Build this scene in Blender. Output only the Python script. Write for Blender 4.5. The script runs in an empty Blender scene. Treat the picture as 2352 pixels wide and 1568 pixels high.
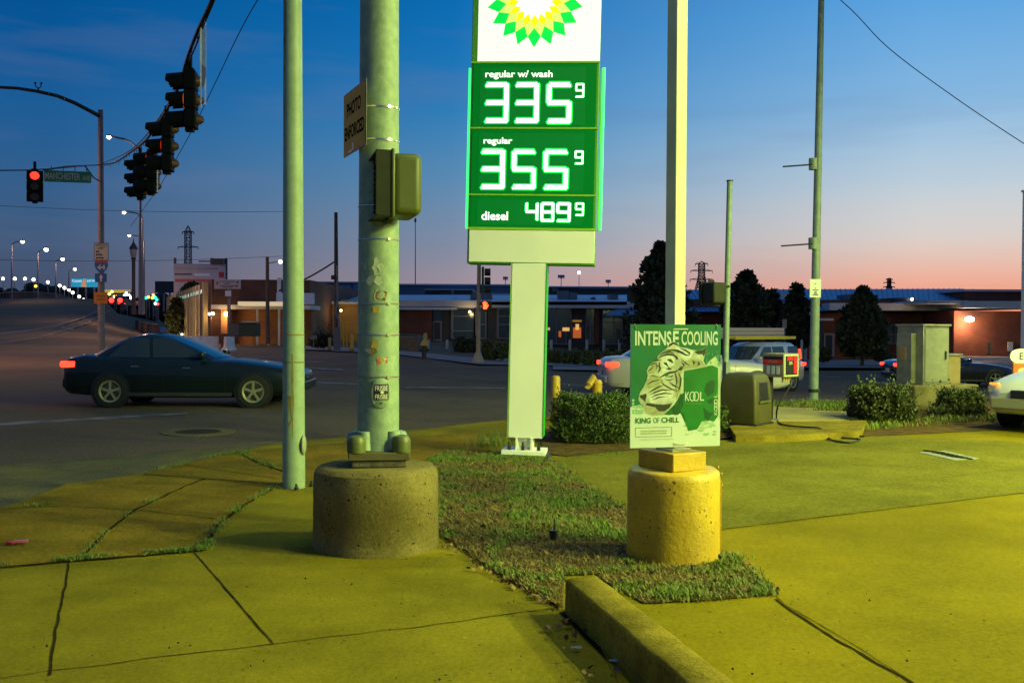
import bpy, math, random
from mathutils.geometry import tessellate_polygon
from mathutils import Vector, Matrix, noise as mnoise
random.seed(7)
PI = math.pi
R = math.radians
scn = bpy.context.scene
col = scn.collection

def s2l(c):
    return tuple((x/255/12.92) if x/255 <= .04045 else ((x/255+.055)/1.055)**2.4 for x in c)

# ------------------------------------------------------------------ camera
CAMZ = 1.6
F = 2287.0                      # focal length in units of a 2352 wide picture
cam_d = bpy.data.cameras.new('camera'); cam = bpy.data.objects.new('camera', cam_d); col.objects.link(cam)
cam_d.sensor_width = 36; cam_d.lens = 36*F/2352; cam_d.clip_end = 9000; cam_d.clip_start = .05
CM = Matrix.Rotation(PI/2 - math.atan(39/F), 4, 'X') @ Matrix.Rotation(R(.3), 4, 'Z')
CM.translation = (0, 0, CAMZ)
cam.matrix_world = CM
scn.camera = cam
C3 = CM.to_3x3()
def ray(u, v): return C3 @ Vector(((u-1176)/F, -(v-784)/F, -1))
def at(u, v, D):
    d = ray(u, v); return Vector((0, 0, CAMZ)) + d*(D/d.y)
def G(u, v, z=0.0):
    d = ray(u, v); return Vector((0, 0, CAMZ)) + d*((z-CAMZ)/d.z)

# ------------------------------------------------------------------ view and sky
scn.view_settings.view_transform = 'Standard'; scn.view_settings.look = 'None'
scn.view_settings.gamma = 1; scn.view_settings.exposure = 0
scn.cycles.max_bounces = 6; scn.cycles.sample_clamp_indirect = 4
world = bpy.data.worlds.new('World'); scn.world = world; world.use_nodes = True
nt = world.node_tree; N = nt.nodes; L = nt.links
for n in list(N): N.remove(n)
def nd(t, **k):
    n = N.new(t)
    for a, b in k.items(): setattr(n, a, b)
    return n
wo = nd('ShaderNodeOutputWorld'); bg = nd('ShaderNodeBackground'); L.new(bg.outputs[0], wo.inputs[0])
tc = nd('ShaderNodeTexCoord'); sp = nd('ShaderNodeSeparateXYZ'); L.new(tc.outputs['Generated'], sp.inputs[0])
def mth(op, a, b=None, c=None):
    n = nd('ShaderNodeMath', operation=op)
    for i, x in enumerate((a, b, c)):
        if x is None: continue
        if isinstance(x, (int, float)): n.inputs[i].default_value = x
        else: L.new(x, n.inputs[i])
    return n.outputs[0]
X, Y, Z = sp.outputs
hyp = mth('SQRT', mth('ADD', mth('MULTIPLY', X, X), mth('MULTIPLY', Y, Y)))
az = mth('DIVIDE', X, mth('MAXIMUM', hyp, .001))
# thin streaks of dusk cloud
mp = nd('ShaderNodeMapping'); mp.inputs['Scale'].default_value = (2.2, 2.2, 16); mp.inputs['Rotation'].default_value = (.06, .16, .3)
L.new(tc.outputs['Generated'], mp.inputs[0])
nz = nd('ShaderNodeTexNoise'); nz.inputs['Scale'].default_value = 1.6; nz.inputs['Detail'].default_value = 5; nz.inputs['Roughness'].default_value = .55
L.new(mp.outputs[0], nz.inputs[0])
elev = mth('MULTIPLY', mth('ADD', Z, mth('MULTIPLY', mth('SUBTRACT', nz.outputs['Fac'], .5), .018)), 3.0)
def ramp(stops):
    r = nd('ShaderNodeValToRGB'); r.color_ramp.interpolation = 'B_SPLINE'
    els = r.color_ramp.elements
    while len(els) < len(stops): els.new(.5)
    for e, (p, c) in zip(els, stops): e.position = p; e.color = (*s2l(c), 1)
    L.new(elev, r.inputs[0]); return r.outputs[0]
left = ramp([(0, (70, 74, 98)), (.14, (70, 84, 110)), (.3, (62, 94, 132)), (.5, (34, 94, 148)), (.75, (4, 88, 154)), (1, (0, 74, 136))])
mid = ramp([(0, (180, 146, 144)), (.12, (160, 146, 158)), (.25, (132, 144, 166)), (.42, (94, 144, 182)), (.65, (28, 126, 190)), (1, (0, 102, 178))])
right = ramp([(0, (240, 144, 116)), (.08, (242, 156, 130)), (.16, (236, 186, 164)), (.25, (220, 212, 206)), (.4, (190, 208, 220)), (.62, (130, 184, 226)), (1, (56, 150, 222))])
def mr(v, a, b):
    n = nd('ShaderNodeMapRange', interpolation_type='LINEAR'); L.new(v, n.inputs[0]); n.inputs[1].default_value = a; n.inputs[2].default_value = b
    return n.outputs[0]
def mx(f, a, b):
    n = nd('ShaderNodeMix', data_type='RGBA'); L.new(f, n.inputs[0]); L.new(a, n.inputs[6]); L.new(b, n.inputs[7]); return n.outputs[2]
sky = mx(mr(az, -.06, .38), mx(mr(az, -.42, -.02), left, mid), right)
cl = nd('ShaderNodeRGB'); cl.outputs[0].default_value = (*s2l((122, 126, 152)), 1)
sky = mx(mth('MULTIPLY', mth('MULTIPLY', mr(nz.outputs['Fac'], .5, .74), mr(elev, .02, .25)), .18), sky, cl.outputs[0])
# overhead and behind the viewer the evening sky is a darker blue
top = nd('ShaderNodeRGB'); top.outputs[0].default_value = (*s2l((44, 106, 172)), 1)
back = nd('ShaderNodeRGB'); back.outputs[0].default_value = (*s2l((66, 96, 142)), 1)
sky = mx(mr(elev, .95, 2.2), sky, top.outputs[0])
sky = mx(mr(Y, .5, -.3), sky, back.outputs[0])
L.new(sky, bg.inputs[0]); bg.inputs[1].default_value = 1.0

# ------------------------------------------------------------------ materials
MATS = {}
def mat(name, c, rough=.6, metal=0, c2=None, ns=8, det=5, bump=0, bs=60, spots=0, sc=(.02, .02, .02), sscale=40, emit=None, es=0, spec=.5, coat=0, island=False, lo=.35, hi=.65, grime=0, gscale=3, grain=0, grs=90):
    """procedural principled material: two-tone noise, fine bump, dark specks, broad grime"""
    if name in MATS: return MATS[name]
    m = bpy.data.materials.new(name); m.use_nodes = True; t = m.node_tree; p = t.nodes['Principled BSDF']
    p.inputs['Roughness'].default_value = rough; p.inputs['Metallic'].default_value = metal
    p.inputs['Base Color'].default_value = (*c, 1); p.inputs['Specular IOR Level'].default_value = spec
    p.inputs['Coat Weight'].default_value = coat
    def nn(k, **kw):
        n = t.nodes.new(k)
        for a, b in kw.items(): setattr(n, a, b)
        return n
    co = nn('ShaderNodeTexCoord').outputs['Object']
    def noise(s, d=5, r=.6):
        n = nn('ShaderNodeTexNoise'); n.inputs['Scale'].default_value = s; n.inputs['Detail'].default_value = d; n.inputs['Roughness'].default_value = r
        t.links.new(co, n.inputs[0]); return n.outputs['Fac']
    def rng(v, a, b, x=0, y=1):
        n = nn('ShaderNodeMapRange'); t.links.new(v, n.inputs[0])
        for i, q in zip((1, 2, 3, 4), (a, b, x, y)): n.inputs[i].default_value = q
        return n.outputs[0]
    def mixc(f, a, b, mode='MIX'):
        n = nn('ShaderNodeMix', data_type='RGBA', blend_type=mode)
        for i, q in ((0, f), (6, a), (7, b)):
            if isinstance(q, tuple): n.inputs[i].default_value = (*q, 1)
            elif isinstance(q, (float, int)): n.inputs[i].default_value = q
            else: t.links.new(q, n.inputs[i])
        return n.outputs[2]
    cur = None
    if c2:
        if island:
            f = nn('ShaderNodeNewGeometry').outputs['Random Per Island']
        else:
            f = rng(noise(ns, det), lo, hi)
        cur = mixc(f, c, c2)
        if island:
            cur = mixc(rng(noise(ns, 4), lo, hi, 0, .8), cur, sc)
    if grime:
        cur = mixc(rng(noise(gscale, 6, .65), .42, .72, 0, grime), cur if cur else c, tuple(q*.35 for q in c))
    if spots:
        v = nn('ShaderNodeTexVoronoi'); v.inputs['Scale'].default_value = sscale; t.links.new(co, v.inputs[0])
        wob = rng(noise(sscale*.35, 2), .4, .7, 0, 1)
        d = nn('ShaderNodeMath', operation='SUBTRACT'); t.links.new(v.outputs['Distance'], d.inputs[0])
        k = nn('ShaderNodeMath', operation='MULTIPLY'); t.links.new(wob, k.inputs[0]); k.inputs[1].default_value = spots
        t.links.new(k.outputs[0], d.inputs[1])
        f = rng(d.outputs[0], 0, .06, 1, 0)
        cur = mixc(f, cur if cur else c, sc)
    if grain:
        g1 = rng(noise(grs, 6, .85), .3, .7, 1-grain, 1+grain)
        cur = mixc(1.0, cur if cur else c, g1, 'MULTIPLY')
    if cur: t.links.new(cur, p.inputs['Base Color'])
    if bump:
        b = nn('ShaderNodeBump'); b.inputs['Strength'].default_value = bump; b.inputs['Distance'].default_value = .02
        t.links.new(noise(bs, 4, .7), b.inputs['Height']); t.links.new(b.outputs[0], p.inputs['Normal'])
    if emit:
        p.inputs['Emission Color'].default_value = (*emit, 1); p.inputs['Emission Strength'].default_value = es
    MATS[name] = m; return m
def brick(name, c1, c2, mortar, sx=.22, sz=.075):
    if name in MATS: return MATS[name]
    m = bpy.data.materials.new(name); m.use_nodes = True; t = m.node_tree; p = t.nodes['Principled BSDF']; p.inputs['Roughness'].default_value = .85
    co = t.nodes.new('ShaderNodeTexCoord'); s = t.nodes.new('ShaderNodeSeparateXYZ'); t.links.new(co.outputs['Object'], s.inputs[0])
    a = t.nodes.new('ShaderNodeMath'); t.links.new(s.outputs[0], a.inputs[0]); t.links.new(s.outputs[1], a.inputs[1])
    cb = t.nodes.new('ShaderNodeCombineXYZ'); t.links.new(a.outputs[0], cb.inputs[0]); t.links.new(s.outputs[2], cb.inputs[1])
    b = t.nodes.new('ShaderNodeTexBrick'); t.links.new(cb.outputs[0], b.inputs[0]); b.inputs['Scale'].default_value = 1
    b.inputs['Color1'].default_value = (*c1, 1); b.inputs['Color2'].default_value = (*c2, 1); b.inputs['Mortar'].default_value = (*mortar, 1)
    b.inputs['Brick Width'].default_value = sx; b.inputs['Row Height'].default_value = sz; b.inputs['Mortar Size'].default_value = .008
    n = t.nodes.new('ShaderNodeTexNoise'); n.inputs['Scale'].default_value = .6; n.inputs['Detail'].default_value = 6; t.links.new(co.outputs['Object'], n.inputs[0])
    r = t.nodes.new('ShaderNodeMapRange'); t.links.new(n.outputs['Fac'], r.inputs[0]); r.inputs[1].default_value = .3; r.inputs[2].default_value = .7; r.inputs[3].default_value = .65; r.inputs[4].default_value = 1.15
    mxn = t.nodes.new('ShaderNodeMix'); mxn.data_type = 'RGBA'; mxn.blend_type = 'MULTIPLY'; mxn.inputs[0].default_value = 1
    t.links.new(b.outputs[0], mxn.inputs[6]); t.links.new(r.outputs[0], mxn.inputs[7]); t.links.new(mxn.outputs[2], p.inputs['Base Color'])
    MATS[name] = m; return m
def glow(name, c, s):
    return mat(name, tuple(min(1, q) for q in c), .4, emit=c, es=s)

ASPH = mat('asphalt', (.115, .085, .05), .85, grain=.7, grs=40, c2=(.165, .12, .075), ns=.5, bump=.9, bs=45, spots=.22, sc=(.2, .16, .11), sscale=28, grime=.5, gscale=.25, spec=.08)
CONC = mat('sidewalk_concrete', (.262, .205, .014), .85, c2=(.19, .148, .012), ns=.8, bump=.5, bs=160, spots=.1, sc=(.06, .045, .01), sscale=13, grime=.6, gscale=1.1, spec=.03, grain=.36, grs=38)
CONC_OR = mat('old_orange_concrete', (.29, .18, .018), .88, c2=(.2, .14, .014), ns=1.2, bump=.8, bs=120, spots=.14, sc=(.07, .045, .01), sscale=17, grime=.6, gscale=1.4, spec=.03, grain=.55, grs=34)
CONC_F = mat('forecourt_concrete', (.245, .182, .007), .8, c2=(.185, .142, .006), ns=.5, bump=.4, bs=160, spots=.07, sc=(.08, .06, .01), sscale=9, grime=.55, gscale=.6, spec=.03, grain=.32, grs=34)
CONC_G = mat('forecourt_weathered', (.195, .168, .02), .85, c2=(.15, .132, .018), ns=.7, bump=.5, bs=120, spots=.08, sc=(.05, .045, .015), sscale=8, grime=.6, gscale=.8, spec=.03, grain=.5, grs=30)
PATH = mat('grey_paving', (.2, .16, .14), .85, c2=(.15, .125, .12), ns=.4, bump=.2)
APRON = mat('gutter_apron', (.17, .14, .05), .85, c2=(.11, .1, .055), ns=1.2, bump=.6, bs=50, spots=.2, sc=(.25, .2, .1), sscale=25, grime=.4, spec=.04, grain=.6, grs=40)
JOINT = mat('joint_dirt', (.03, .022, .01), .95, spec=0)
DIRT = mat('soil', (.14, .085, .03), .95, c2=(.07, .045, .018), ns=6, bump=1, bs=30, spec=.04)
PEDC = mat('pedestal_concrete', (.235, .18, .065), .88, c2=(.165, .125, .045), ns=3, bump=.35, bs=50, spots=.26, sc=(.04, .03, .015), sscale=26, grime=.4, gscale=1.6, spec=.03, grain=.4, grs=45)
YEL = mat('yellow_paint', (.56, .35, .012), .5, grain=.15, c2=(.46, .27, .01), ns=3, bump=.35, bs=25, spots=.2, sc=(.12, .075, .02), sscale=22, grime=.45, gscale=2.2)
KERB = mat('kerb_concrete', (.28, .205, .026), .85, c2=(.18, .13, .018), ns=3, bump=.4, bs=60, spots=.1, sc=(.06, .04, .02), sscale=25, grime=.5, spec=.03, grain=.45, grs=45)
GALV = mat('galvanised_steel', (.30, .38, .30), .55, .15, grain=.12, c2=(.22, .30, .24), ns=9, bump=.12, bs=40, grime=.35, gscale=4)
GALV2 = mat('old_galvanised_steel', (.29, .38, .25), .6, .1, grain=.15, grs=40, c2=(.2, .27, .19), ns=14, det=8, bump=.15, bs=60, grime=.3, gscale=5)
WPAINT = mat('white_painted_steel', (.88, .88, .80), .4, c2=(.84, .84, .76), ns=1, grime=.04, gscale=2)
CREAM = mat('cream_painted_steel', (.62, .62, .40), .45, c2=(.54, .54, .34), ns=3, grime=.15)
BLK = mat('black_plastic', (.012, .012, .012), .45)
DKMETAL = mat('dark_metal', (.05, .05, .052), .5, .4, c2=(.03, .03, .03), ns=5)
GREY = mat('grey_metal', (.2, .2, .21), .5, .4, c2=(.14, .14, .15), ns=5)
WHT = mat('white_plastic', (.75, .75, .72), .5)
STEEL = mat('bright_steel', (.7, .65, .5), .22, .9, c2=(.5, .45, .35), ns=40)
WOOD = mat('pole_wood', (.11, .08, .06), .9, c2=(.06, .045, .035), ns=8, bump=.6, bs=30)
OLIVE = mat('olive_plastic', (.10, .115, .02), .45, c2=(.085, .1, .018), ns=5, bump=.08, bs=120)
SIGDK = mat('signal_housing', (.03, .034, .012), .5, c2=(.02, .022, .009), ns=6, spec=.3)
WIRE = mat('wire_black', (.012, .012, .014), .6)
GLASS = mat('dark_window_glass', (.02, .03, .035), .06, spec=.8)
RUBBER = mat('rubber', (.015, .015, .014), .85)
CHROME = mat('chrome', (.75, .75, .75), .12, 1)
GREENP = mat('green_panel', (.0, .12, .010), .35, emit=(0, .20, .018), es=.42, spec=.15)
LIME = mat('lime_trim', (.28, .55, .03), .4)
BRICKR = brick('red_brick', (.22, .06, .035), (.17, .045, .03), (.13, .07, .055))
BRICKO = brick('orange_brick', (.40, .17, .06), (.33, .13, .045), (.25, .14, .08))
BRICKD = brick('brown_brick', (.13, .05, .025), (.10, .038, .02), (.08, .045, .03))
ROOFB = mat('blue_metal_roof', (.12, .27, .46), .55, c2=(.10, .23, .40), ns=.4)
ROOFG = mat('pale_roof', (.56, .6, .66), .7, c2=(.46, .5, .56), ns=.3)
FASC = mat('pale_fascia', (.60, .58, .56), .6, c2=(.5, .49, .48), ns=.4)

# ------------------------------------------------------------------ mesh helpers
class MB:
    """collects shapes into one mesh"""
    def __init__(s): s.v = []; s.f = []; s.m = []; s.mats = []
    def mi(s, m):
        if m not in s.mats: s.mats.append(m)
        return s.mats.index(m)
    def add(s, vs, fs, m):
        o = len(s.v); k = s.mi(m)
        s.v += [Vector(p) for p in vs]
        for f in fs: s.f.append([i+o for i in f]); s.m.append(k)
        return s
    def box(s, c, d, m, rot=None):
        vs = []
        for x in (-.5, .5):
            for y in (-.5, .5):
                for z in (-.5, .5):
                    p = Vector((x*d[0], y*d[1], z*d[2]))
                    if rot is not None: p = rot @ p
                    vs.append(p+Vector(c))
        return s.add(vs, [(0, 1, 3, 2), (4, 6, 7, 5), (0, 4, 5, 1), (2, 3, 7, 6), (0, 2, 6, 4), (1, 5, 7, 3)], m)
    def cyl(s, a, b, r0, m, r1=None, n=16, caps=True):
        a = Vector(a); b = Vector(b); r1 = r0 if r1 is None else r1
        d = (b-a).normalized(); q = d.to_track_quat('Z', 'Y').to_matrix()
        vs = []
        for p, r in ((a, r0), (b, r1)):
            for i in range(n): vs.append(p + q @ Vector((r*math.cos(2*PI*i/n), r*math.sin(2*PI*i/n), 0)))
        fs = [(i, (i+1) % n, n+(i+1) % n, n+i) for i in range(n)]
        if caps: fs += [tuple(range(n))[::-1], tuple(range(n, 2*n))]
        return s.add(vs, fs, m)
    def tube(s, pts, r, m, n=8):
        pts = [Vector(p) for p in pts]
        rs = r if isinstance(r, (list, tuple)) else [r]*len(pts)
        vs = []; up = Vector((.3, .2, 1)).normalized()
        for i, p in enumerate(pts):
            d = (pts[min(i+1, len(pts)-1)]-pts[max(i-1, 0)]).normalized()
            a = d.cross(up)
            if a.length < .05: a = d.cross(Vector((1, 0, 0)))
            a.normalize(); b = d.cross(a)
            for k in range(n): vs.append(p + (a*math.cos(2*PI*k/n) + b*math.sin(2*PI*k/n))*rs[i])
        fs = []
        for i in range(len(pts)-1):
            for k in range(n): fs.append((i*n+k, i*n+(k+1) % n, (i+1)*n+(k+1) % n, (i+1)*n+k))
        fs += [tuple(range(n))[::-1], tuple(range((len(pts)-1)*n, len(pts)*n))]
        return s.add(vs, fs, m)
    def lathe(s, prof, c, m, n=32, axis=None):
        c = Vector(c); vs = []; q = axis if axis is not None else Matrix.Identity(3)
        for r, z in prof:
            for i in range(n): vs.append(c + q @ Vector((r*math.cos(2*PI*i/n), r*math.sin(2*PI*i/n), z)))
        fs = []
        for j in range(len(prof)-1):
            for i in range(n): fs.append((j*n+i, j*n+(i+1) % n, (j+1)*n+(i+1) % n, (j+1)*n+i))
        if prof[0][0] > 1e-6: fs.append(tuple(range(n))[::-1])
        if prof[-1][0] > 1e-6: fs.append(tuple(range((len(prof)-1)*n, len(prof)*n)))
        return s.add(vs, fs, m)
    def sphere(s, c, r, m, n=12, k=8, sq=(1, 1, 1)):
        vs = []; fs = []
        for j in range(k+1):
            t = PI*j/k
            for i in range(n):
                a = 2*PI*i/n
                vs.append(Vector(c)+Vector((r*sq[0]*math.sin(t)*math.cos(a), r*sq[1]*math.sin(t)*math.sin(a), -r*sq[2]*math.cos(t))))
        for j in range(k):
            for i in range(n): fs.append((j*n+i, j*n+(i+1) % n, (j+1)*n+(i+1) % n, (j+1)*n+i))
        return s.add(vs, fs, m)
    def poly(s, pts, m):
        pts = [Vector(p) for p in pts]
        if len(pts) < 5: return s.add(pts, [tuple(range(len(pts)))], m)
        return s.add(pts, [tuple(t) for t in tessellate_polygon([pts])], m)
    def slab(s, pts, th, m, side=None):
        """polygon with a thickness downwards"""
        n = len(pts); pts = [Vector(p) for p in pts]
        area = sum(pts[i].x*pts[(i+1) % n].y-pts[(i+1) % n].x*pts[i].y for i in range(n))
        if area < 0: pts = pts[::-1]
        low = [p-Vector((0, 0, th)) for p in pts]
        s.poly(pts, m)
        return s.add(pts+low, [(i, n+i, n+(i+1) % n, (i+1) % n) for i in range(n)], side or m)
    def build(s, name, parent=None, bevel=0, smooth=True, ang=35, seg=2, loc=None):
        me = bpy.data.meshes.new(name)
        o0 = Vector(loc) if loc is not None else Vector((0, 0, 0))
        me.from_pydata([p-o0 for p in s.v], [], s.f)
        for m in s.mats: me.materials.append(m)
        me.polygons.foreach_set('material_index', s.m)
        if smooth:
            me.polygons.foreach_set('use_smooth', [True]*len(me.polygons)); me.set_sharp_from_angle(angle=R(ang))
        me.update()
        o = bpy.data.objects.new(name, me); col.objects.link(o); o.location = o0
        if parent is not None: o.parent = parent
        if bevel:
            b = o.modifiers.new('edge', 'BEVEL'); b.width = bevel; b.segments = seg; b.limit_method = 'ANGLE'; b.angle_limit = R(40)
        return o

class Fr:
    """a flat frame: origin, right, up; normal faces the reader"""
    def __init__(s, o, X, Z=(0, 0, 1)):
        s.o = Vector(o); s.X = Vector(X).normalized(); s.Z = Vector(Z).normalized(); s.N = s.X.cross(s.Z).normalized()
    def p(s, a, b, c=0): return s.o + s.X*a + s.Z*b + s.N*c
    def rot(s): return Matrix((s.X, -s.N, s.Z)).transposed()
def fbox(mb, fr, a0, a1, b0, b1, c0, c1, m):
    mb.box(fr.p((a0+a1)/2, (b0+b1)/2, (c0+c1)/2), (a1-a0, abs(c1-c0), b1-b0), m, fr.rot()); return mb

_font = {}
def text_geo(t, bold=0.0):
    k = (t, bold)
    if k not in _font:
        cu = bpy.data.curves.new('lettering', 'FONT'); cu.body = t; cu.size = 1; cu.offset = bold; cu.resolution_u = 3
        ob = bpy.data.objects.new('lettering', cu); col.objects.link(ob)
        dg = bpy.context.evaluated_depsgraph_get(); me = bpy.data.meshes.new_from_object(ob.evaluated_get(dg))
        vs = [v.co.copy() for v in me.vertices]; fs = [tuple(p.vertices) for p in me.polygons]
        bpy.data.objects.remove(ob); bpy.data.curves.remove(cu); bpy.data.meshes.remove(me)
        xs = [v.x for v in vs]; ys = [v.y for v in vs]
        _font[k] = (vs, fs, min(xs), max(xs), min(ys), max(ys))
    return _font[k]
def text(mb, fr, t, a0, a1, b0, b1, c, m, bold=0.0, mapper=None):
    """lettering fitted into a rectangle of the frame"""
    vs, fs, x0, x1, y0, y1 = text_geo(t, bold)
    f = mapper or fr.p
    mb.add([f(a0+(v.x-x0)/(x1-x0)*(a1-a0), b0+(v.y-y0)/(y1-y0)*(b1-b0), c) for v in vs], fs, m)
def stroke(mb, f, pts, w, c, m, taper=True):
    """a tapering brush stroke in a frame"""
    n = len(pts); vs = []
    for i, (x, y) in enumerate(pts):
        x0, y0 = pts[max(i-1, 0)]; x1, y1 = pts[min(i+1, n-1)]
        dx, dy = x1-x0, y1-y0; l = math.hypot(dx, dy) or 1
        t = i/(n-1); k = w*(.25+.75*math.sin(PI*min(max(t, .0), 1))) if taper else w
        vs += [f(x-dy/l*k/2, y+dx/l*k/2, c), f(x+dy/l*k/2, y-dx/l*k/2, c)]
    mb.add(vs, [(2*i, 2*i+1, 2*i+3, 2*i+2) for i in range(n-1)], m)

def tag(o, label, cat, group=None, kind=None):
    o['label'] = label; o['category'] = cat
    if group: o['group'] = group
    if kind: o['kind'] = kind
    return o
def thing(name, loc, label, cat, group=None):
    o = bpy.data.objects.new(name, None); col.objects.link(o); o.location = loc; o.empty_display_size = .2
    return tag(o, label, cat, group)
def part(mb, name, root, **k):
    """a mesh given in world coordinates, parented under its thing or part"""
    o = mb.build(name, None, **k)
    bpy_par(o, root); return o
def wloc(o):
    p = Vector(o.location)
    while o.parent: o = o.parent; p = p+Vector(o.location)
    return p
def bpy_par(o, root):
    w = wloc(root); o.location = Vector(o.location)-w; o.parent = root
def struct(mb, name, **k):
    o = mb.build(name, **k); o['kind'] = 'structure'; return o
def copy_tree(o, parent=None):
    c = o.copy(); col.objects.link(c)
    if parent is not None: c.parent = parent
    for ch in list(o.children): copy_tree(ch, c)
    return c
def ss(x):
    x = max(0, min(1, x)); return x*x*(3-2*x)
def lerp(a, b, t): return a+(b-a)*t

def smooth_pts(P, k=6):
    P = [Vector(q) for q in P]; out = []
    for i in range(len(P)-1):
        a, b, c, d = P[max(i-1, 0)], P[i], P[i+1], P[min(i+2, len(P)-1)]
        for j in range(k):
            t = j/k; out.append(.5*((2*b)+(c-a)*t+(2*a-5*b+4*c-d)*t*t+(3*b-a-3*c+d)*t**3))
    return out+[P[-1]]
# ------------------------------------------------------------------ terrain
RD = Vector((-.392, 1)).normalized()      # direction of the street that climbs to the bridge
def T(x, y):
    z = -.65*ss((x+4)/13)*ss((y-18)/20) - .45*ss(x/20)*ss((y-40)/40)
    dist = -((x+14.5)*RD.y - (y-42)*RD.x)         # metres left of the street's right edge
    w = ss((dist+2)/9)
    if y < 45: r = 0
    elif y < 165: r = 5.6*ss((y-45)/120*.5+.0)*2 if y < 165 else 0
    else: r = 5.6
    if y >= 165: r = 5.6+1.5*math.sin(min(1, (y-165)/110)*PI/2) - max(0, (y-275))*.02
    if r < -1: r = -1
    return z + w*r
m = MB()
xs = [-3000, -1200, -500, -260]+[-160+3*i for i in range(74)]+[80, 120, 250, 600, 1500, 3000]
ys = [-60, -20, 0, 8, 12, 15]+[17+2*i for i in range(42)]+[104+6*i for i in range(40)]+[400, 600, 1200, 3500]
vs = [(x, y, T(x, y)-.07) for y in ys for x in xs]; w = len(xs)
m.add(vs, [(j*w+i, j*w+i+1, (j+1)*w+i+1, (j+1)*w+i) for j in range(len(ys)-1) for i in range(w-1)], ASPH)
struct(m, 'road')
def ground_pt(u, v, off=-.066):
    d = ray(u, v); y = 6.0
    while y < 500:
        q = Vector((0, 0, CAMZ))+d*(y/d.y)
        if q.z < T(q.x, q.y)+off: break
        y *= 1.004
    q.z = T(q.x, q.y)+off
    return q
def marking(name, quads, m_, off=-.064):
    mb = MB()
    for q in quads:
        a, b, c, d = [G(*p) for p in q]; n = 10
        vs = []
        for i in range(n+1):
            for p, q2 in ((a, b), (d, c)):
                r = p.lerp(q2, i/n); vs.append((r.x, r.y, T(r.x, r.y)+off))
        mb.add(vs, [(2*i, 2*i+1, 2*i+3, 2*i+2) for i in range(n)], m_)
    return struct(mb, name)
LINE = mat('worn_road_paint', (.2, .18, .15), .8, c2=(.07, .065, .06), ns=3, lo=.4, hi=.6)
marking('road_marking', [((-60, 973, -.06), (430, 946, -.06), (430, 950, -.06), (-60, 980, -.06)), ((930, 888, -.06), (1160, 884, -.06), (1160, 887, -.06), (930, 891, -.06)),
        ((1270, 868, -.1), (1390, 872, -.1), (1390, 875, -.1), (1270, 870, -.1)), ((1260, 893, -.1), (1380, 897, -.1), (1380, 901, -.1), (1260, 896, -.1)),
        ((720, 876, -.06), (860, 882, -.06), (860, 885, -.06), (720, 878, -.06)),
        ((1760, 916, -.1), (2050, 912, -.1), (2050, 914, -.1), (1760, 919, -.1))], LINE)

def far_line(pts, wpx):
    P = []
    for (u0, v0), (u1, v1) in zip(pts[:-1], pts[1:]):
        for i in range(8): P.append((lerp(u0, u1, i/8), lerp(v0, v1, i/8)))
    vs = []
    for u, v in P: vs += [ground_pt(u, v-wpx/2, -.05), ground_pt(u, v+wpx/2, -.05)]
    mb = MB(); mb.add(vs, [(2*i, 2*i+1, 2*i+3, 2*i+2) for i in range(len(P)-1)], LINE); struct(mb, 'road_marking')
far_line([(-20, 768), (60, 760), (130, 748), (190, 730), (230, 712)], 3); far_line([(-20, 790), (90, 775), (200, 742), (260, 708)], 2.5); far_line([(140, 752), (175, 758)], 3)
far_line([(700, 845), (800, 850)], 3); far_line([(640, 828), (760, 832)], 2)
# ---- near pavement
m = MB()
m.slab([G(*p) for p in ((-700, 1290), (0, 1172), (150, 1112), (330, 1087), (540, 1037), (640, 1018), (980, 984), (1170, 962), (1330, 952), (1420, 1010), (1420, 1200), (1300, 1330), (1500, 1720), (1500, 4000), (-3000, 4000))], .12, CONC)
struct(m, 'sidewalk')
m = MB()
for poly in (((-600, 1330), (-40, 1174), (20, 1160), (150, 1113), (320, 1090), (540, 1040), (720, 1030), (720, 1105), (652, 1108), (560, 1160), (500, 1195), (465, 1262), (300, 1278), (0, 1301), (-400, 1345)),
             ((420, 1066), (545, 1038), (720, 1022), (985, 1000), (1090, 990), (1130, 1035), (1000, 1046), (960, 1060), (690, 1098), (650, 1100))):
    m.poly([G(*p, .004 if poly[0][0] < 0 else .008) for p in poly], CONC_OR)
struct(m, 'old_sidewalk')
m = MB()
m.poly([G(*p, -.055) for p in ((-700, 1200), (0, 1068), (330, 1040), (620, 1012), (660, 1014), (540, 1038), (330, 1088), (150, 1113), (0, 1173), (-700, 1292))], APRON)
struct(m, 'gutter')
m = MB()
fc = [(1500, 3000), (1500, 1720), (1300, 1330), (1010, 1060), (1250, 1050), (1460, 1030), (1660, 1010), (1990, 996), (2420, 972), (3600, 960), (6000, 1400), (6000, 3000)]
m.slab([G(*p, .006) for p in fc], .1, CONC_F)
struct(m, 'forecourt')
m = MB()
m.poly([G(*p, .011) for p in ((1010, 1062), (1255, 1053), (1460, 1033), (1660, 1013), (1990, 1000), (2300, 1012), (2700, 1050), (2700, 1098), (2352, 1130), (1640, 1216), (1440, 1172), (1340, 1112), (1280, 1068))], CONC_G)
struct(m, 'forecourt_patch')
def joint(pts, w, z, jag=.012):
    """a ragged open joint in the slabs, following ground points"""
    P = [G(*p, z) for p in pts]; out = []
    for a, b in zip(P[:-1], P[1:]):
        n = max(2, int((b-a).length/.06))
        out += [a.lerp(b, i/n) for i in range(n)]
    out.append(P[-1]); vs = []
    for i, p in enumerate(out):
        d = out[min(i+1, len(out)-1)]-out[max(i-1, 0)]; s = Vector((-d.y, d.x, 0)).normalized()
        k = w*(.5+.5*random.random()); off = mnoise.noise(p*5)*jag
        vs += [p+s*(off-k/2), p+s*(off+k/2)]
    jm.add(vs, [(2*i, 2*i+1, 2*i+3, 2*i+2) for i in range(len(out)-1)], JOINT)
jm = MB()
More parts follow.
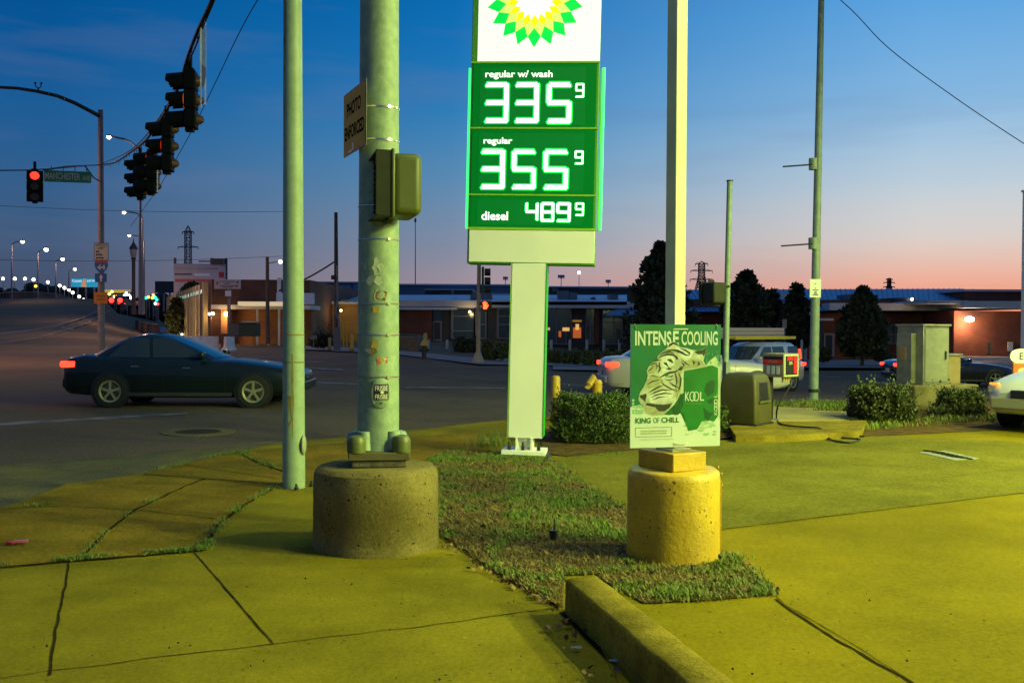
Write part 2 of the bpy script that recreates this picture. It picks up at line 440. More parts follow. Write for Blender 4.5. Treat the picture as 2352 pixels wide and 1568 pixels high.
joint([(448, 1268), (520, 1352), (575, 1415), (628, 1476)], .013, .004, .008)
joint([(158, 1292), (150, 1345), (132, 1430), (112, 1550)], .014, .004, .008)
joint([(-200, 1603), (0, 1556), (340, 1510), (630, 1476), (960, 1438), (1290, 1392)], .01, .004, .02)
joint([(0, 1302), (150, 1288), (300, 1276), (470, 1262)], .05, .0095)
joint([(470, 1260), (500, 1205), (560, 1160), (650, 1108)], .035, .0095)
joint([(195, 1270), (250, 1215), (310, 1170), (420, 1118), (470, 1098)], .03, .0095)
joint([(0, 1168), (150, 1160), (330, 1172), (500, 1190)], .015, .0095)
joint([(330, 1088), (640, 1110)], .03, .0105)
joint([(545, 1038), (600, 1065), (660, 1085)], .05, .0105)
joint([(640, 1030), (985, 1001)], .012, .0105)
joint([(1600, 1240), (1690, 1275), (1800, 1385), (1950, 1472), (2120, 1580)], .008, .0095, .004)
joint([(1780, 1375), (1900, 1455), (2050, 1540), (2130, 1590)], .022, .0095)
joint([(1640, 1217), (1900, 1185), (2352, 1131), (2700, 1097)], .012, .0145)
joint([(1280, 1068), (1340, 1112), (1440, 1172)], .012, .0145)
joint([(1700, 1150), (2352, 1075)], .006, .0145); joint([(2050, 1010), (2352, 1000)], .006, .0145)
struct(jm, 'sidewalk_joint')
# kerb beam
m = MB()
ka, kb = G(1297, 1408), G(1700, 1800)
kd = (kb-ka).normalized(); ks = Vector((kd.y, -kd.x, 0))
if ks.x < 0: ks = -ks
n = 40; vs = []
prof = [(0, 0), (.003, .16), (.008, .182), (.02, .193), (.175, .196), (.188, .19), (.195, .17), (.2, 0)]
for i in range(n+1):
    p = ka+(kb-ka)*(i/n)
    for a, b in prof:
        q = p+ks*a+Vector((0, 0, b)); q += Vector((mnoise.noise(q*6), mnoise.noise(q*6+Vector((9, 0, 0))), mnoise.noise(q*5+Vector((0, 7, 0)))))*.006
        vs.append(q)
k = len(prof)
m.add(vs, [(i*k+j, i*k+j+1, (i+1)*k+j+1, (i+1)*k+j) for i in range(n) for j in range(k-1)]+[tuple(range(k))[::-1]], KERB)
struct(m, 'kerb', ang=60)
m = MB()   # dark strip along the foot of the kerb
m.poly([ka+Vector((-.03, .01, .004)), ka+Vector((0.0, .05, .004)), kb+Vector((0, 0, .004)), kb+Vector((-.035, 0, .004))], JOINT)
struct(m, 'kerb_foot_strip')
# far pavements
m = MB()
def far_strip(pts, off, m_):
    P = [ground_pt(u, v, off) for u, v in pts]; m.poly(P, m_)
far_strip([(700, 802), (900, 812), (1100, 836), (1440, 842), (1440, 826), (1100, 822), (900, 803), (700, 794)], .0, PATH)
far_strip([(1440, 842), (2352, 846), (2352, 826), (1440, 826)], .02, PATH)
far_strip([(1270, 848), (1500, 852), (1500, 842), (1270, 840)], .01, PATH)
struct(m, 'far_pavement')
m = MB(); far_strip([(395, 800), (412, 800), (392, 745), (350, 745), (345, 775)], .05, mat('blue_path', (.10, .10, .13), .9)); struct(m, 'bridge_footpath')
# ------------------------------------------------------------------ station lights (the canopy stands to the right, just outside the picture)
LCOL = (.83, 1.0, .26)
def area(name, loc, size, power, colr, target=None, spread=None):
    l = bpy.data.lights.new(name, 'AREA'); l.energy = power; l.color = colr; l.shape = 'SQUARE'; l.size = size
    if spread: l.spread = spread
    o = bpy.data.objects.new(name, l); col.objects.link(o); o.location = loc
    if target is not None: o.rotation_euler = (Vector(target)-Vector(loc)).to_track_quat('-Z', 'Y').to_euler()
    return o
def point(name, loc, power, colr, r=.08):
    l = bpy.data.lights.new(name, 'POINT'); l.energy = power; l.color = colr; l.shadow_soft_size = r
    o = bpy.data.objects.new(name, l); col.objects.link(o); o.location = loc; return o
can = thing('fuel_canopy', (13, 5, 0), 'flat white fuel canopy on columns with square lamps beside the forecourt', 'canopy')
m = MB(); m.box((17.5, 3, 8.95), (16, 14, .9), WHT); part(m, 'canopy_roof', can, bevel=.03)
for x in (12, 16):
    for y in (1.5, 8): m = MB(); m.box((x, y, 4.25), (.3, .3, 8.5), WHT); part(m, 'column', can)
for x, y in ((10.6, 3.2), (10.6, 7.8), (15, 3.2), (15, 7.8), (18, -2.5), (24, -2.5)):
    if True:
        m = MB(); m.box((x, y, 8.47), (.7, .7, .05), glow('canopy_lamp', LCOL, 8)); part(m, 'lamp', can)
        a = area('canopy_light', (x, y, 8.42), .4, {-2.5: 7600, 3.2: 1750, 7.8: 1400}[y], LCOL); bpy_par(a, can)

yl = thing('light_post', (13.6, 17.6, 0), 'added tall cream light post with a square lamp head beyond the right edge', 'light post')  # unseen post, added to carry a lamp that lights the right side
m = MB(); m.box((13.6, 17.6, 3.5), (.14, .14, 7), CREAM); part(m, 'shaft', yl)
m = MB(); m.box((13.2, 17.4, 7.05), (.9, .5, .16), CREAM); hd = part(m, 'lamp_head', yl, bevel=.02)
m = MB(); m.box((13.2, 17.4, 6.96), (.6, .36, .02), glow('post_lamp', LCOL, 8)); part(m, 'lens', hd)
a = area('post_light', (13.2, 17.4, 6.92), .4, 900, (.9, 1, .3)); bpy_par(a, yl)

# ------------------------------------------------------------------ big strain pole on its concrete pedestal
PC = Vector((-.978, 7.2, 0))
m = MB()
prof = [(.452, -.03), (.453, .06), (.45, .075), (.452, .085), (.449, .22), (.452, .225), (.448, .36), (.451, .367), (.447, .5), (.44, .548), (.41, .575), (.38, .582), (0, .584)]
m.lathe(prof, (0, 0, 0), PEDC, 72)
for i, v in enumerate(m.v):
    k = 1+.006*mnoise.noise(v*6)+.004*mnoise.noise(v*25); m.v[i] = Vector((v.x*k, v.y*k, v.z))
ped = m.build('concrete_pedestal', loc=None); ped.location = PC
tag(ped, 'round grey pitted concrete pedestal under the thick galvanised pole', 'pedestal')
pole = thing('strain_pole', PC+Vector((0.01, 0, .583)), 'thick galvanised traffic pole with steel bands and stickers on a round concrete pedestal', 'pole')
PX, PY = PC.x+.012, PC.y
def prad(z): return .151-(z-.6)*.0038
def wrap(a, z, c=0):       # a metres along the girth from the point nearest the viewer
    r = prad(z); t = a/r + math.atan2(PX, PY)*0
    return Vector((PX+math.sin(t)*(r+c), PY-math.cos(t)*(r+c), z))
m = MB(); m.cyl((PX, PY, .66), (PX, PY, 9.4), prad(.66), GALV2, prad(9.4), n=56); part(m, 'shaft', pole)
qr = Matrix.Rotation(R(10), 3, 'Z')
def pp(x, y, z): return Vector((PX, PY, 0)) + qr @ Vector((x, y, z))
m = MB(); m.box(pp(0, 0, .665), (.43, .43, .055), mat('base_flange', (.14, .11, .05), .6, .2, c2=(.09, .07, .03), ns=10), qr); part(m, 'base_flange', pole, bevel=.006)
m = MB(); m.box(pp(0, 0, .610), (.395, .395, .055), mat('grout_pad', (.17, .14, .08), .9, c2=(.06, .05, .03), ns=9, bump=.8), qr); part(m, 'grout_pad', pole, bevel=.015)
for sx in (-1, 1):
    for sy in (-1, 1):
        m = MB(); c = pp(sx*.158, sy*.158, 0)
        m.lathe([(.066, .693), (.066, .76), (.062, .785), (.05, .803), (.025, .812), (0, .813)], c, OLIVE if sy < 0 else GALV2, 24)
        part(m, 'bolt_cover', pole)
        m = MB(); m.cyl(pp(sx*.1, sy*.1, .70), pp(sx*.1, sy*.1, .835), .058, GALV2, .05, n=20); part(m, 'bolt_boss', pole)
def band(z, w=.011):
    m = MB(); r = prad(z)+.002; n = 56; vs = []
    for zz in (z-w/2, z+w/2):
        for k in (0, .0025):
            for i in range(n):
                a = 2*PI*i/n; vs.append((PX+(r+k)*math.cos(a), PY+(r+k)*math.sin(a), zz+.0015*math.sin(a*3+z*9)))
    fs = []
    for i in range(n):
        j = (i+1) % n; fs += [(n+i, n+j, 3*n+j, 3*n+i), (i, j, n+j, n+i), (2*n+i, 3*n+i, 3*n+j, 2*n+j)]
    m.add(vs, fs, STEEL)
    m.box(wrap(.09, z, .006), (.022, .012, .018), STEEL, Matrix.Rotation(.6, 3, 'Z'))
    part(m, 'steel_band', pole)
for v in (242, 318, 548, 470, 697, 769, 866): band(at(868, v, 7.05).z, .012 if v < 400 else .008)
# access cover and stickers, bent round the shaft
def patch(mb, pts, c, m_): mb.add([wrap(a, z, c) for a, z in pts], [tuple(range(len(pts)))], m_)
def vz(v): return at(868, v, 7.05).z
def ua(u): return (u-868)/2287*7.05
m = MB()
n = 24; z0 = vz(903); ring = []
for i in range(n):
    t = 2*PI*i/n; ring.append((ua(880)+.066*math.copysign(abs(math.cos(t))**.7, math.cos(t)), z0+.103*math.copysign(abs(math.sin(t))**.8, math.sin(t))))
cen = [sum(q[0] for q in ring)/n, z0]
vs = [wrap(a, z, .0) for a, z in ring]+[wrap(a, z, .012) for a, z in ring]+[wrap(cen[0]+(a-cen[0])*.92, z0+(z-z0)*.94, .016) for a, z in ring]+[wrap(cen[0], z0, .017)]
m.add(vs, [(i, (i+1) % n, n+(i+1) % n, n+i) for i in range(n)]+[(n+i, n+(i+1) % n, 2*n+(i+1) % n, 2*n+i) for i in range(n)]+[(2*n+i, 2*n+(i+1) % n, 3*n) for i in range(n)], GALV2)
m.cyl(wrap(ua(881), vz(925), .015), wrap(ua(881), vz(925), .022), .006, DKMETAL, n=10)
cov = part(m, 'access_cover', pole)
m = MB(); BKST = mat('black_sticker', (.015, .014, .012), .5); WHST = mat('white_sticker', (.62, .6, .5), .5)
def rect(mb, u0, v0, u1, v1, c, m_, k=4):
    for i in range(k):
        a0, a1 = lerp(ua(u0), ua(u1), i/k), lerp(ua(u0), ua(u1), (i+1)/k)
        patch(mb, [(a0, vz(v1)), (a1, vz(v1)), (a1, vz(v0)), (a0, vz(v0))], c, m_)
rect(m, 866, 882, 896, 918, .0185, BKST)
text(m, None, 'FRISBE', ua(868), ua(894), vz(897), vz(885), .0195, WHST, .012, wrap)
text(m, None, 'FRISBE', ua(868), ua(894), vz(916), vz(905), .0195, WHST, .012, wrap)
patch(m, [(ua(881)+.012*math.cos(t*PI/4)+(.004), vz(900.5)+.012*math.sin(t*PI/4)) for t in range(8)], .0205, WHST)
part(m, 'sticker', cov)
def sticker(parts_):
    m = MB()
    for f in parts_: f(m)
    part(m, 'sticker', pole)
ORST = mat('amber_sticker', (.5, .33, .03), .5, c2=(.42, .26, .03), ns=30); RDST = mat('red_sticker', (.55, .09, .05), .5); BRST = mat('brown_sticker', (.09, .05, .015), .5, c2=(.16, .1, .02), ns=60)
CRST = mat('cream_sticker', (.55, .5, .33), .6, c2=(.45, .4, .22), ns=25)
def irregular(pts, c, m_): return lambda mb: patch(mb, [(ua(u), vz(v)) for u, v in pts], c, m_)
sticker([irregular([(864, 681), (866, 689), (890, 693), (896, 670), (893, 666), (869, 666)], .003, CRST), irregular([(866, 681), (868, 687), (889, 691), (894, 671), (891, 668), (870, 668)], .0036, BRST),
         lambda mb: text(mb, None, 'LUCAS', ua(871), ua(890), vz(684), vz(674), .0042, CRST, .02, wrap)])
sticker([irregular([(861, 705), (862, 718), (875, 719), (876, 705)], .003, ORST)])
sticker([irregular([(825, 708), (825, 721), (831, 724), (832, 709)], .003, CRST)])
sticker([irregular([(838, 803), (850, 810), (859, 817), (857, 800)], .003, CRST), irregular([(850, 802), (859, 817), (872, 809), (868, 797)], .0035, mat('brown_torn_sticker', (.3, .17, .02), .6)), irregular([(857, 798), (868, 800), (874, 792), (874, 784), (862, 782)], .004, ORST)])
sticker([irregular([(870, 821), (874, 838), (896, 834), (895, 820)], .003, RDST), irregular([(876, 826), (879, 833), (884, 832), (886, 824), (881, 822)], .0036, ORST), irregular([(886, 823), (887, 827), (894, 826), (893, 822)], .0038, CRST)])
# torn remains of old paper
m = MB(); rr = random.Random(5); PAP = mat('torn_paper', (.5, .52, .4), .8, c2=(.36, .4, .3), ns=25)
for (u0, v0, u1, v1) in ((838, 604, 845, 622), (858, 590, 886, 640), (845, 632, 866, 655), (862, 630, 886, 658), (828, 622, 836, 650), (828, 600, 834, 612), (870, 600, 888, 626)):
    pts = []
    for i in range(14):
        t = 2*PI*i/14; k = .6+.5*rr.random()
        pts.append((ua((u0+u1)/2+(u1-u0)/2*math.cos(t)*k), vz((v0+v1)/2-(v1-v0)/2*math.sin(t)*k)))
    patch(m, pts, .002+.0006*rr.random(), PAP)
part(m, 'torn_paper', pole)

# sign: PHOTO ENFORCED
sx = Vector((.41, -.912, 0)).normalized()
fr = Fr((-1.135, 7.155, 0), sx)
ps = thing('enforcement_sign', fr.p(0, 2.84), 'yellow PHOTO ENFORCED sign strapped to the side of the thick pole', 'sign')
SGBK = mat('sign_ink', (.008, .008, .008), .9, spec=0)
SGY = mat('sign_yellow', (.62, .34, .03), .6, c2=(.54, .29, .025), ns=4, spec=.1)
m = MB(); fbox(m, fr, -.3, .3, 2.83, 3.29, -.004, 0, GREY); fbox(m, fr, -.298, .298, 2.832, 3.288, 0, .002, BKST); part(m, 'plate', ps, bevel=.002)
m = MB(); fbox(m, fr, -.284, .284, 2.846, 3.274, .002, .0035, SGY); face = part(m, 'sign_face', ps)
m = MB(); text(m, fr, 'PHOTO', -.2, .18, 3.105, 3.205, .0042, SGBK, .03); text(m, fr, 'ENFORCED', -.26, .26, 2.94, 3.04, .0042, SGBK, .03); part(m, 'lettering', face)
m = MB()
fbox(m, fr, -.05, -.02, 2.848, 2.90, .0036, .005, WHST); fbox(m, fr, -.16, -.06, 2.842, 2.856, .0037, .005, WHST); part(m, 'small_label', face)
for v in (242, 318):
    m = MB(); m.box((-1.075, 7.16, vz(v)), (.12, .03, .016), STEEL); part(m, 'bracket', ps)

# pedestrian signal seen from behind
ph = thing('pedestrian_signal', (-.86, 6.95, 2.53), 'olive pedestrian signal box strapped to the thick galvanised pole', 'pedestrian signal')
ax = Vector((-.965, -.262, 0)); fr = Fr((-.78, 6.93, 2.55), (-ax.y, ax.x, 0))     # frame normal = ax
if fr.N.dot(ax) < 0: fr = Fr((-.78, 6.93, 2.55), (ax.y, -ax.x, 0))
m = MB(); fbox(m, fr, -.21, .21, -.215, .205, -.12, .085, OLIVE); part(m, 'housing', ph, bevel=.05, seg=5)
m = MB(); fbox(m, fr, -.235, .235, -.235, .225, .07, .098, OLIVE); fbox(m, fr, -.14, -.02, .215, .25, .06, .11, OLIVE); fbox(m, fr, -.12, .06, -.265, -.225, .06, .11, OLIVE); part(m, 'door_frame', ph, bevel=.012)
m = MB()
fbox(m, fr, -.225, -.212, -.225, .215, .098, .2, SIGDK); fbox(m, fr, .212, .225, -.225, .215, .098, .2, SIGDK)
fbox(m, fr, -.212, .212, .2, .213, .098, .2, SIGDK); fbox(m, fr, -.212, .212, -.225, -.212, .098, .2, SIGDK)
part(m, 'visor', ph, bevel=.004)
m = MB()
for i in range(11): fbox(m, fr, -.212, .212, -.2+.038*i, -.198+.038*i, .099, .17, SIGDK)
for i in range(11): fbox(m, fr, -.2+.038*i, -.198+.038*i, -.2, .2, .1, .165, SIGDK)
part(m, 'louvre', ph)
m = MB(); fbox(m, fr, -.205, .205, -.205, .2, .0985, .1, glow('orange_hand_lens', (1, .12, .01), .25)); part(m, 'lens', ph)
for z in (2.74, 2.36): m = MB(); m.box((-.9, 7.02, z), (.12, .12, .05), OLIVE); part(m, 'bracket', ph)

# ------------------------------------------------------------------ slim grey pole on the left
p0 = G(675, 1119)
lp = thing('galvanised_pole', p0, 'slim rust streaked galvanised pole bolted to the sidewalk left of the thick pole', 'pole')
m = MB(); topx = p0+Vector((-.035, 0, 8.5)); m.cyl(p0, topx, .109, mat('slim_pole_steel', (.33, .43, .28), .55, .1, c2=(.27, .36, .23), grain=.1, ns=12, grime=.3, gscale=2), .072, n=40); part(m, 'shaft', lp)
for a in (20, 110, 200, 290):
    m = MB(); c = p0+Vector((math.cos(R(a))*.17, math.sin(R(a))*.17, 0)); m.cyl(c, c+Vector((0, 0, .06)), .012, DKMETAL, n=8); m.cyl(c+Vector((0, 0, .008)), c+Vector((0, 0, .03)), .024, DKMETAL, n=6); part(m, 'anchor_bolt', lp)
m = MB(); c = p0+Vector((.1, -.03, .42)); m.sphere(c, .1, mat('slim_cover', (.3, .32, .2), .6), 20, 12, (.25, .7, 1)); part(m, 'access_cover', lp)
m = MB(); RUST = mat('rust_streak', (.2, .16, .03), .8, c2=(.26, .24, .07), ns=10)
for (a0, z0_, z1_, w_) in ((-.9, 3.2, 6, .09), (-.7, 3.9, 6, .06), (.1, .5, 1.3, .05), (-.2, .6, .9, .1)):
    n = 20; vs = []
    for i in range(n+1):
        z = lerp(z0_, z1_, i/n); r = .109-(z)*.0044+.0012; wv = w_*(.35+.9*abs(mnoise.noise(Vector((z*3, a0*9, 0)))))*min(1, (i+1)/6)
        cx = p0.x-.035*z/8.5
        for da in (-wv, wv): vs.append((cx+r*math.sin(a0+da*4), p0.y-r*math.cos(a0+da*4), z))
    m.add(vs, [(2*i, 2*i+1, 2*i+3, 2*i+2) for i in range(n)], RUST)
part(m, 'rust_streak', lp)
for v in (770, 832):
    m = MB(); z = at(675, v, 9.75).z; m.cyl((p0.x-.004, p0.y, z), (p0.x-.004, p0.y, z+.012), .1085-(z)*.0044+.002, RUST, n=32); part(m, 'rust_band', lp)

# ------------------------------------------------------------------ price sign
SB = G(1207, 1045); K = SB.y/2287
tl = R(1.05); yaw = R(-6)
SX = Vector((math.cos(yaw), math.sin(yaw), 0)); SZ = (Vector((0, 0, 1))*math.cos(tl)+SX*math.sin(tl)).normalized(); SX = (SX-SZ*SX.dot(SZ)).normalized()
sf = Fr(SB, SX, SZ)
def sa(u, v): return (u-(1045-v)*.0225-1207)*K, (1045-v)*K
def sx_(u, v=600): return sa(u, v)[0]
ul = lambda x: (x-1207)*K          # already untilted units
vb = lambda v: (1045-v)*K
bs = thing('price_sign', SB, 'tall illuminated green and white fuel price sign with sunflower emblem and green digits', 'price sign')
LEFT, RIGHT = ul(1063.5), ul(1355)
m = MB(); fbox(m, sf, ul(1168), ul(1246), vb(1003), vb(606), -.16, .12, WPAINT); part(m, 'post', bs, bevel=.006)
m = MB(); fbox(m, sf, ul(1246.6), ul(1248.2), vb(1000), vb(606), -.17, .125, mat('green_side', (.02, .42, .02), .4)); fbox(m, sf, ul(1165.6), ul(1167.4), vb(1003), vb(606), -.17, .12, LIME)
part(m, 'post_trim', bs)
m = MB(); fbox(m, sf, ul(1155), ul(1255), vb(1040), vb(1030), -.2, .22, WPAINT)
m.box(SB+Vector((0, 0, .005)), (.62, .5, .03), DKMETAL); part(m, 'base_plate', bs, bevel=.004)
m = MB()
for u in (1186, 1220): fbox(m, sf, ul(u), ul(u+4), vb(1031), vb(1002), -.15, .14, WPAINT)
fbox(m, sf, ul(1190), ul(1220), vb(1031), vb(1002), -.1, .04, WPAINT)
part(m, 'base_bracket', bs)
for u in (1172, 1203, 1239):
    m = MB(); p = sf.p(ul(u), vb(1030), .15); m.cyl(p, p+Vector((0, 0, .05)), .022, DKMETAL, n=6); m.cyl(p, p+Vector((0, 0, .1)), .012, DKMETAL, n=8); part(m, 'anchor_bolt', bs)
# cabinet
m = MB(); fbox(m, sf, LEFT, RIGHT, vb(608), vb(-135), -.2, .1, mat('cabinet_green', (.08, .3, .02), .45)); part(m, 'cabinet', bs, bevel=.008)
m = MB(); fbox(m, sf, LEFT+.022, RIGHT-.005, vb(604), vb(531), .1, .112, WPAINT); part(m, 'lower_panel', bs, bevel=.004)
m = MB(); fbox(m, sf, ul(1077), ul(1355), vb(150), vb(-135), -.19, .104, mat('lit_white_panel', (.8, .8, .78), .4, c2=(.7, .75, .7), ns=1, emit=(.80, .93, .80), es=.9)); logo = part(m, 'emblem_panel', bs, bevel=.006)
m = MB()
for v0, v1 in ((449, 452.5), (298, 301.5), (525, 530), (149, 153)): fbox(m, sf, LEFT, RIGHT, vb(v1), vb(v0), .1, .118, LIME)
part(m, 'divider', bs)
def pz(c): return lambda a, b, k=0: sf.p(a, b, c+k)
for i, (v0, v1) in enumerate(((153.5, 297.5), (302, 448.5), (453, 524.5))):
    m = MB(); fbox(m, sf, LEFT+.03, RIGHT-.03, vb(v1), vb(v0), .1, .11, GREENP)
    if i < 3: fbox(m, sf, ul(1085)+.0, ul(1325), vb(v1-6), vb(v0+9), .11, .112, mat('green_panel_inset', (0, .12, .02), .3, emit=(0, .26, .015), es=.36))
    part(m, 'price_panel', bs)
DIG = glow('lit_digits', (.62, 1, .72), 4.2)
LEDG = glow('led_painted_halo', (.0, .85, .09), 1.0)  # wider glowing discs behind the dots paint the digits' green glow fringe
WTX = glow('lit_caption', (.85, 1, .9), 1.1)
SEG = {'3': 'abgcd', '5': 'afgcd', '9': 'abcdfg', '4': 'fgbc', '8': 'abcdefg'}
def digit(mb, ch, u0, v0, u1, v1, rows):
    """a digit of a LED price board, drawn dot by dot"""
    x0, x1, y0, y1 = ul(u0), ul(u1), vb(v1), vb(v0); ym = (y0+y1)/2
    r = (x1-x0)/(9.0 if rows == 2 else 7); st = r*.95
    S = {'a': ((x0, y1), (x1, y1)), 'd': ((x0, y0), (x1, y0)), 'g': ((x0, ym), (x1, ym)), 'f': ((x0, ym), (x0, y1)), 'b': ((x1, ym), (x1, y1)), 'e': ((x0, y0), (x0, ym)), 'c': ((x1, y0), (x1, ym))}
    for s in SEG[ch]:
        (ax_, ay), (bx, by) = S[s]
        d = Vector((bx-ax_, by-ay)); n = max(2, int(d.length/st)); nx = Vector((-d.y, d.x)).normalized()
        inw = {'a': -1, 'd': 1, 'g': 0, 'f': 1, 'b': 1, 'e': 1, 'c': 1}[s]
        for k in range(n+1):
            for row in range(rows):
                off = (row-(rows-1)/2)*st*1.05
                t = (k+(.5 if row % 2 else 0))/n
                if t > 1: continue
                c = Vector((ax_, ay))+d*t+nx*off
                vs = [sf.p(c.x+r*.56*math.cos(j*PI/3), c.y+r*.56*math.sin(j*PI/3), .1165+.0002*row) for j in range(6)]
                mb.add(vs, [tuple(range(6))], DIG)
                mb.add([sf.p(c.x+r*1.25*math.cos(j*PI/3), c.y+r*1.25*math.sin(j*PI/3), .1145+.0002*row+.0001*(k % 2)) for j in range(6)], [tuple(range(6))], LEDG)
    return mb
rowsd = [([('3', 1105, 202, 1150, 283), ('3', 1174, 202, 1219, 283), ('5', 1247, 202, 1293, 284)], ('9', 1308, 201, 1324, 229), 0),
         ([('3', 1104, 353, 1150, 433), ('5', 1176, 353, 1221, 433), ('5', 1248, 353, 1294, 433)], ('9', 1310, 352, 1326, 379), 0),
         ([('4', 1204, 470, 1228, 507), ('8', 1239, 470, 1264, 508), ('9', 1275, 470, 1301, 508)], ('9', 1314, 469, 1330, 495), 0)]
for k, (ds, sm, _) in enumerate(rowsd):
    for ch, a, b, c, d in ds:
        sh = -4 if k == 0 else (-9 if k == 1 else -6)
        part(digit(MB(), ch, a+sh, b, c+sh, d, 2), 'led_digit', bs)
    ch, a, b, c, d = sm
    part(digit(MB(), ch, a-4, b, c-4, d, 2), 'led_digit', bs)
for t_, u0, u1, v0, v1 in (('regular w/ wash', 1096.5, 1250, 170, 190), ('regular', 1096, 1162, 321, 340), ('diesel', 1095, 1156, 489, 509)):
    m = MB(); text(m, sf, t_, ul(u0), ul(u1), vb(v1), vb(v0), .1155, WTX, .022); part(m, 'caption', bs)
for u0, s in ((1059, -1), (1365, 1)):
    m = MB(); m.cyl(sf.p(ul(u0), vb(527), .02), sf.p(ul(u0), vb(160), .02), .019, glow('green_tube', (.05, 1, .2), 1.5), n=10); part(m, 'neon_tube', bs)
    m = MB(); fbox(m, sf, ul(u0)-(0 if s > 0 else .0) - (.04 if s > 0 else 0), ul(u0)+(.04 if s < 0 else 0), vb(527), vb(160), -.06, -.02, LIME); part(m, 'tube_backing', bs)
# sunflower emblem
ec = (1206, 8); er = 110*K
def star(r0, r1, off, c, m_):
    mb = MB(); vs = []
    for i in range(36):
        t = PI/2+PI+i*PI/18+off; r = er*(r0 if i % 2 == 0 else r1)
        vs.append(sf.p(ul(ec[0])+r*math.cos(t), vb(ec[1])+r*math.sin(t), c))
    vs.append(sf.p(ul(ec[0]), vb(ec[1]), c))
    mb.add(vs, [(i, (i+1) % 36, 36) for i in range(36)], m_)
    o = part(mb, 'emblem_petals', logo)
star(1.0, .79, 0, .1055, glow('emblem_green', (.0, .56, .06), 1.0)); star(.79, .6, PI/18, .107, glow('emblem_lime', (.56, .86, .14), 1.0))
star(.6, .45, 0, .1085, glow('emblem_yellow', (.86, .64, .0), 1.05)); star(.45, .33, PI/18, .11, glow('emblem_white', (1, 1, .9), 1.3))
sl = area('sign_glow', sf.p(ul(1207), vb(60), .2), 1.2, 20, (.8, 1, .8), sf.p(ul(1207), vb(100), 3)); bpy_par(sl, bs)
sl = area('digit_glow', sf.p(ul(1207), vb(340), .16), 1.2, 10, (.2, 1, .35), sf.p(ul(1207), vb(340), 3)); bpy_par(sl, bs)

# ------------------------------------------------------------------ yellow base and the square light post with the poster
YC = Vector((1.125, 6.885, 0))
m = MB(); prof = [(.322, -.03), (.32, .05), (.317, .3), (.317, .55), (.312, .595), (.295, .61), (0, .612)]
m.lathe(prof, (0, 0, 0), YEL, 72)
for i, v in enumerate(m.v):
    k = 1+.012*mnoise.noise(v*5)+.005*mnoise.noise(v*22); m.v[i] = Vector((v.x*k, v.y*k, v.z+(.006*mnoise.noise(v*9) if v.z > .5 else 0)))
for q in ((.335, .02, .57), (.33, -.02, .5), (.32, .06, .61)): m.sphere(Vector(q), .014, YEL, 8, 6, (.6, 1, .8))
m.box((.318, -.03, .28), (.02, .012, .5), YEL)
yb = m.build('yellow_base', ang=60); yb.location = YC
tag(yb, 'chipped yellow painted round concrete base under the square light post', 'base')
lpst = thing('light_post', YC+Vector((0, 0, .612)), 'cream square light post rising from the yellow concrete base behind the poster', 'light post')
qz = Matrix.Rotation(R(33), 3, 'Z')
m = MB(); m.box(YC+Vector((-.01, .02, .672)), (.305, .36, .125), YEL, Matrix.Rotation(R(33), 3, 'Z')); part(m, 'plinth', lpst, bevel=.008)
m = MB(); m.box(YC+Vector((.005, .02, 4.1)), (.1, .1, 6.75), CREAM, qz); part(m, 'shaft', lpst, bevel=.006)
m = MB(); m.box(YC+Vector((.0, .02, .742)), (.17, .17, .018), CREAM, qz); part(m, 'base_plate', lpst, bevel=.003)
m = MB(); m.box(YC+Vector((.55, -.35, 7.45)), (.95, .5, .16), CREAM, Matrix.Rotation(R(-33), 3, 'Z')); hd = part(m, 'lamp_head', lpst, bevel=.02)
m = MB(); m.box(YC+Vector((.6, -.38, 7.36)), (.6, .36, .02), glow('post_lamp', LCOL, 8), Matrix.Rotation(R(-33), 3, 'Z')); part(m, 'lens', hd)
a = area('post_light', YC+Vector((.6, -.38, 7.34)), .45, 80, (.95, 1, .3)); bpy_par(a, lpst)

# poster
pf = Fr(YC+Vector((-.0, -.135, 0)), (math.cos(R(14)), math.sin(R(14)), 0))
pr = pf.p(-.03, 1.2, 0)
wA, zT, zB = .655, at(1545, 745, 6.72).z, at(1545, 1027, 6.72).z
hB = zT-zB
def pq(x, y, c=0): return pf.p((x-27)/1110*wA-wA/2-.012, zB+(1-(y-45)/1440)*hB, c)
ps = thing('poster_sign', pf.p(-.012, zB), 'green and white tiger poster reading INTENSE COOLING wired to the square light post', 'poster')
PGRN = mat('poster_green', (.0, .105, .012), .45, c2=(.0, .15, .06), ns=2.2, det=2)
PGRD = mat('poster_dark_green', (.0, .07, .008), .45); PGRL = mat('poster_bright_green', (.0, .18, .01), .45, c2=(.0, .13, .008), ns=6, det=1)
PWH = mat('poster_white', (.58, .64, .54), .5, c2=(.5, .58, .48), ns=2); PWH2 = mat('poster_mist', (.46, .56, .36), .5, c2=(.12, .36, .16), ns=16, det=8); PBLK = mat('poster_black', (.022, .026, .008), .5); PGY = mat('poster_grey', (.28, .3, .12), .5, c2=(.46, .48, .22), ns=22)
TIG = mat('tiger_white', (.54, .58, .44), .5, c2=(.32, .35, .22), ns=14, det=8)
m = MB()
o_ = pq(27, 1485); fbox(m, pf, -wA/2-.012, wA/2-.012, zB, zT, -.012, 0, WHT); brd = part(m, 'board', ps, bevel=.002)
def pl(mb, pts, c, m_): mb.poly([pq(x, y, c) for x, y in pts][::-1], m_)
m = MB(); pl(m, [(27, 45), (1137, 45), (1137, 1485), (27, 1485)], .0008, PGRN); art = part(m, 'printed_sheet', brd)
m = MB()
pl(m, [(27, 1010), (120, 985), (230, 1020), (330, 1090), (500, 1110), (640, 1090), (700, 1210), (740, 1290), (850, 1275), (910, 1200), (1000, 1215), (1070, 1180), (1100, 1130), (1137, 1080), (1137, 1485), (27, 1485)], .0016, PWH)
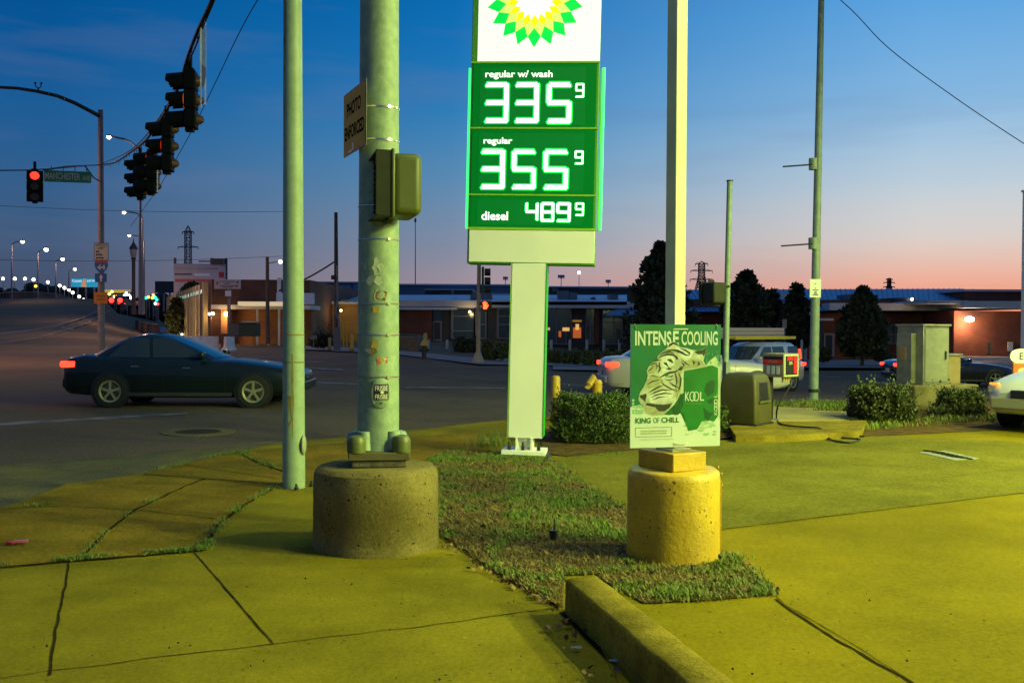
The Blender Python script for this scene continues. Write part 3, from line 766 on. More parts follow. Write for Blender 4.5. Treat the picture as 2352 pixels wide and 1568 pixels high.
part(m, 'white_ground', art)
m = MB()
rr = random.Random(3)
for i in range(60):
    x = rr.uniform(640, 1120); y = 1195+rr.random()**1.5*160+max(0, (760-x))*.25; s = rr.uniform(10, 34)
    pl(m, [(x+s*1.6*math.cos(t*PI/4)*(.6+.5*rr.random()), y+s*.7*math.sin(t*PI/4)*(.6+.5*rr.random())) for t in range(8)], .0019+i*.000004, PWH2 if rr.random() < .55 else PWH)
pl(m, [(660, 575), (760, 545), (960, 520), (1000, 470), (1070, 420), (1100, 470), (1137, 520), (1137, 1180), (1108, 1140), (1104, 560), (1030, 526), (676, 588), (676, 850), (640, 870), (640, 700)], .00195, mat('poster_mist_pale', (.5, .56, .36), .5, c2=(.3, .46, .26), ns=14))
for i in range(46):
    x = rr.uniform(960, 1130); y = rr.uniform(340, 560); s = rr.uniform(9, 30)*(y-280)/260
    pl(m, [(x+s*.6*math.cos(t*PI/4)*(.6+.5*rr.random()), y+s*1.4*math.sin(t*PI/4)*(.6+.5*rr.random())) for t in range(8)], .0018+i*.000004, mat('poster_aqua', (.02, .2, .13), .5, c2=(.10, .3, .2), ns=30))
for i in range(30):
    x = rr.uniform(30, 250); y = rr.uniform(900, 1080); s = rr.uniform(15, 40)
    pl(m, [(x+s*1.6*math.cos(t*PI/4)*(.6+.5*rr.random())-0, y+s*.5*math.sin(t*PI/4)) for t in range(8) ] if x > 90 else [(60+s*math.cos(t*PI/4)*.6, y+s*.5*math.sin(t*PI/4)) for t in range(8)], .0018+i*.000004, mat('poster_haze', (.10, .32, .16), .5, c2=(.3, .46, .28), ns=18))
part(m, 'spray', art)
m = MB()   # tiger head
pl(m, [(130, 870), (145, 835), (190, 770), (225, 690), (235, 640), (222, 590), (250, 530), (300, 480), (345, 450), (362, 405), (430, 350), (465, 320), (490, 270), (540, 245), (595, 262), (625, 310), (700, 320), (790, 345), (850, 352), (915, 335), (957, 308), (950, 370), (930, 430), (918, 470), (950, 520), (965, 545), (680, 590), (668, 700), (645, 830), (600, 930), (550, 1000), (480, 1060), (430, 1110), (300, 1112), (210, 1085), (172, 1040), (195, 1000), (145, 965), (122, 920)], .0024, TIG)
tg = part(m, 'tiger_head', art)
m = MB(); GR1 = mat('tiger_shade', (.24, .26, .12), .5, c2=(.36, .38, .19), ns=30, det=8); GR2 = mat('tiger_light', (.64, .68, .56), .5, c2=(.5, .54, .4), ns=30)
for pts in ([(225, 690), (300, 640), (380, 650), (430, 700), (360, 760), (250, 800), (200, 770)], [(560, 600), (640, 600), (640, 820), (590, 930), (560, 800), (590, 700)], [(700, 470), (800, 450), (900, 470), (940, 530), (820, 560), (720, 560), (650, 590), (640, 520)], [(190, 1000), (330, 1020), (480, 1055), (430, 1105), (300, 1108), (210, 1080)], [(240, 560), (300, 500), (350, 480), (350, 560), (300, 620), (240, 630)]): pl(m, pts, .0025, GR1)
for pts in ([(560, 300), (690, 330), (800, 360), (760, 440), (650, 430), (590, 360)], [(250, 880), (330, 820), (450, 800), (540, 830), (550, 930), (430, 970), (270, 960)], [(400, 400), (480, 390), (560, 440), (560, 520), (470, 560), (400, 520)], [(400, 560), (480, 560), (560, 560), (480, 600), (410, 620)]): pl(m, pts, .0027, GR2)
part(m, 'tiger_shading', tg)
m = MB()
def pk(x, y, c=0): return pq(x, y, c)
S_ = lambda pts, w, mm=PBLK, tp=True, c=.0032: stroke(m, pk, pts, w, c, mm, tp)
pl(m, [(132, 872), (165, 868), (215, 850), (222, 880), (208, 935), (212, 960), (180, 925), (150, 905)], .003, PBLK)
pl(m, [(480, 318), (492, 275), (540, 250), (590, 264), (622, 310), (596, 292), (545, 276), (505, 300)], .003, PBLK)
pl(m, [(805, 360), (915, 340), (955, 312), (945, 380), (925, 425), (905, 392), (860, 398), (825, 380)], .003, PBLK)
pl(m, [(600, 575), (640, 535), (665, 545), (655, 580), (630, 590)], .003, PBLK)
pl(m, [(205, 985), (230, 960), (330, 975), (430, 985), (540, 965), (500, 1030), (440, 1062), (370, 1060), (330, 1015), (260, 1000)], .003, PBLK)
pl(m, [(440, 640), (465, 625), (492, 640), (465, 660)], .0034, PGRL)
for pts, w in (([(345, 452), (400, 415), (470, 395), (540, 398), (590, 430), (605, 460)], 18), ([(365, 410), (430, 375), (500, 365), (560, 380)], 16), ([(430, 352), (520, 345), (600, 352), (660, 380), (700, 405), (745, 408)], 18), ([(580, 365), (640, 375), (690, 400)], 14),
               ([(620, 322), (690, 345), (750, 385), (735, 410)], 15), ([(470, 455), (510, 465), (545, 495)], 26), ([(425, 490), (455, 505), (480, 530)], 22), ([(540, 400), (575, 425), (590, 460)], 14), ([(300, 485), (340, 465), (400, 460)], 14), ([(250, 535), (300, 500), (345, 495)], 12),
               ([(375, 480), (372, 530), (385, 560), (360, 610)], 18), ([(330, 500), (350, 530), (335, 570)], 12), ([(380, 668), (430, 640), (500, 610), (570, 600), (620, 575)], 18), ([(480, 660), (530, 655), (545, 635)], 12), ([(440, 690), (500, 700), (560, 680)], 10),
               ([(560, 600), (580, 650), (590, 720), (575, 780)], 14), ([(610, 610), (640, 680), (635, 760), (610, 830)], 16), ([(500, 720), (550, 760), (620, 790)], 14), ([(395, 700), (430, 750), (520, 800), (600, 830)], 12), ([(225, 750), (290, 710), (380, 690)], 12), ([(240, 845), (300, 810), (380, 770), (420, 765)], 14), ([(260, 870), (330, 835), (420, 810), (520, 820)], 14), ([(270, 900), (340, 870), (440, 850), (540, 860)], 13), ([(290, 930), (360, 900), (450, 890)], 12),
               ([(640, 480), (680, 520), (660, 555)], 15), ([(780, 470), (805, 490), (795, 520)], 22), ([(850, 480), (870, 510), (850, 530)], 20), ([(640, 450), (700, 500), (750, 530)], 12), ([(455, 560), (490, 570), (540, 560)], 13), ([(470, 530), (500, 560), (520, 580)], 12), ([(225, 600), (270, 570), (310, 530)], 10), ([(240, 650), (300, 640), (360, 660)], 8)):
    S_(pts, w*1.45)
for i in range(9):
    x = 330+i*24; S_([(x, 905+i*1.5), (x+8-i*2, 945), (x-4-i*1, 985)], 9, TIG, True, .0038)
for i in range(40):
    x = rr.uniform(250, 620); y = rr.uniform(680, 930)
    S_([(x, y), (x+rr.uniform(10, 26), y-rr.uniform(-6, 12)), (x+rr.uniform(30, 48), y-rr.uniform(-4, 14))], rr.uniform(4, 8), PGY, True, .0029)
part(m, 'tiger_stripes', tg)
m = MB()   # packet on the poster
pl(m, [(680, 592), (1030, 530), (1100, 562), (1104, 1140), (1060, 1195), (990, 1180), (905, 1190), (850, 1282), (740, 1300), (705, 1220), (690, 1100), (630, 1065), (622, 900), (650, 858), (680, 852)], .0026, PGRL)
pl(m, [(545, 1040), (560, 995), (610, 985), (640, 1060), (615, 1105), (565, 1110)], .0027, PGRD)
pk_ = part(m, 'packet', art)
m = MB()
pl(m, [(930, 830), (960, 740), (1020, 700), (1065, 720), (1060, 850), (980, 900)], .0031, PGRD); pl(m, [(960, 945), (1040, 915), (1045, 975), (1000, 985)], .0031, PGRD)
pl(m, [(920, 1020), (1000, 1085), (1048, 1090), (990, 1175), (940, 1150)], .0031, PGRD); pl(m, [(630, 900), (650, 865), (676, 862), (672, 1000), (640, 1060)], .0031, PGRD)
part(m, 'packet_pattern', pk_)
m = MB()
def ptext(mb, t, x0, y0, x1, y1, mm, bold, c=.0036): text(mb, None, t, 0, 1, 0, 1, c, mm, bold, lambda a, b, c_: pq(x0+(x1-x0)*a, y1+(y0-y1)*b, c_))
def ringp(x, y, rx, ry, w, c, mm):
    vs = []
    for i in range(28):
        t = 2*PI*i/28
        vs += [pq(x+rx*math.cos(t), y+ry*math.sin(t), c), pq(x+(rx-w)*math.cos(t), y+(ry-w)*math.sin(t), c)]
    m.add(vs, [(2*i, 2*i+1, (2*i+3) % 56, (2*i+2) % 56) for i in range(28)], mm)
ptext(m, 'K', 695, 840, 748, 945, PWH, .01); ringp(785, 892, 38, 58, 11, .0036, PWH); ringp(832, 892, 38, 58, 11, .0038, PWH); ptext(m, 'L', 880, 840, 930, 945, PWH, .01)
ptext(m, 'FILTER KINGS', 700, 968, 910, 988, mat('poster_pale_green', (.1, .3, .08), .5), 0)
def vtext(x, y): return x
text(m, None, 'K', 0, 1, 0, 1, .0036, PWH, 0, lambda a, b, c_: pq(1060+38*(1-b), 1115-45*a, c_)); ringp(1078, 1040, 22, 32, 8, .0036, PWH); ringp(1078, 1000, 22, 32, 8, .0038, PWH); ringp(1078, 960, 22, 32, 8, .0037, PWH)
text(m, None, 'L', 0, 1, 0, 1, .0036, PWH, 0, lambda a, b, c_: pq(1056+40*(1-b), 905-40*a, c_))
part(m, 'packet_lettering', pk_)
m = MB()
ptext(m, 'INTENS', 78, 122, 520, 292, PWH, .025, .0022); ptext(m, 'E', 540, 122, 612, 290, PWH, .025, .0022); ptext(m, 'COOLING', 645, 122, 1098, 290, PWH, .02, .0022)
ptext(m, 'KING', 90, 1135, 275, 1200, PGRL, .025); ptext(m, 'OF', 308, 1133, 378, 1198, PGRL, -.005); ptext(m, 'CHILL', 405, 1133, 622, 1196, PGRL, .025)
for x0, y0, x1, y1 in ((88, 1248, 535, 1252), (88, 1355, 535, 1359), (88, 1248, 92, 1359), (531, 1248, 535, 1359)): pl(m, [(x0, y0), (x1, y0), (x1, y1), (x0, y1)], .0034, PGRD)
for k, y in enumerate((1284, 1312)):
    x = 152
    while x < 470: w_ = rr.uniform(10, 36); pl(m, [(x, y), (x+w_, y), (x+w_, y+13), (x, y+13)], .0034, PGY); x += w_+5
x = 135
while x < 540: w_ = rr.uniform(8, 30); pl(m, [(x, 1386), (x+w_, 1386), (x+w_, 1393), (x, 1393)], .0034, PGY); x += w_+7
pl(m, [(545, 92), (725, 90), (725, 104), (545, 106)], .0034, PWH)
part(m, 'lettering', art)
m = MB(); m.tube([pq(555, 1440, .003), pq(570, 1452, .008), pq(640, 1456, .012), pq(710, 1452, .008), pq(728, 1438, .003)], .0025, STEEL); m.tube([pq(75, 40, .0), pq(70, 60, .006), pq(88, 105, .004)], .002, STEEL); m.tube([pq(1080, 40, 0), pq(1086, 60, .006), pq(1078, 105, .004)], .002, STEEL)
part(m, 'wire_tie', brd)
# ------------------------------------------------------------------ span wire, far mast and the traffic signals
FP = at(233, 745, 42); FP.z = T(FP.x, FP.y)
mast = thing('signal_mast', FP, 'tall grey signal mast across the road with a curved lamp arm reaching left', 'signal mast')
m = MB(); m.cyl(FP-Vector((0, 0, .1)), Vector((FP.x-.02, FP.y, at(230, 253, 42).z)), .15, mat('mast_steel', (.23, .19, .2), .6, .2, c2=(.17, .14, .15), ns=6), .105, n=16); part(m, 'shaft', mast)
arm = [at(u, v, d) for u, v, d in ((231, 268, 42), (205, 254, 41.5), (170, 236, 41), (130, 220, 40.6), (85, 210, 40.2), (40, 203, 39.8), (-30, 199, 39.4), (-120, 198, 39))]
m = MB(); m.tube(arm, [.09, .085, .08, .075, .07, .065, .06, .05], DKMETAL); part(m, 'lamp_arm', mast)
m = MB(); m.box(arm[-1]+Vector((-.3, 0, -.05)), (.7, .3, .14), DKMETAL); part(m, 'lamp_head', mast)
l = area('mast_light', arm[-1]+Vector((-3, -1, -.2)), .35, 1500, (1, .5, .3)); bpy_par(l, mast)
m = MB(); p = at(88, 211, 40.2); m.cyl(p, p+Vector((0, 0, .16)), .03, DKMETAL, n=8)
for s in (-1, 1): m.tube([p+Vector((0, 0, .12)), p+Vector((s*.1, 0, .2)), p+Vector((s*.12, 0, .32))], .022, DKMETAL, 6); m.sphere(p+Vector((s*.12, 0, .34)), .05, DKMETAL, 8, 6)
part(m, 'sensor', mast)
m = MB(); m.tube([at(-150, 398, 33), at(-30, 392, 33), at(60, 391, 33.2), at(130, 387, 35), at(190, 381, 38.5), at(231, 379, 41.8)], .022, WIRE, 6)
m.tube([at(100, 391, 34), at(150, 383, 36), at(195, 381, 38), at(215, 408, 40.5), at(228, 416, 41.8)], .03, WIRE, 6)
tag(m.build('span_wire'), 'black span wire carrying the lit red signal left of the mast', 'wire')
W3 = [at(u, v, d) for u, v, d in ((233, 378, 41.8), (262, 374, 34), (300, 350, 27.5), (335, 322, 24), (372, 270, 21), (408, 205, 18.6), (432, 130, 17.4), (455, 70, 16.2), (487, 0, 14.8), (540, -140, 12.8), (650, -560, 10), (760, -1100, 8.2), (862, -1900, 7.2))]
W4 = [at(u, v, d) for u, v, d in ((233, 376, 41.8), (300, 345, 27.5), (372, 262, 21), (440, 128, 17.2), (462, 72, 16.2), (492, 2, 14.8), (548, -140, 12.8), (660, -560, 10), (770, -1150, 8.2), (864, -1980, 7.2))]
m = MB(); m.tube(smooth_pts(W3), .03, WIRE, 6); m.tube(smooth_pts(W4), .014, WIRE, 6)
for i in range(60):
    t = i/60*9; k = int(t); p = W3[k].lerp(W3[k+1], t-k)
    if random.random() < .55: m.tube([p+Vector((0, 0, -.02)), p+Vector((.02*random.uniform(-1, 1), 0, -.09-.06*random.random()))], .008, WIRE, 4)
tag(m.build('span_wire'), 'lumpy black span wire climbing from the mast past the hanging signals to the thick pole', 'wire')
SIGG = mat('signal_dark_green', (.004, .005, .003), .6, spec=.12); SIGR = mat('signal_cone', (.10, .045, .025), .5)
def signal(p, face, label, lit=None, n=3, gp=None, hood=True, li=0, pitch=.355, wd=.34, back=True, horn=.3):
    """three lamp signal hanging below point p; face = heading of the lenses"""
    root = thing('traffic_signal', (0, 0, 0), label, 'traffic signal', gp)
    f = Vector((math.cos(face), math.sin(face), 0)); s = Vector((-f.y, f.x, 0)); rot = Matrix((f, s, Vector((0, 0, 1)))).transposed()
    m = MB()
    for i in range(n):
        c = Vector((0, 0, -.28-pitch*(i+.5)))
        m.box(rot @ Vector((-.02, 0, c.z)), (.2, wd, pitch-.012), SIGG, rot)
    part(m, 'housing', root, bevel=.02)
    m = MB(); m.box((0, 0, -.14), (.07, .07, .3), SIGG); m.box(rot @ Vector((0, 0, -.26)), (.16, .2, .05), SIGG, rot); m.box(rot @ Vector((0, 0, -.3-pitch*n)), (.14, .16, .06), SIGG, rot); part(m, 'hanger', root)
    for i in range(n):
        c = Vector((0, 0, -.28-pitch*(i+.5)))
        if back:
            m = MB(); m.lathe([(.1, 0), (.085, .06), (.05, .11), (.03, .12), (0, .12)], c-f*.12, SIGR, 16, (-f).to_track_quat('Z', 'Y').to_matrix()); part(m, 'lamp_back', root)
        mm = MB()
        lc, es = {'red': ((1, .02, .01), 4), 'dim': ((1, .03, .01), .9), 'amber': ((1, .16, .01), .7), None: ((.03, .012, .01), 0)}[lit if (i == li and lit) else None]
        mm.cyl(c+f*.085, c+f*.1, .14, glow('lens_'+str(lit if i == li else 'off'), lc, es), n=20); part(mm, 'lens', root)
        if hood:
            k = 18; vs = []
            for j in range(k+1):
                a = R(-50)+R(280)*j/k; d = s*math.cos(a)+Vector((0, 0, 1))*math.sin(a)
                L_ = horn*(1 if math.sin(a) > -.2 else .75)
                vs += [c+f*.09+d*.155, c+f*(.09+L_)+d*.15-Vector((0, 0, .03)), c+f*.09+d*.148, c+f*(.09+L_)+d*.143-Vector((0, 0, .03))]
            m = MB(); m.add(vs, [(4*j, 4*j+1, 4*j+5, 4*j+4) for j in range(k)]+[(4*j+2, 4*j+6, 4*j+7, 4*j+3) for j in range(k)]+[(4*j+1, 4*j+3, 4*j+7, 4*j+5) for j in range(k)], SIGG); part(m, 'visor', root)
    root.location = p
    return root
gps = 'signals hanging from the span wire'
signal(at(436, 128, 17.6)+Vector((.0, 0, 0)), R(187), 'nearest and highest dark signal on the span wire, its visors pointing left', lit='amber', li=1, gp=gps, pitch=.335)
signal(at(383, 245, 20.2), R(187), 'second dark signal down the span wire, half behind the highest one', lit='dim', li=1, gp=gps, pitch=.345)
signal(at(347, 322, 24), R(187), 'lower dark signal on the span wire with a red rim on its top visor', lit='dim', gp=gps, pitch=.33)
signal(at(322, 340, 27), R(187), 'lowest and farthest dark signal of the cluster on the span wire', gp=gps, pitch=.36)
rs = signal(at(80, 372, 33), R(-68), 'lit red signal hanging at the left edge beside a green street sign', lit='red', pitch=.345, wd=.5, horn=.05, back=False)
# reversible lane pennant boards on the wire
PEN = mat('pennant_board', (.16, .22, .33), .6, c2=(.12, .17, .27), ns=6); PEND = mat('pennant_dark', (.07, .05, .06), .6)
def hanging_board(u0, v0, u1, v1, D, label):
    a = at(u0, v0, D); b = at(u1, v1, D); h = a.z-b.z
    r = thing('hanging_sign', at((u0+u1)/2, v0, D), label, 'sign', 'edge-on signs hanging from the span wire')
    f = Fr(((a.x+b.x)/2, D, 0), (-.12, 1, 0))
    m = MB(); w_ = .13*h
    pts = [(-w_, b.z+.15*h), (w_*.2, b.z+.22*h), (w_, b.z+.36*h), (w_, a.z-.06*h), (-w_, a.z-.16*h)]
    m.add([f.p(x, z, .01) for x, z in pts]+[f.p(x, z, -.01) for x, z in pts], [(0, 1, 2, 3, 4), (9, 8, 7, 6, 5)]+[(i, 5+i, 5+(i+1) % 5, (i+1) % 5) for i in range(5)], PEN); bd = part(m, 'board', r)
    m = MB(); m.add([f.p(x, z, .0125) for x, z in ((-w_, b.z+.15*h), (w_*.2, b.z+.22*h), (w_, b.z+.36*h), (w_, b.z+.45*h), (-w_, b.z+.42*h))], [(0, 1, 2, 3, 4)], PEND); part(m, 'dark_tip', bd)
    for x in (-w_*1.05, w_*1.05):
        m = MB(); m.box(f.p(x, (a.z+b.z)/2-(0 if x > 0 else .1*h)), (.022, .022, h*.95), WHT, f.rot()); part(m, 'strap', r)
hanging_board(459, 38, 474, 240, 16.2, 'tall narrow blue grey sign seen edge-on at the top of the span wire')
hanging_board(360, 360, 368, 438, 24, 'small pale edge-on sign hanging behind the lower signals')
# street name sign
fr = Fr(at(156, 406, 35.5), at(209, 408, 36.0)-at(101, 404, 35))
sn = thing('street_name_sign', at(156, 405, 35.5), 'green MANCHESTER AVE street sign hanging under the span wire', 'street sign')
m = MB(); wS = (at(209, 408, 36.0)-at(101, 404, 35)).length/2
fbox(m, fr, -wS, wS, -.2, .2, -.015, .015, mat('street_sign_green', (.01, .17, .07), .5, c2=(.01, .14, .06), ns=2)); pn = part(m, 'panel', sn)
m = MB(); text(m, fr, 'MANCHESTER', -wS*.96, wS*.52, -.11, .13, .018, mat('sign_cream', (.45, .42, .4), .5), .01); text(m, fr, 'AVE', wS*.62, wS*.95, -.12, .06, .018, mat('sign_cream', (.45, .42, .4), .5), .01); part(m, 'lettering', pn)
m = MB()
for a in (-.7, -.2, .3, .8): m.tube([fr.p(a*wS, .2), fr.p(a*wS, .36)], .015, DKMETAL, 6)
part(m, 'hanger', sn)
# signs on the mast
def mast_sign(name, label, u0, v0, u1, v1, D, fn):
    a = at(u0, v1, D); b = at(u1, v0, D); f = Fr((a.x, D, a.z), (1, 0, 0))
    r = thing(name, f.p((b.x-a.x)/2, 0), label, 'sign'); fn(r, f, b.x-a.x, b.z-a.z); return r
SWH = mat('sign_white', (.34, .33, .27), .6); SBK = mat('sign_black', (.03, .03, .03), .6)
def f1(r, f, w, h):
    m = MB(); fbox(m, f, 0, w, 0, h, -.01, 0, SBK); fbox(m, f, .02, w-.02, .02, h-.02, 0, .004, SWH); p_ = part(m, 'panel', r)
    m = MB(); text(m, f, 'WEIGHT', .06, w-.05, h*.82, h*.95, .006, SBK, .01); text(m, f, 'LIMIT', .14, w-.14, h*.64, h*.77, .006, SBK, .01)
    for k, (x0, x1) in enumerate(((.08, .22), (.08, .34), (.08, .4))):
        z = h*(.47-.18*k); fbox(m, f, x0, x1, z, z+.06, .004, .006, SBK); m.cyl(f.p(x0+.03, z-.01, .004), f.p(x0+.03, z-.01, .006), .02, SBK, n=8); m.cyl(f.p(x1-.04, z-.01, .004), f.p(x1-.04, z-.01, .006), .02, SBK, n=8)
    part(m, 'lettering', p_)
mast_sign('weight_limit_sign', 'white WEIGHT LIMIT sign with truck symbols on the signal mast', 216, 558, 249, 598, 41.7, f1)
def f2(r, f, w, h):
    def shield(s, z=.0): return [(w/2+s*x*w/2, h*.5+s*y*h/2) for x, y in ((-.8, 1), (0, .93), (.8, 1), (1, .6), (.98, .1), (.78, -.4), (.4, -.8), (0, -1), (-.4, -.8), (-.78, -.4), (-.98, .1), (-1, .6))]
    P = shield(1); m = MB(); n = len(P)
    m.add([f.p(x, y, 0) for x, y in P]+[f.p(x, y, -.012) for x, y in P], [tuple(range(n))[::-1], tuple(range(n, 2*n))]+[(i, (i+1) % n, n+(i+1) % n, n+i) for i in range(n)], mat('shield_blue', (.01, .09, .26), .5)); p_ = part(m, 'shield', r)
    m = MB(); m.poly([f.p(x, y, .003) for x, y in ((.09*w, h), (w/2, .965*h), (.91*w, h), (.985*w, .8*h), (.015*w, .8*h))], mat('shield_red', (.30, .05, .03), .5)); part(m, 'red_crest', p_)
    m = MB(); text(m, f, '44', w*.2, w*.8, h*.26, h*.66, .004, mat('sign_cream', (.45, .42, .4), .5), .015); part(m, 'lettering', p_)
mast_sign('interstate_shield', 'blue and red interstate 44 shield on the signal mast', 217, 598, 248, 627, 41.7, f2)
def f3(r, f, w, h):
    m = MB(); fbox(m, f, 0, w, 0, h, -.01, 0, mat('arrow_blue', (.012, .08, .24), .5)); p_ = part(m, 'panel', r)
    m = MB(); m.poly([f.p(x*w, y*h, .004) for x, y in ((.46, .05), (.58, .05), (.58, .5), (.7, .5), (.52, .9), (.34, .5), (.46, .5))], mat('sign_cream', (.45, .42, .4), .5)); part(m, 'arrow', p_)
mast_sign('arrow_sign', 'small blue sign with a white up arrow on the signal mast', 218, 628, 245, 648, 41.7, f3)
def f4(r, f, w, h):
    m = MB(); fbox(m, f, 0, w, 0, h, -.01, 0, mat('work_orange', (.42, .15, .01), .6)); p_ = part(m, 'panel', r)
    m = MB(); fbox(m, f, w*.15, w*.85, h*.6, h*.72, 0, .004, mat('work_dark', (.2, .07, .01), .6)); fbox(m, f, w*.2, w*.8, h*.32, h*.44, 0, .004, mat('work_dark', (.2, .07, .01), .6)); part(m, 'lettering', p_)
mast_sign('road_work_sign', 'orange road work plate low on the signal mast', 216, 671, 247, 697, 41.7, f4)
# stray wires in the sky
def wire(label, pts, r=.012):
    m = MB(); m.tube(smooth_pts(pts), r, WIRE, 5); tag(m.build('overhead_wire'), label, 'wire')
wire('thin wire falling from the top edge behind the hanging signals', [at(u, v, d) for u, v, d in ((700, -170, 15), (592, 0, 18), (545, 85, 20), (490, 200, 23), (430, 320, 27), (365, 430, 33), (300, 520, 42))], .010)
wire('thin wire crossing the sky at the upper right', [at(u, v, 40) for u, v in ((1700, -180), (1930, 0), (2040, 110), (2190, 222), (2352, 330), (2500, 420))], .018)
wire('faint wire from the wooden pole down behind the slim pole', [at(u, v, 58) for u, v in ((770, 600), (735, 622), (700, 641), (640, 668))], .05)
for k, (v0, v1) in enumerate(((470, 485), (596, 586))):
    wire('faint power line crossing the sky left of the lattice pylon, ' + ('upper' if k == 0 else 'lower'), [at(u, lerp(v0, v1, (u+50)/750)+8*math.sin(PI*(u+50)/750), 90) for u in range(-50, 701, 75)], .02)

# ------------------------------------------------------------------ street lamps over the bridge road
LAMPW = glow('street_lamp_glow', (1, .95, .78), 14); LPOST = mat('lamp_post_grey', (.16, .15, .17), .6)
def street_lamp(u, vtop, vbase, lu, lv, D, label, gp, r=.09, lr=.17):
    b = at(u, vbase, D); t = at(u, vtop, D); l = at(lu, lv, D)
    root = thing('street_lamp', b, label, 'street lamp', gp)
    m = MB(); m.cyl(b, t, r, LPOST, r*.6, n=10); part(m, 'post', root)
    mid = (t+l)/2+Vector((0, 0, .14*abs(l.x-t.x))); m = MB(); m.tube([t, t.lerp(mid, .6)+Vector((0, 0, .1)), mid, l.lerp(mid, .3)+Vector((0, 0, .05)), l+Vector((0, 0, lr*.8))], r*.55, LPOST, 6); part(m, 'arm', root)
    m = MB(); m.sphere(l, lr, LAMPW, 10, 8, (1.05, 1.05, 1)); part(m, 'lamp', root)
    m = MB(); m.lathe([(lr*1.2, 0), (lr*1.1, lr*.5), (lr*.4, lr*.8), (0, lr*.8)], l+Vector((0, 0, lr*.45)), LPOST, 12); part(m, 'lamp_head', root)
    if D < 220: l_ = area('lamp_light', l-Vector((0, 0, lr*1.3)), .3, 900 if D < 120 else 350, (1, .6, .4)); bpy_par(l_, root)
gl = 'street lamps along the bridge road'
street_lamp(322, 345, 722, 250, 315, 60, 'nearest lit street lamp, glowing between the mast and the hanging signals', gl, .11, .12)
street_lamp(327, 500, 722, 285, 488, 82, 'lit street lamp below the nearest one, right of the signal mast', gl, .11, .13)
street_lamp(331, 552, 722, 297, 541, 110, 'lit street lamp just above the ornate lantern', gl, .11, .14)
street_lamp(27, 562, 692, 52, 555, 152, 'lit street lamp on the far bridge edge, first from the left', gl, .14, .24)
street_lamp(87, 580, 690, 106, 573, 180, 'lit street lamp on the far bridge edge, second from the left', gl, .15, .36)
street_lamp(128, 602, 691, 144, 595, 215, 'lit street lamp on the far bridge edge, third from the left', gl, .16, .34)
street_lamp(158, 624, 697, 172, 618, 260, 'lit street lamp on the far bridge edge above the billboard', gl, .17, .34)
# ornate lantern post
b = at(307, 722, 95)
ol = thing('lantern_post', b, 'dark ornate lantern post with a pointed cap beside the street lamps', 'lantern')
OB = mat('ornate_brown', (.05, .03, .03), .6)
m = MB(); tz = at(307, 592, 95).z-b.z
m.lathe([(.28, 0), (.28, .5), (.2, .6), (.16, tz*.5), (.17, tz-.2), (.28, tz-.05), (.2, tz)], b, OB, 12); part(m, 'post', ol)
m = MB(); m.lathe([(.18, tz), (.3, tz+.3), (.34, tz+.75), (.3, tz+.85)], b, mat('lantern_glass', (.3, .27, .26), .4), 12); part(m, 'lantern_glass', ol)
m = MB(); m.lathe([(.42, tz+.82), (.36, tz+1.0), (.14, tz+1.35), (.06, tz+1.5), (.03, tz+1.85), (0, tz+1.9)], b, OB, 12); part(m, 'cap', ol)
# parapet with posts along the far bridge edge, and small far lamps
PAR = mat('parapet_concrete', (.10, .09, .095), .9)
r = thing('bridge_parapet', at(90, 690, 180), 'dark railing of uprights along the far edge of the rising bridge', 'railing')
pts = [at(u, v, D) for u, v, D in ((-60, 704, 133), (27, 692, 152), (87, 689, 180), (128, 690, 215), (158, 697, 260), (185, 701, 300))]
mW = MB()
for a, c in zip(pts[:-1], pts[1:]):
    a2, c2 = Vector(a), Vector(c)
    mW.add([a2-Vector((0, 0, 2)), c2-Vector((0, 0, 2)), c2+Vector((0, 0, .35)), a2+Vector((0, 0, .35)), a2-Vector((.3, 0, 2)), c2-Vector((.3, 0, 2)), c2+Vector((-.3, 0, .35)), a2+Vector((-.3, 0, .35))], [(0, 1, 2, 3), (7, 6, 5, 4), (3, 2, 6, 7)], PAR)
part(mW, 'base_wall', r)
mW = MB()
for a, c in zip(pts[:-1], pts[1:]):
    n = max(2, int((c-a).length/1.6))
    for i in range(n):
        p = a.lerp(c, i/n)+Vector((0, 0, .35)); mW.box(p+Vector((0, 0, .55)), (.14, .14, 1.1), OB)
    mW.tube([a+Vector((0, 0, 1.45)), c+Vector((0, 0, 1.45))], .06, OB, 5)
part(mW, 'railing', r)
rl = thing('bridge_railing', (-20, 60, 0), 'dark railing along the right edge of the climbing bridge road', 'railing')
mW = MB(); mR = MB(); pr_ = None
for i in range(48):
    y = 58+i*2.0; x = -14.5-.392*(y-42)+.2; q = Vector((x, y, T(x, y)-.1))
    mR.box(q+Vector((0, 0, .95)), (.12, .12, 1.3), OB)
    if pr_ is not None:
        mW.add([pr_, q, q+Vector((0, 0, .75)), pr_+Vector((0, 0, .75)), pr_+Vector((.25, 0, 0)), q+Vector((.25, 0, 0)), q+Vector((.25, 0, .75)), pr_+Vector((.25, 0, .75))], [(0, 1, 2, 3), (4, 7, 6, 5), (3, 2, 6, 7)], PAR)
        mR.tube([pr_+Vector((0, 0, 1.55)), q+Vector((0, 0, 1.55))], .06, OB, 5)
    pr_ = q
part(mW, 'base_wall', rl); part(mR, 'railing', rl)
FARL = glow('far_lamp_white', (1, .93, .75), 10)
def far_lamp(u, v, D, label, gp, m_=FARL, s=.42, ht=5, name='street_lamp', cat='street lamp'):
    p = at(u, v, D); root = thing(name, p-Vector((0, 0, ht)), label, cat, gp)
    m = MB(); m.cyl(p-Vector((0, 0, ht)), p-Vector((0, 0, s*.6)), .1, LPOST, n=6); part(m, 'post', root)
    m = MB(); m.sphere(p, s, m_, 10, 8); part(m, 'lamp', root)
fl = 'small far lamps beyond the bridge railing'
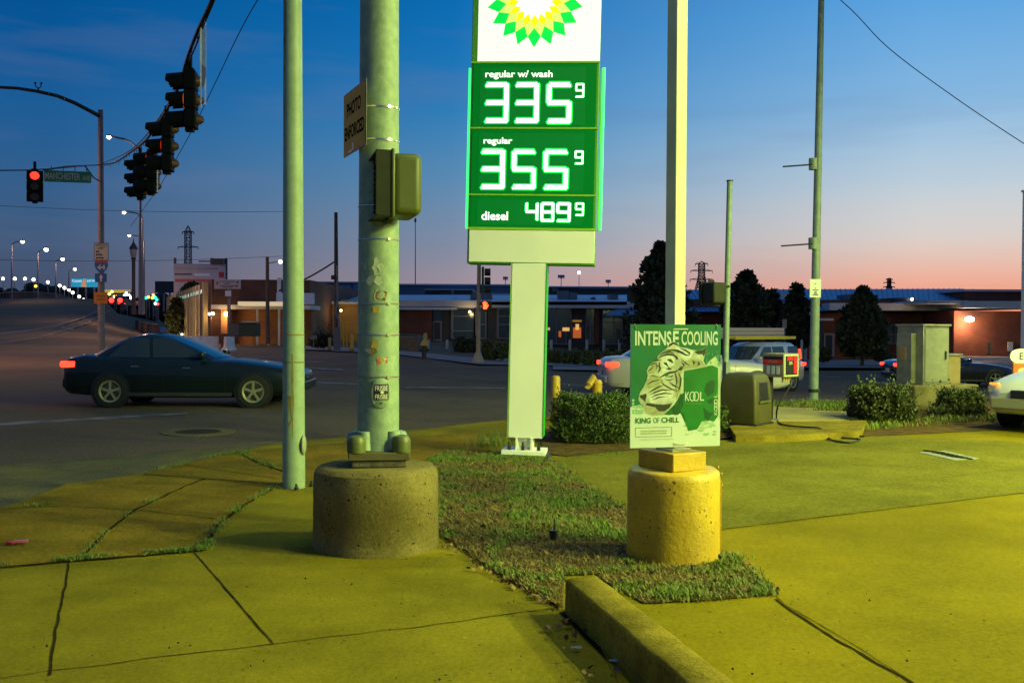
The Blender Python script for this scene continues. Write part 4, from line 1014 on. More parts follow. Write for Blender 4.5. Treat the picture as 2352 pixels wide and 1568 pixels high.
for u, v in ((7, 640), (34, 640), (57.5, 640), (77, 642), (110, 648), (137, 656), (148, 661), (158, 666), (167, 672), (182, 681), (192, 688), (198, 690), (214, 691)):
    far_lamp(u, v, 290, 'small white lamp in the long row beyond the bridge railing', fl)
far_lamp(82, 657, 240, 'small orange lamp low behind the bridge railing', None, glow('far_lamp_orange', (1, .42, .06), 5), .34, 6)
# treeline and the lit billboard
TREED = mat('far_tree_dark', (.016, .02, .014), .9, c2=(.01, .013, .01), ns=.3)
m = MB(); rr = random.Random(11)
for i in range(420):
    u = rr.uniform(-150, 232); top = 664+5*math.sin(u*.05)+4*math.sin(u*.13)+ (6 if u < 60 else 0)+max(0, u-175)*.2
    D = rr.uniform(330, 380); v = top+rr.uniform(0, 30)**1.0; p = at(u, v, D); s = rr.uniform(1.2, 2.6)
    m.sphere(p, s, TREED, 7, 5, (1.1, 1, rr.uniform(.7, 1.1)))
t_ = m.build('treeline', smooth=False); tag(t_, 'dark wood far off beyond the bridge', 'wood', kind='stuff')
m = MB()
for i in range(420):
    u = rr.uniform(225, 500); top = 690+4*math.sin(u*.07)-(8 if u > 345 else 0); D = rr.uniform(400, 440); p = at(u, top+rr.uniform(2, 46), D); m.sphere(p, rr.uniform(1.4, 3), TREED, 7, 5, (1.2, 1, rr.uniform(.7, 1.1)))
tag(m.build('treeline', smooth=False), 'dark wood at the far end of the road right of the mast', 'wood', kind='stuff')
bb = thing('billboard', at(196, 690, 300), 'lit blue billboard beyond the bridge', 'billboard')
a = at(164, 659, 300); c = at(228, 640, 300); f = Fr((a.x, 300, a.z), (1, 0, 0)); W_, H_ = c.x-a.x, c.z-a.z
m = MB(); fbox(m, f, 0, W_, 0, H_, -.4, 0, glow('billboard_blue', (.01, .26, .42), .8)); pn = part(m, 'panel', bb)
m = MB(); f.o = f.o; text(m, f, "IT'S ALWAYS", W_*.03, W_*.38, H_*.55, H_*.85, .1, glow('billboard_text', (.7, .8, .8), .8), .02); text(m, f, 'JUST RIGHT', W_*.57, W_*.98, H_*.55, H_*.85, .1, glow('billboard_text', (.7, .8, .8), .8), .02); part(m, 'lettering', pn)
m = MB(); m.poly([f.p(W_*x, H_*y, .1) for x, y in ((.4, 0), (.55, .05), (.52, .5), (.55, .9), (.44, .95), (.4, .5), (.34, .1))], glow('billboard_picture', (.6, .22, .06), .8)); part(m, 'picture', pn)
m = MB()
for x in (.2, .5, .8): m.box(f.p(W_*x, -3.5, -.5), (.4, .4, 7), LPOST)
part(m, 'leg', bb)

# ------------------------------------------------------------------ far road lights right of the mast: small cars, signals, a big lit shop
def far_thing(name, label, cat, pieces, base, gp=None):
    root = thing(name, base, label, cat, gp)
    for pn_, mb in pieces: part(mb, pn_, root)
def far_car(u, v, D, label, s=1):
    p = at(u, v, D); body = MB(); body.box(p+Vector((0, 1.8, .1)), (1.8, 4.2, .65), mat('far_car_paint', (.02, .02, .025), .4)); body.box(p+Vector((0, 2.2, .65)), (1.5, 2.2, .55), GLASS)
    pc = [('body', body)]
    for x in (-.65, .65): t = MB(); t.sphere(p+Vector((x, -.35, .15)), .24*s, glow('far_tail_light', (1, .03, .02), 5), 8, 6); pc.append(('tail_light', t))
    far_thing('car', label, 'car', pc, p-Vector((0, 0, .5)), 'distant cars on the bridge road')
far_car(268, 692, 150, 'distant dark car with paired red tail lights right of the mast', 1.6)
far_car(281, 697, 210, 'farther car with red tail lights ahead of the nearest distant one'); far_car(300, 699, 260, 'small far car with red tail lights below the bright shop glow'); far_car(309, 698, 300, 'farthest car with red tail lights beside the ornate lantern')
def glow_thing(name, u, v, D, c, s, label, cat, es=7, gp=None, w=1, h=1):
    p = at(u, v, D); a = MB(); a.box(p+Vector((0, .4, 0)), (s*2.4*w, .5, s*2.4*h), DKMETAL); b2 = MB(); b2.sphere(p, s, glow('glow_%d_%d_%d' % tuple(int(q*99) for q in c), c, es), 8, 6, (w, .3, h))
    q = MB(); q.cyl(p+Vector((0, .5, -5)), p+Vector((0, .5, 0)), .12, LPOST, n=6)
    far_thing(name, label, cat, [('housing', a), ('lamp', b2), ('post', q)], p-Vector((0, 0, 5)), gp)
glow_thing('shop_sign', 291, 684, 280, (.8, .95, 1), 1.0, 'brightest white glow of a far shop front down the road', 'shop sign', 12, None, 1.3, 1.2)
glow_thing('shop_sign', 302, 683, 290, (1, .9, .7), .6, 'cream lamp beside the brightest far shop glow', 'shop sign', 8); glow_thing('shop_sign', 290, 674, 300, (.5, .7, 1), .6, 'bluish lit panel above the brightest far shop glow', 'shop sign', 4)
sg = 'far traffic signals down the road'
for u, v, c, lb in ((335, 684, (.02, .8, .45), 'far green signal just right of the lamp posts'), (341, 682, (.9, .5, .05), 'far amber signal right of the lamp posts'), (350, 684, (.9, .4, .05), 'far amber signal left of the teal ones'), (356, 683, (.02, .8, .5), 'far teal signal above a red one'), (360, 688, (.02, .7, .5), 'far teal signal nearest the dark billboard'), (357, 697, (.6, .9, 1), 'far pale sign low by the path'), (352, 677, (1, .25, .1), 'far red signal highest of its cluster'), (362, 698, (1, .05, .05), 'far red lamp low by the path')):
    glow_thing('traffic_signal', u, v, 230, c, .34, lb, 'traffic signal', 4, sg)
am = 'amber lamps far down the road'
for u, v in ((257, 670), (251, 675), (263, 681), (267, 681), (278, 690), (282, 687), (285, 684), (288, 680)): far_lamp(u, v, 300, 'tiny amber street lamp down the road right of the mast', am, glow('far_lamp_amber', (1, .6, .12), 7), .4, 4)
m = MB(); m.box(at(266, 669, 320), (9, .6, 1.0), glow('yellow_fascia', (.6, .4, .03), .7)); m.box(at(266, 673, 322), (10, 4, 1), DKMETAL); tag(m.build('station_canopy'), 'far yellow edged canopy above the road lights', 'canopy')
far_lamp(423, 714, 130, 'yellow green lamp among the dark trees left of the brick building', None, glow('lamp_yellowgreen', (.8, 1, .2), 6), .16, 3)
far_lamp(418, 768, 100, 'pale low lamp by the footpath left of the brick building', None, FARL, .1, 1.5)
bb = thing('billboard', at(383, 690, 200), 'unlit dark billboard above the footpath', 'billboard')
m = MB(); a = at(383, 659, 200); m.box(a, (4.6, .4, 2.3), mat('dark_board', (.025, .025, .028), .6)); part(m, 'panel', bb)
m = MB(); m.box(at(376, 690, 200.5), (.3, .3, 4.5), LPOST); m.box(at(390, 690, 200.5), (.3, .3, 4.5), LPOST); part(m, 'leg', bb)
# lattice pylons
def pylon(u, vt, vb_, D, wb, wt, label):
    b = at(u, vb_, D); H = at(u, vt, D).z-b.z
    root = thing('lattice_pylon', b, label, 'pylon', 'lattice pylons on the horizon'); m = MB(); th = .0004*D
    def cor(k, z):
        w = lerp(wb, wt, min(1, z/(H*.55)))/2; s = ((-1, -1), (1, -1), (1, 1), (-1, 1))[k % 4]; return b+Vector((s[0]*w, s[1]*w, z))
    lv = [H*i/11*.92 for i in range(12)]
    for k in range(4):
        for z0, z1 in zip(lv[:-1], lv[1:]):
            m.tube([cor(k, z0), cor(k, z1)], th, DKMETAL, 4); m.tube([cor(k, z0), cor(k+1, z1)], th*.6, DKMETAL, 4); m.tube([cor(k+1, z0), cor(k, z1)], th*.6, DKMETAL, 4); m.tube([cor(k, z1), cor(k+1, z1)], th*.6, DKMETAL, 4)
        m.tube([cor(k, lv[-1]), b+Vector((0, 0, H))], th, DKMETAL, 4)
    part(m, 'tower', root)
    for z, w in ((H*.9, 1.1), (H*.7, 1.9), (H*.45, 2.0)):
        m = MB(); m.tube([b+Vector((-wt*w, 0, z+.2*wt)), b+Vector((0, 0, z+.1*wt)), b+Vector((wt*w, 0, z+.2*wt))], th, DKMETAL, 4); m.tube([b+Vector((-wt*w, 0, z+.2*wt)), b+Vector((0, 0, z+.5*wt)), b+Vector((wt*w, 0, z+.2*wt))], th*.7, DKMETAL, 4)
        for s in (-1, 1): m.tube([b+Vector((s*wt*w, 0, z+.2*wt)), b+Vector((s*wt*w, 0, z-.25*wt))], th, DKMETAL, 4)
        part(m, 'cross_arm', root)
pylon(432, 518, 690, 190, 1.9, 1.0, 'tall lattice pylon above the brick building on the left'); pylon(1611, 600, 680, 300, 4.2, 1.7, 'lattice pylon between the two big dark trees'); pylon(2042, 638, 678, 420, 3.2, 1.2, 'small hazy lattice pylon above the blue roof on the right')
# billboards behind the brick building
bb = thing('billboard', at(450, 700, 120), 'large pale red and white billboard behind the brick building', 'billboard')
a = at(399, 698, 120); c = at(517, 606, 120); f = Fr((a.x, 120, a.z), (1, 0, 0)); W_, H_ = c.x-a.x, c.z-a.z
BW = mat('hoarding_white', (.34, .31, .35), .7, c2=(.28, .27, .32), ns=.6)
m = MB(); fbox(m, f, 0, W_, 0, H_, -.3, 0, BW); pn = part(m, 'panel', bb)
m = MB(); HR = mat('hoarding_red', (.35, .07, .05), .7); fbox(m, f, W_*.03, W_*.75, H_*.55, H_*.62, 0, .03, HR); fbox(m, f, W_*.88, W_*.98, H_*.66, H_*.8, 0, .03, mat('hoarding_crimson', (.3, .01, .02), .7)); fbox(m, f, W_*.02, W_*.35, H_*.72, H_*.76, 0, .03, DKMETAL)
fbox(m, f, W_*.4, W_*.7, H_*.7, H_*.76, 0, .03, ROOFG); fbox(m, f, W_*.76, W_*.98, H_*.2, H_*.6, 0, .03, ROOFG); fbox(m, f, W_*.02, W_*.86, H_*.86, H_*.9, 0, .03, GREY); part(m, 'printed_bands', pn)
m = MB()
for x in (0, .72, 1): m.box(f.p(W_*x, H_*.4, -.5), (.25, .25, H_*1.5), DKMETAL)
part(m, 'leg', bb)
m = MB(); m.box(f.p(W_*.86, H_*1.06, 0), (W_*.26, .8, H_*.14), DKMETAL); m.box(f.p(W_*.6, H_*1.06, 0), (W_*.22, .3, H_*.03), DKMETAL); part(m, 'catwalk', bb)

# ------------------------------------------------------------------ brick building on the left
BD = 80
def wallpt(u, v, D=BD): return at(u, v, D)
zb = T(-20, 80)-.1
bx0 = at(486, 700, BD).x; bx1 = at(712, 700, BD).x; ztop = at(560, 642, BD).z
br = thing('brick_building', (bx0, BD, zb), 'brown brick building on the left with a ribbed side wall and lit wall lamps', 'building')
sd = Vector((-.41, 1, 0)).normalized()
m = MB()
A = Vector((bx0, BD, zb)); B_ = Vector((bx1, BD, zb)); C_ = A+sd*60; D_ = B_+Vector((0, 60, 0))
up = Vector((0, 0, ztop-zb))
for a, b2 in ((A, B_), (B_, D_), (D_, C_), (C_, A)): m.add([a, b2, b2+up, a+up], [(0, 1, 2, 3)], BRICKD)
m.add([p+up for p in (A, B_, D_, C_)], [(0, 1, 2, 3)], ROOFG)
part(m, 'wall', br)
nrm = Vector((-sd.y, sd.x, 0))
m = MB()
for i in range(16):
    p = A+sd*(1.2+i*3.4)+nrm*.18; h = (ztop-zb)*.96; m.add([p, p+sd*.9, p+sd*.9+Vector((0, 0, h)), p+Vector((0, 0, h)), p+nrm*.35, p+nrm*.35+sd*.9, p+nrm*.35+sd*.9+Vector((0, 0, h)), p+nrm*.35+Vector((0, 0, h))], [(0, 1, 2, 3), (4, 5, 6, 7), (0, 4, 7, 3), (1, 5, 6, 2), (3, 2, 6, 7)], mat('tan_pilaster', (.42, .33, .18), .8, c2=(.34, .26, .14), ns=1))
part(m, 'pilaster', br)
p = A+nrm*.5
for i in range(26):
    q = p+sd*(3+i*1.5); m = MB(); m.add([q+Vector((0, 0, (ztop-zb)*.80)), q+sd*1.0+Vector((0, 0, (ztop-zb)*.80)), q+sd*1.0+Vector((0, 0, (ztop-zb)*.86)), q+Vector((0, 0, (ztop-zb)*.86))], [(0, 1, 2, 3)], glow('strip_window_teal', (.15, .5, .45), .8) if i % 3 else glow('strip_window_cream', (.7, .65, .5), .9)); part(m, 'window', br)
# lower front wing with orange brick
z1 = at(600, 710, BD).z
m = MB(); xw0, xw1 = at(533, 740, BD-2).x, at(715, 740, BD-2).x
m.box(((xw0+xw1)/2, BD-1, (zb+z1)/2), (xw1-xw0, 2, z1-zb), BRICKO); part(m, 'front_wing', br)
m = MB(); m.box((at(610, 710, BD-3).x, BD-2.5, z1+.1), (at(715, 0, BD).x-at(500, 0, BD).x, 4.2, .32), FASC); part(m, 'wing_roof', br)
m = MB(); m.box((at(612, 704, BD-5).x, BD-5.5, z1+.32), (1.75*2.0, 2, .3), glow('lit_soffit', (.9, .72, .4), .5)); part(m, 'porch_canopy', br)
for u in (591, 617, 641):
    m = MB(); x = at(u, 740, BD-5).x; m.box((x, BD-5, (zb+z1)/2), (.14, .14, z1-zb), FASC); part(m, 'porch_post', br)
m = MB(); m.box((at(519, 740, BD-4).x, BD-4, (zb+at(519, 722, BD-4).z)/2+.2), (.58, .6, at(519, 722, BD-4).z-zb+.6), BRICKO); part(m, 'brick_pier', br)
m = MB(); m.box((at(642, 690, BD-.1).x, BD-.15, at(642, 690, BD).z), (.3, .3, (ztop-zb)*.7), FASC); part(m, 'downpipe', br)
m = MB(); m.box((at(680, 686, BD-.1).x, BD-.3, at(680, 686, BD).z), (3, .4, .9), ROOFG); part(m, 'vent_panel', br)
WARM = glow('wall_lamp_warm', (1, .68, .25), 25)
for u, v, D, s, pw in ((519, 721, BD-4.6, .17, 90), (489, 720, BD-.7, .12, 40), (481, 721, BD+.5, .1, 30)):
    p = at(u, v, D); m = MB(); m.sphere(p, s, WARM, 10, 8); part(m, 'wall_lamp', br)
    l = point('wall_light', p+Vector((0, -.3, -.25)), pw, (1, .6, .22), .12); bpy_par(l, br)
for k in range(3):
    l = point('side_light', A+sd*(8+k*12)+nrm*2.2+Vector((0, 0, 1.2)), 120, (1, .72, .25), .3); bpy_par(l, br)
# sign board on a post
sg_ = thing('notice_board', at(523, 790, 74), 'white lettered board on a post in front of the brown brick building', 'sign')
a = at(492, 663, 74); c = at(552, 642, 74); f = Fr((a.x, 74, a.z), (1, 0, 0)); W_, H_ = c.x-a.x, c.z-a.z
m = MB(); fbox(m, f, 0, W_, 0, H_, -.1, 0, mat('board_white', (.36, .33, .36), .6)); pn = part(m, 'panel', sg_)
m = MB()
for y, x0, x1 in ((.74, .2, .8), (.5, .38, .6), (.28, .2, .62), (.12, .3, .7)): fbox(m, f, W_*x0, W_*x1, H_*y, H_*(y+.1), 0, .01, mat('board_ink', (.1, .09, .13), .6))
m.poly([f.p(W_*x, H_*y, .012) for x, y in ((.62, .25), (.84, .25), (.84, .14), (.95, .3), (.84, .46), (.84, .36), (.62, .36))], mat('board_ink', (.1, .09, .13), .6)); m.poly([f.p(W_*x, H_*y, .012) for x, y in ((.06, .5), (.12, .85), (.18, .6), (.12, .4))], mat('board_red', (.4, .04, .03), .6)); m.cyl(f.p(W_*.9, H_*.72, 0), f.p(W_*.9, H_*.72, .012), H_*.16, mat('board_ink', (.1, .09, .13), .6), n=10)
part(m, 'lettering', pn)
m = MB(); p = at(525, 700, 74.1); m.box((p.x, 74.2, (a.z+zb)/2), (.2, .2, a.z-zb), GREY); m.box(at(524, 674, 74), (.42, .1, .4), ROOFG); part(m, 'post', sg_)
dm = thing('dumpster', at(574, 772, 72), 'dark green steel dumpster by the brick building', 'dumpster')
m = MB(); p = at(574, 757, 72); m.box(p, (1.25, 1.2, .95), mat('dumpster_green', (.012, .035, .018), .6)); part(m, 'bin', dm, bevel=.03)
m = MB(); m.box(p+Vector((0, 0, .53)), (1.32, 1.28, .08), BLK, Matrix.Rotation(.1, 3, 'X')); part(m, 'lid', dm)
dm = thing('dumpster', at(543, 772, 72.5), 'grey steel container left of the green dumpster', 'dumpster')
m = MB(); p = at(545, 758, 72.5); m.box(p, (.95, 1.2, .9), mat('bin_grey', (.06, .065, .075), .6)); part(m, 'bin', dm, bevel=.03); m = MB(); m.box(p+Vector((0, 0, .5)), (1.0, 1.25, .07), DKMETAL); part(m, 'lid', dm)
# jersey barriers
BAR = mat('barrier_concrete', (.8, .76, .74), .85, c2=(.68, .64, .62), ns=1.5, bump=.3, grime=.3)
def barrier(u0, u1, D, label):
    a, b2 = at(u0, 790, D), at(u1, 790, D); z = T(a.x, D)-.07; root = thing('jersey_barrier', ((a.x+b2.x)/2, D, z), label, 'barrier', 'concrete barriers by the brick building')
    prof = [(-.3, 0), (-.3, .08), (-.13, .3), (-.09, .86), (.09, .86), (.13, .3), (.3, .08), (.3, 0)]; m = MB(); n = len(prof)
    d = Vector((b2.x-a.x, 1.6, 0)).normalized(); s = Vector((-d.y, d.x, 0)); L_ = b2.x-a.x
    vs = [Vector((a.x, D, z))+s*x+Vector((0, 0, y)) for x, y in prof]+[Vector((a.x, D, z))+d*L_+s*x+Vector((0, 0, y)) for x, y in prof]
    m.add(vs, [(i, (i+1) % n, n+(i+1) % n, n+i) for i in range(n)]+[tuple(range(n))[::-1], tuple(range(n, 2*n))], BAR); part(m, 'barrier_body', root, bevel=.015)
    return root
barrier(428, 504, 59, 'longer white concrete barrier above the dark car roof'); barrier(517, 545, 59, 'short white concrete barrier right of the longer one')
m = MB(); p = at(540-28, 790, 59.5); m.box((p.x, 60, .4), (.38, .5, 1.0), mat('rust_drum', (.12, .06, .045), .8)); m.box((p.x, 60, .93), (.42, .54, .06), DKMETAL); tag(m.build('rusty_bin'), 'rusty brown bin in the gap between two white concrete barriers', 'bin')
# wooden light pole with lamp
b = at(615, 790, 66)
wl = thing('wooden_light_pole', b, 'dark wooden pole with a lit lamp arm left of the slim grey pole', 'light pole')
m = MB(); m.cyl(b, at(614, 590, 66), .14, WOOD, .11, n=10); part(m, 'post', wl)
m = MB(); m.tube([at(614, 606, 66), at(625, 603, 66), at(640, 601, 66)], .035, LPOST, 6); part(m, 'arm', wl); m = MB(); m.sphere(at(644, 601, 66), .12, LAMPW, 10, 8); part(m, 'lamp', wl)
# utility pole
b = at(773, 799, 58)
up_ = thing('utility_pole', b, 'bare wooden utility pole between the slim pole and the thick pole', 'utility pole')
m = MB(); m.cyl(b, at(771.5, 488, 58), .15, WOOD, .10, n=12); part(m, 'post', up_)
m = MB(); m.tube([at(774, 610, 57.8), at(775, 690, 57.8), at(771, 720, 57.8), at(779, 735, 57.8), at(777, 800, 57.8)], .07, GREY, 8); part(m, 'conduit', up_)
m = MB(); m.box(at(774, 778, 57.7), (.36, .2, 1.3), mat('pole_wrap', (.10, .10, .15), .7)); part(m, 'wrap', up_)
for u1 in (790, 797):
    m = MB(); m.tube([at(u1-4, 735, 57), at(u1, 800, 57)], .035, YEL, 6); part(m, 'guy_guard', up_)
m = MB(); m.box(at(767, 637, 57.8), (.3, .2, .25), DKMETAL); part(m, 'insulator', up_)
# ------------------------------------------------------------------ low shop building in the middle
MD = 96
def plane_box(mb, u0, v0, u1, v1, D, dep, m_, back=None):
    """a block whose front face covers this part of the facade plane at depth D"""
    a = at(u0, v1, D); b = at(u1, v0, D); mb.box(((a.x+b.x)/2, D+dep/2, (a.z+b.z)/2), (b.x-a.x, dep, b.z-a.z), m_)
mb_ = thing('low_building', at(1090, 790, MD), 'long flat roofed brick building with big dark shop windows across the road', 'building')
zg = T(0, 95)-.3
def facade(name, u0, u1, v0, m_, D=MD, dep=20, vbot=800):
    m = MB(); plane_box(m, u0, v0, u1, vbot, D, dep, m_); return part(m, name, mb_)
YBR = brick('yellow_brick', (.48, .26, .06), (.42, .22, .05), (.3, .2, .1))
facade('brick_wall', 690, 737, 700, BRICKD, MD-2); yb_ = facade('brick_wall', 737, 836, 697, YBR, MD-6); facade('brick_wall', 836, 991, 703, BRICKR, MD-1); facade('brick_wall', 991, 1460, 704, mat('shop_wall', (.05, .055, .06), .7, c2=(.035, .04, .045), ns=.5), MD)
m = MB(); plane_box(m, 690, 690, 1100, 704, MD-1.6, 22, FASC); plane_box(m, 1040, 692, 1462, 706, MD-1.4, 22.4, FASC); part(m, 'fascia', mb_)
m = MB(); plane_box(m, 733, 693, 838, 698, MD-6.4, 20, FASC); part(m, 'wall_coping', mb_)
# roof deck seen as a pale strip with units
m = MB()
def deck(u0, u1, v0, v1, D0, D1):
    m.slab([at(u0, v1, D0), at(u1, v1, D0), at(u1, v0, D1), at(u0, v0, D1)], .3, ROOFG)
deck(690, 905, 676, 693, MD-1.6, MD+14); deck(905, 1050, 677, 704, MD-1.6, MD+14); deck(1050, 1440, 677, 693, MD-1.4, MD+14); part(m, 'roof', mb_)
for u0, v0, u1, v1 in ((828-0, 672, 861, 690), (1092, 672, 1130, 688), (1080, 676, 1092, 686), (1282, 668, 1307, 690), (1308, 672, 1326, 690), (1360, 682, 1368, 693), (1400, 676, 1420, 692), (741, 674, 770, 688)):
    m = MB(); plane_box(m, u0, v0, u1, v1, MD+2.5, 2.5, mat('roof_unit', (.14, .16, .18), .6, c2=(.10, .11, .13), ns=1)); part(m, 'roof_unit', mb_)
SHG = mat('shop_glass', (.05, .09, .10), .12, c2=(.03, .055, .06), ns=.4, spec=.7)
FRM = mat('shop_frame', (.24, .22, .26), .6)
def shop_window(u0, u1, v0, v1, mull=(), rail=()):
    m = MB(); plane_box(m, u0, v0, u1, v1, MD-.12, .1, SHG); w_ = part(m, 'window', mb_)
    m = MB()
    for u in [u0, u1]+list(mull): plane_box(m, u-1.2, v0, u+1.2, v1, MD-.22, .12, FRM)
    for v in [v0, v1]+list(rail): plane_box(m, u0, v-.9, u1, v+.9, MD-.225, .12, FRM)
    part(m, 'window_frame', w_)
shop_window(1037, 1089, 708, 777, (1040, 1089), (726, 760)); shop_window(1093, 1116, 708, 777, (), (745,)); shop_window(1142, 1172, 708, 777, (1145,), (726, 745)); shop_window(1254, 1312, 708, 790, (1278, 1300), ()); shop_window(1346, 1375, 708, 790, (1356,), (745,)); shop_window(1210, 1250, 708, 777, (), (745,)); shop_window(1384, 1430, 712, 790, (1410,), (740,))
m = MB(); plane_box(m, 995, 708, 1014, 740, MD-.15, .1, SHG); plane_box(m, 994, 737, 1015, 783, MD-.2, .14, FRM); dr = part(m, 'door', mb_)
m = MB(); plane_box(m, 998, 741, 1011, 778, MD-.28, .08, mat('door_glass', (.06, .05, .03), .2)); part(m, 'door_pane', dr)
m = MB(); plane_box(m, 1366, 704, 1376, 790, MD-.6, .5, BRICKR); part(m, 'brick_pier', mb_)
m = MB(); WORG = glow('warm_window', (1, .22, .04), .35); WYEL = glow('warm_window_yellow', (1, .55, .15), .7)
plane_box(m, 1316, 752, 1335, 776, MD-.3, .05, WORG); plane_box(m, 1322, 744, 1330, 757, MD-.36, .05, WYEL); plane_box(m, 1292, 752, 1308, 760, MD-.3, .05, WYEL); plane_box(m, 1258, 752, 1263, 758, MD-.3, .05, WYEL); plane_box(m, 1283, 760, 1289, 774, MD-.3, .05, WORG); plane_box(m, 1315, 735, 1336, 739, MD-.3, .05, glow('warm_header', (.6, .28, .02), .4))
part(m, 'lit_interior', mb_)
for u, v in ((1079, 716), (783, 713)):
    m = MB(); m.sphere(at(u, v, MD-7), .12, glow('porch_lamp', (1, .8, .3), 6), 8, 6); part(m, 'porch_lamp', mb_)
l = point('porch_light', at(783, 716, MD-8.4), 50, (1, .7, .25), .2); bpy_par(l, mb_)
l = point('porch_light', at(1079, 722, MD-2.4), 50, (1, .7, .3), .2); bpy_par(l, mb_)
m = MB(); aw = [at(1390, 722, MD-3), at(1432, 704, MD-.5), at(1560, 704, MD-.5), at(1560, 722, MD-3)]; m.slab(aw, .15, ROOFB); part(m, 'awning', mb_)
# far sheds and plant behind the roof
FARB = mat('far_shed_blue', (.16, .21, .28), .8, c2=(.13, .17, .24), ns=.08); FARW = mat('far_shed_pale', (.22, .26, .33), .8)
def shed(label, u0, v0, u1, v1, D, m_, dep=30, extra=()):
    r = thing('warehouse', at((u0+u1)/2, 740, D), label, 'warehouse', 'pale sheds behind the low building')
    m = MB(); plane_box(m, u0, v0+1.5, u1, 745, D, dep, m_); part(m, 'wall', r); m = MB(); plane_box(m, u0-1, v0, u1+1, v0+1.8, D-.5, dep+1, ROOFG); part(m, 'roof', r)
    for e in extra: m = MB(); plane_box(m, *e[:4], D-.3, .3, e[4]); part(m, 'panel', r)
shed('pale blue shed between the slim pole and the thick pole', 690, 647, 878, 700, 190, FARB, extra=((812, 651, 838, 672, ROOFB), (700, 655, 806, 672, FARW)))
shed('long blue grey warehouse with a round tank right of the thick pole', 905, 653, 1225, 700, 200, FARB, extra=((1118, 655, 1124, 678, ROOFB),))
shed('dark gabled plant house in front of the long warehouse', 975, 664, 1085, 700, 170, mat('plant_grey', (.09, .10, .10), .8), extra=((980, 667, 1010, 684, DKMETAL),))
shed('dark green flat shed right of the price sign post', 1262, 658, 1470, 700, 170, mat('plant_green', (.06, .075, .07), .8), extra=((1268, 660, 1282, 670, GREY), (1330, 659, 1460, 664, GREY)))
shed('low blue shed beside the long warehouse', 1130, 674, 1240, 700, 160, ROOFB)
# masts on the horizon
def horizon_mast(u, vt, vb_, D, r, label, name='antenna_mast', cat='mast', lampw=0, lit=False):
    b = at(u, vb_, D); t = at(u, vt, D); root = thing(name, b, label, cat)
    m = MB(); m.cyl(b, t, r, GREY, r*.6, n=6); part(m, 'post', root)
    if lampw:
        m = MB(); m.box(t, (lampw, .4, .5), GREY)
        for i in range(4): m.box(t+Vector((lampw*(i-1.5)/4, -.3, -.35)), (lampw/6, .3, .4), FASC)
        part(m, 'lamp_rack', root)
    elif lit: m = MB(); m.sphere(t, .35, FARL, 8, 6); part(m, 'lamp', root)
    else: m = MB(); m.sphere(t, r*2, GREY, 8, 6, (1, 1, 2)); part(m, 'tip', root)
horizon_mast(954, 506, 690, 260, .16, 'tall thin antenna mast right of the thick pole')
horizon_mast(1039, 672, 700, 150, .1, 'short thin pole on the warehouse roofs'); horizon_mast(1092, 678, 700, 150, .1, 'second short thin pole on the warehouse roofs')
horizon_mast(1161, 638, 690, 220, .12, 'floodlight mast left of the price sign post', 'floodlight_mast', 'floodlight', 1.1); horizon_mast(1289, 634, 690, 220, .12, 'floodlight mast nearest right of the price sign post', 'floodlight_mast', 'floodlight', 1.5); horizon_mast(1397, 645, 690, 230, .12, 'floodlight mast left of the tallest dark tree', 'floodlight_mast', 'floodlight', 1.2)
horizon_mast(1330, 626, 690, 230, .1, 'slim lamp post with a lit tip between two floodlight masts', 'lamp_post', 'lamp post', 0, True)

# ------------------------------------------------------------------ building with the blue roof on the right
RDp = 84
rb = thing('blue_roof_building', at(1950, 825, RDp), 'red brick building with a long blue roof and a bright wall lamp', 'building')
def rpart(name, u0, v0, u1, v1, D, dep, m_, parent=None):
    m = MB(); plane_box(m, u0, v0, u1, v1, D, dep, m_); return part(m, name, parent or rb)
rpart('brick_wall', 1560, 690, 2190, 840, RDp, 18, BRICKR); rpart('brick_wall', 2190, 715, 2420, 835, RDp-6, 20, BRICKR); rpart('upper_wall', 2216, 668, 2420, 700, RDp+2, 12, BRICKR)
m = MB()   # pitched roof
a0, a1 = at(1545, 722, RDp-2.0), at(2215, 700, RDp-2.0); zt = at(1800, 667, RDp+9).z
a0.z = at(1545, 716, RDp-2).z; a1.z = at(2215, 712, RDp-2).z
b0 = Vector((a0.x, RDp+9, zt)); b1 = Vector((at(2215, 700, RDp+9).x, RDp+9, zt+.25)); c0 = Vector((a0.x, RDp+20, a0.z)); c1 = Vector((b1.x, RDp+20, a1.z))
m.add([a0, a1, b1, b0, c1, c0], [(0, 1, 2, 3), (3, 2, 4, 5), (1, 4, 2), (0, 3, 5)], ROOFB)
m.add([p-Vector((0, 0, .2)) for p in (a0, a1, c1, c0)], [(0, 1, 2, 3)], FASC)
for i in range(60):
    t = i/60; p = a0.lerp(a1, t); q = b0.lerp(b1, t); m.tube([p+Vector((0, 0, .04)), q+Vector((0, 0, .04))], .04, ROOFB, 4)
part(m, 'metal_roof', rb)
rpart('fascia', 1905, 697, 2200, 712, RDp-2.6, 2, FASC); rpart('fascia', 2130, 690, 2225, 697, RDp-7, 8, FASC); rpart('flat_roof', 2215, 692, 2430, 707, RDp-7.5, 14, FASC)
rpart('coping', 2214, 665, 2430, 669, RDp+1.6, 12.6, FASC)
rpart('roof_vent', 2055, 684, 2102, 691, RDp-.5, 4, DKMETAL); rpart('roof_vent', 1948, 676, 1980, 694, RDp+1, 3, mat('roof_unit', (.14, .16, .18), .6)); rpart('roof_unit', 1795, 672, 1820, 690, RDp+3, 3, ROOFG)
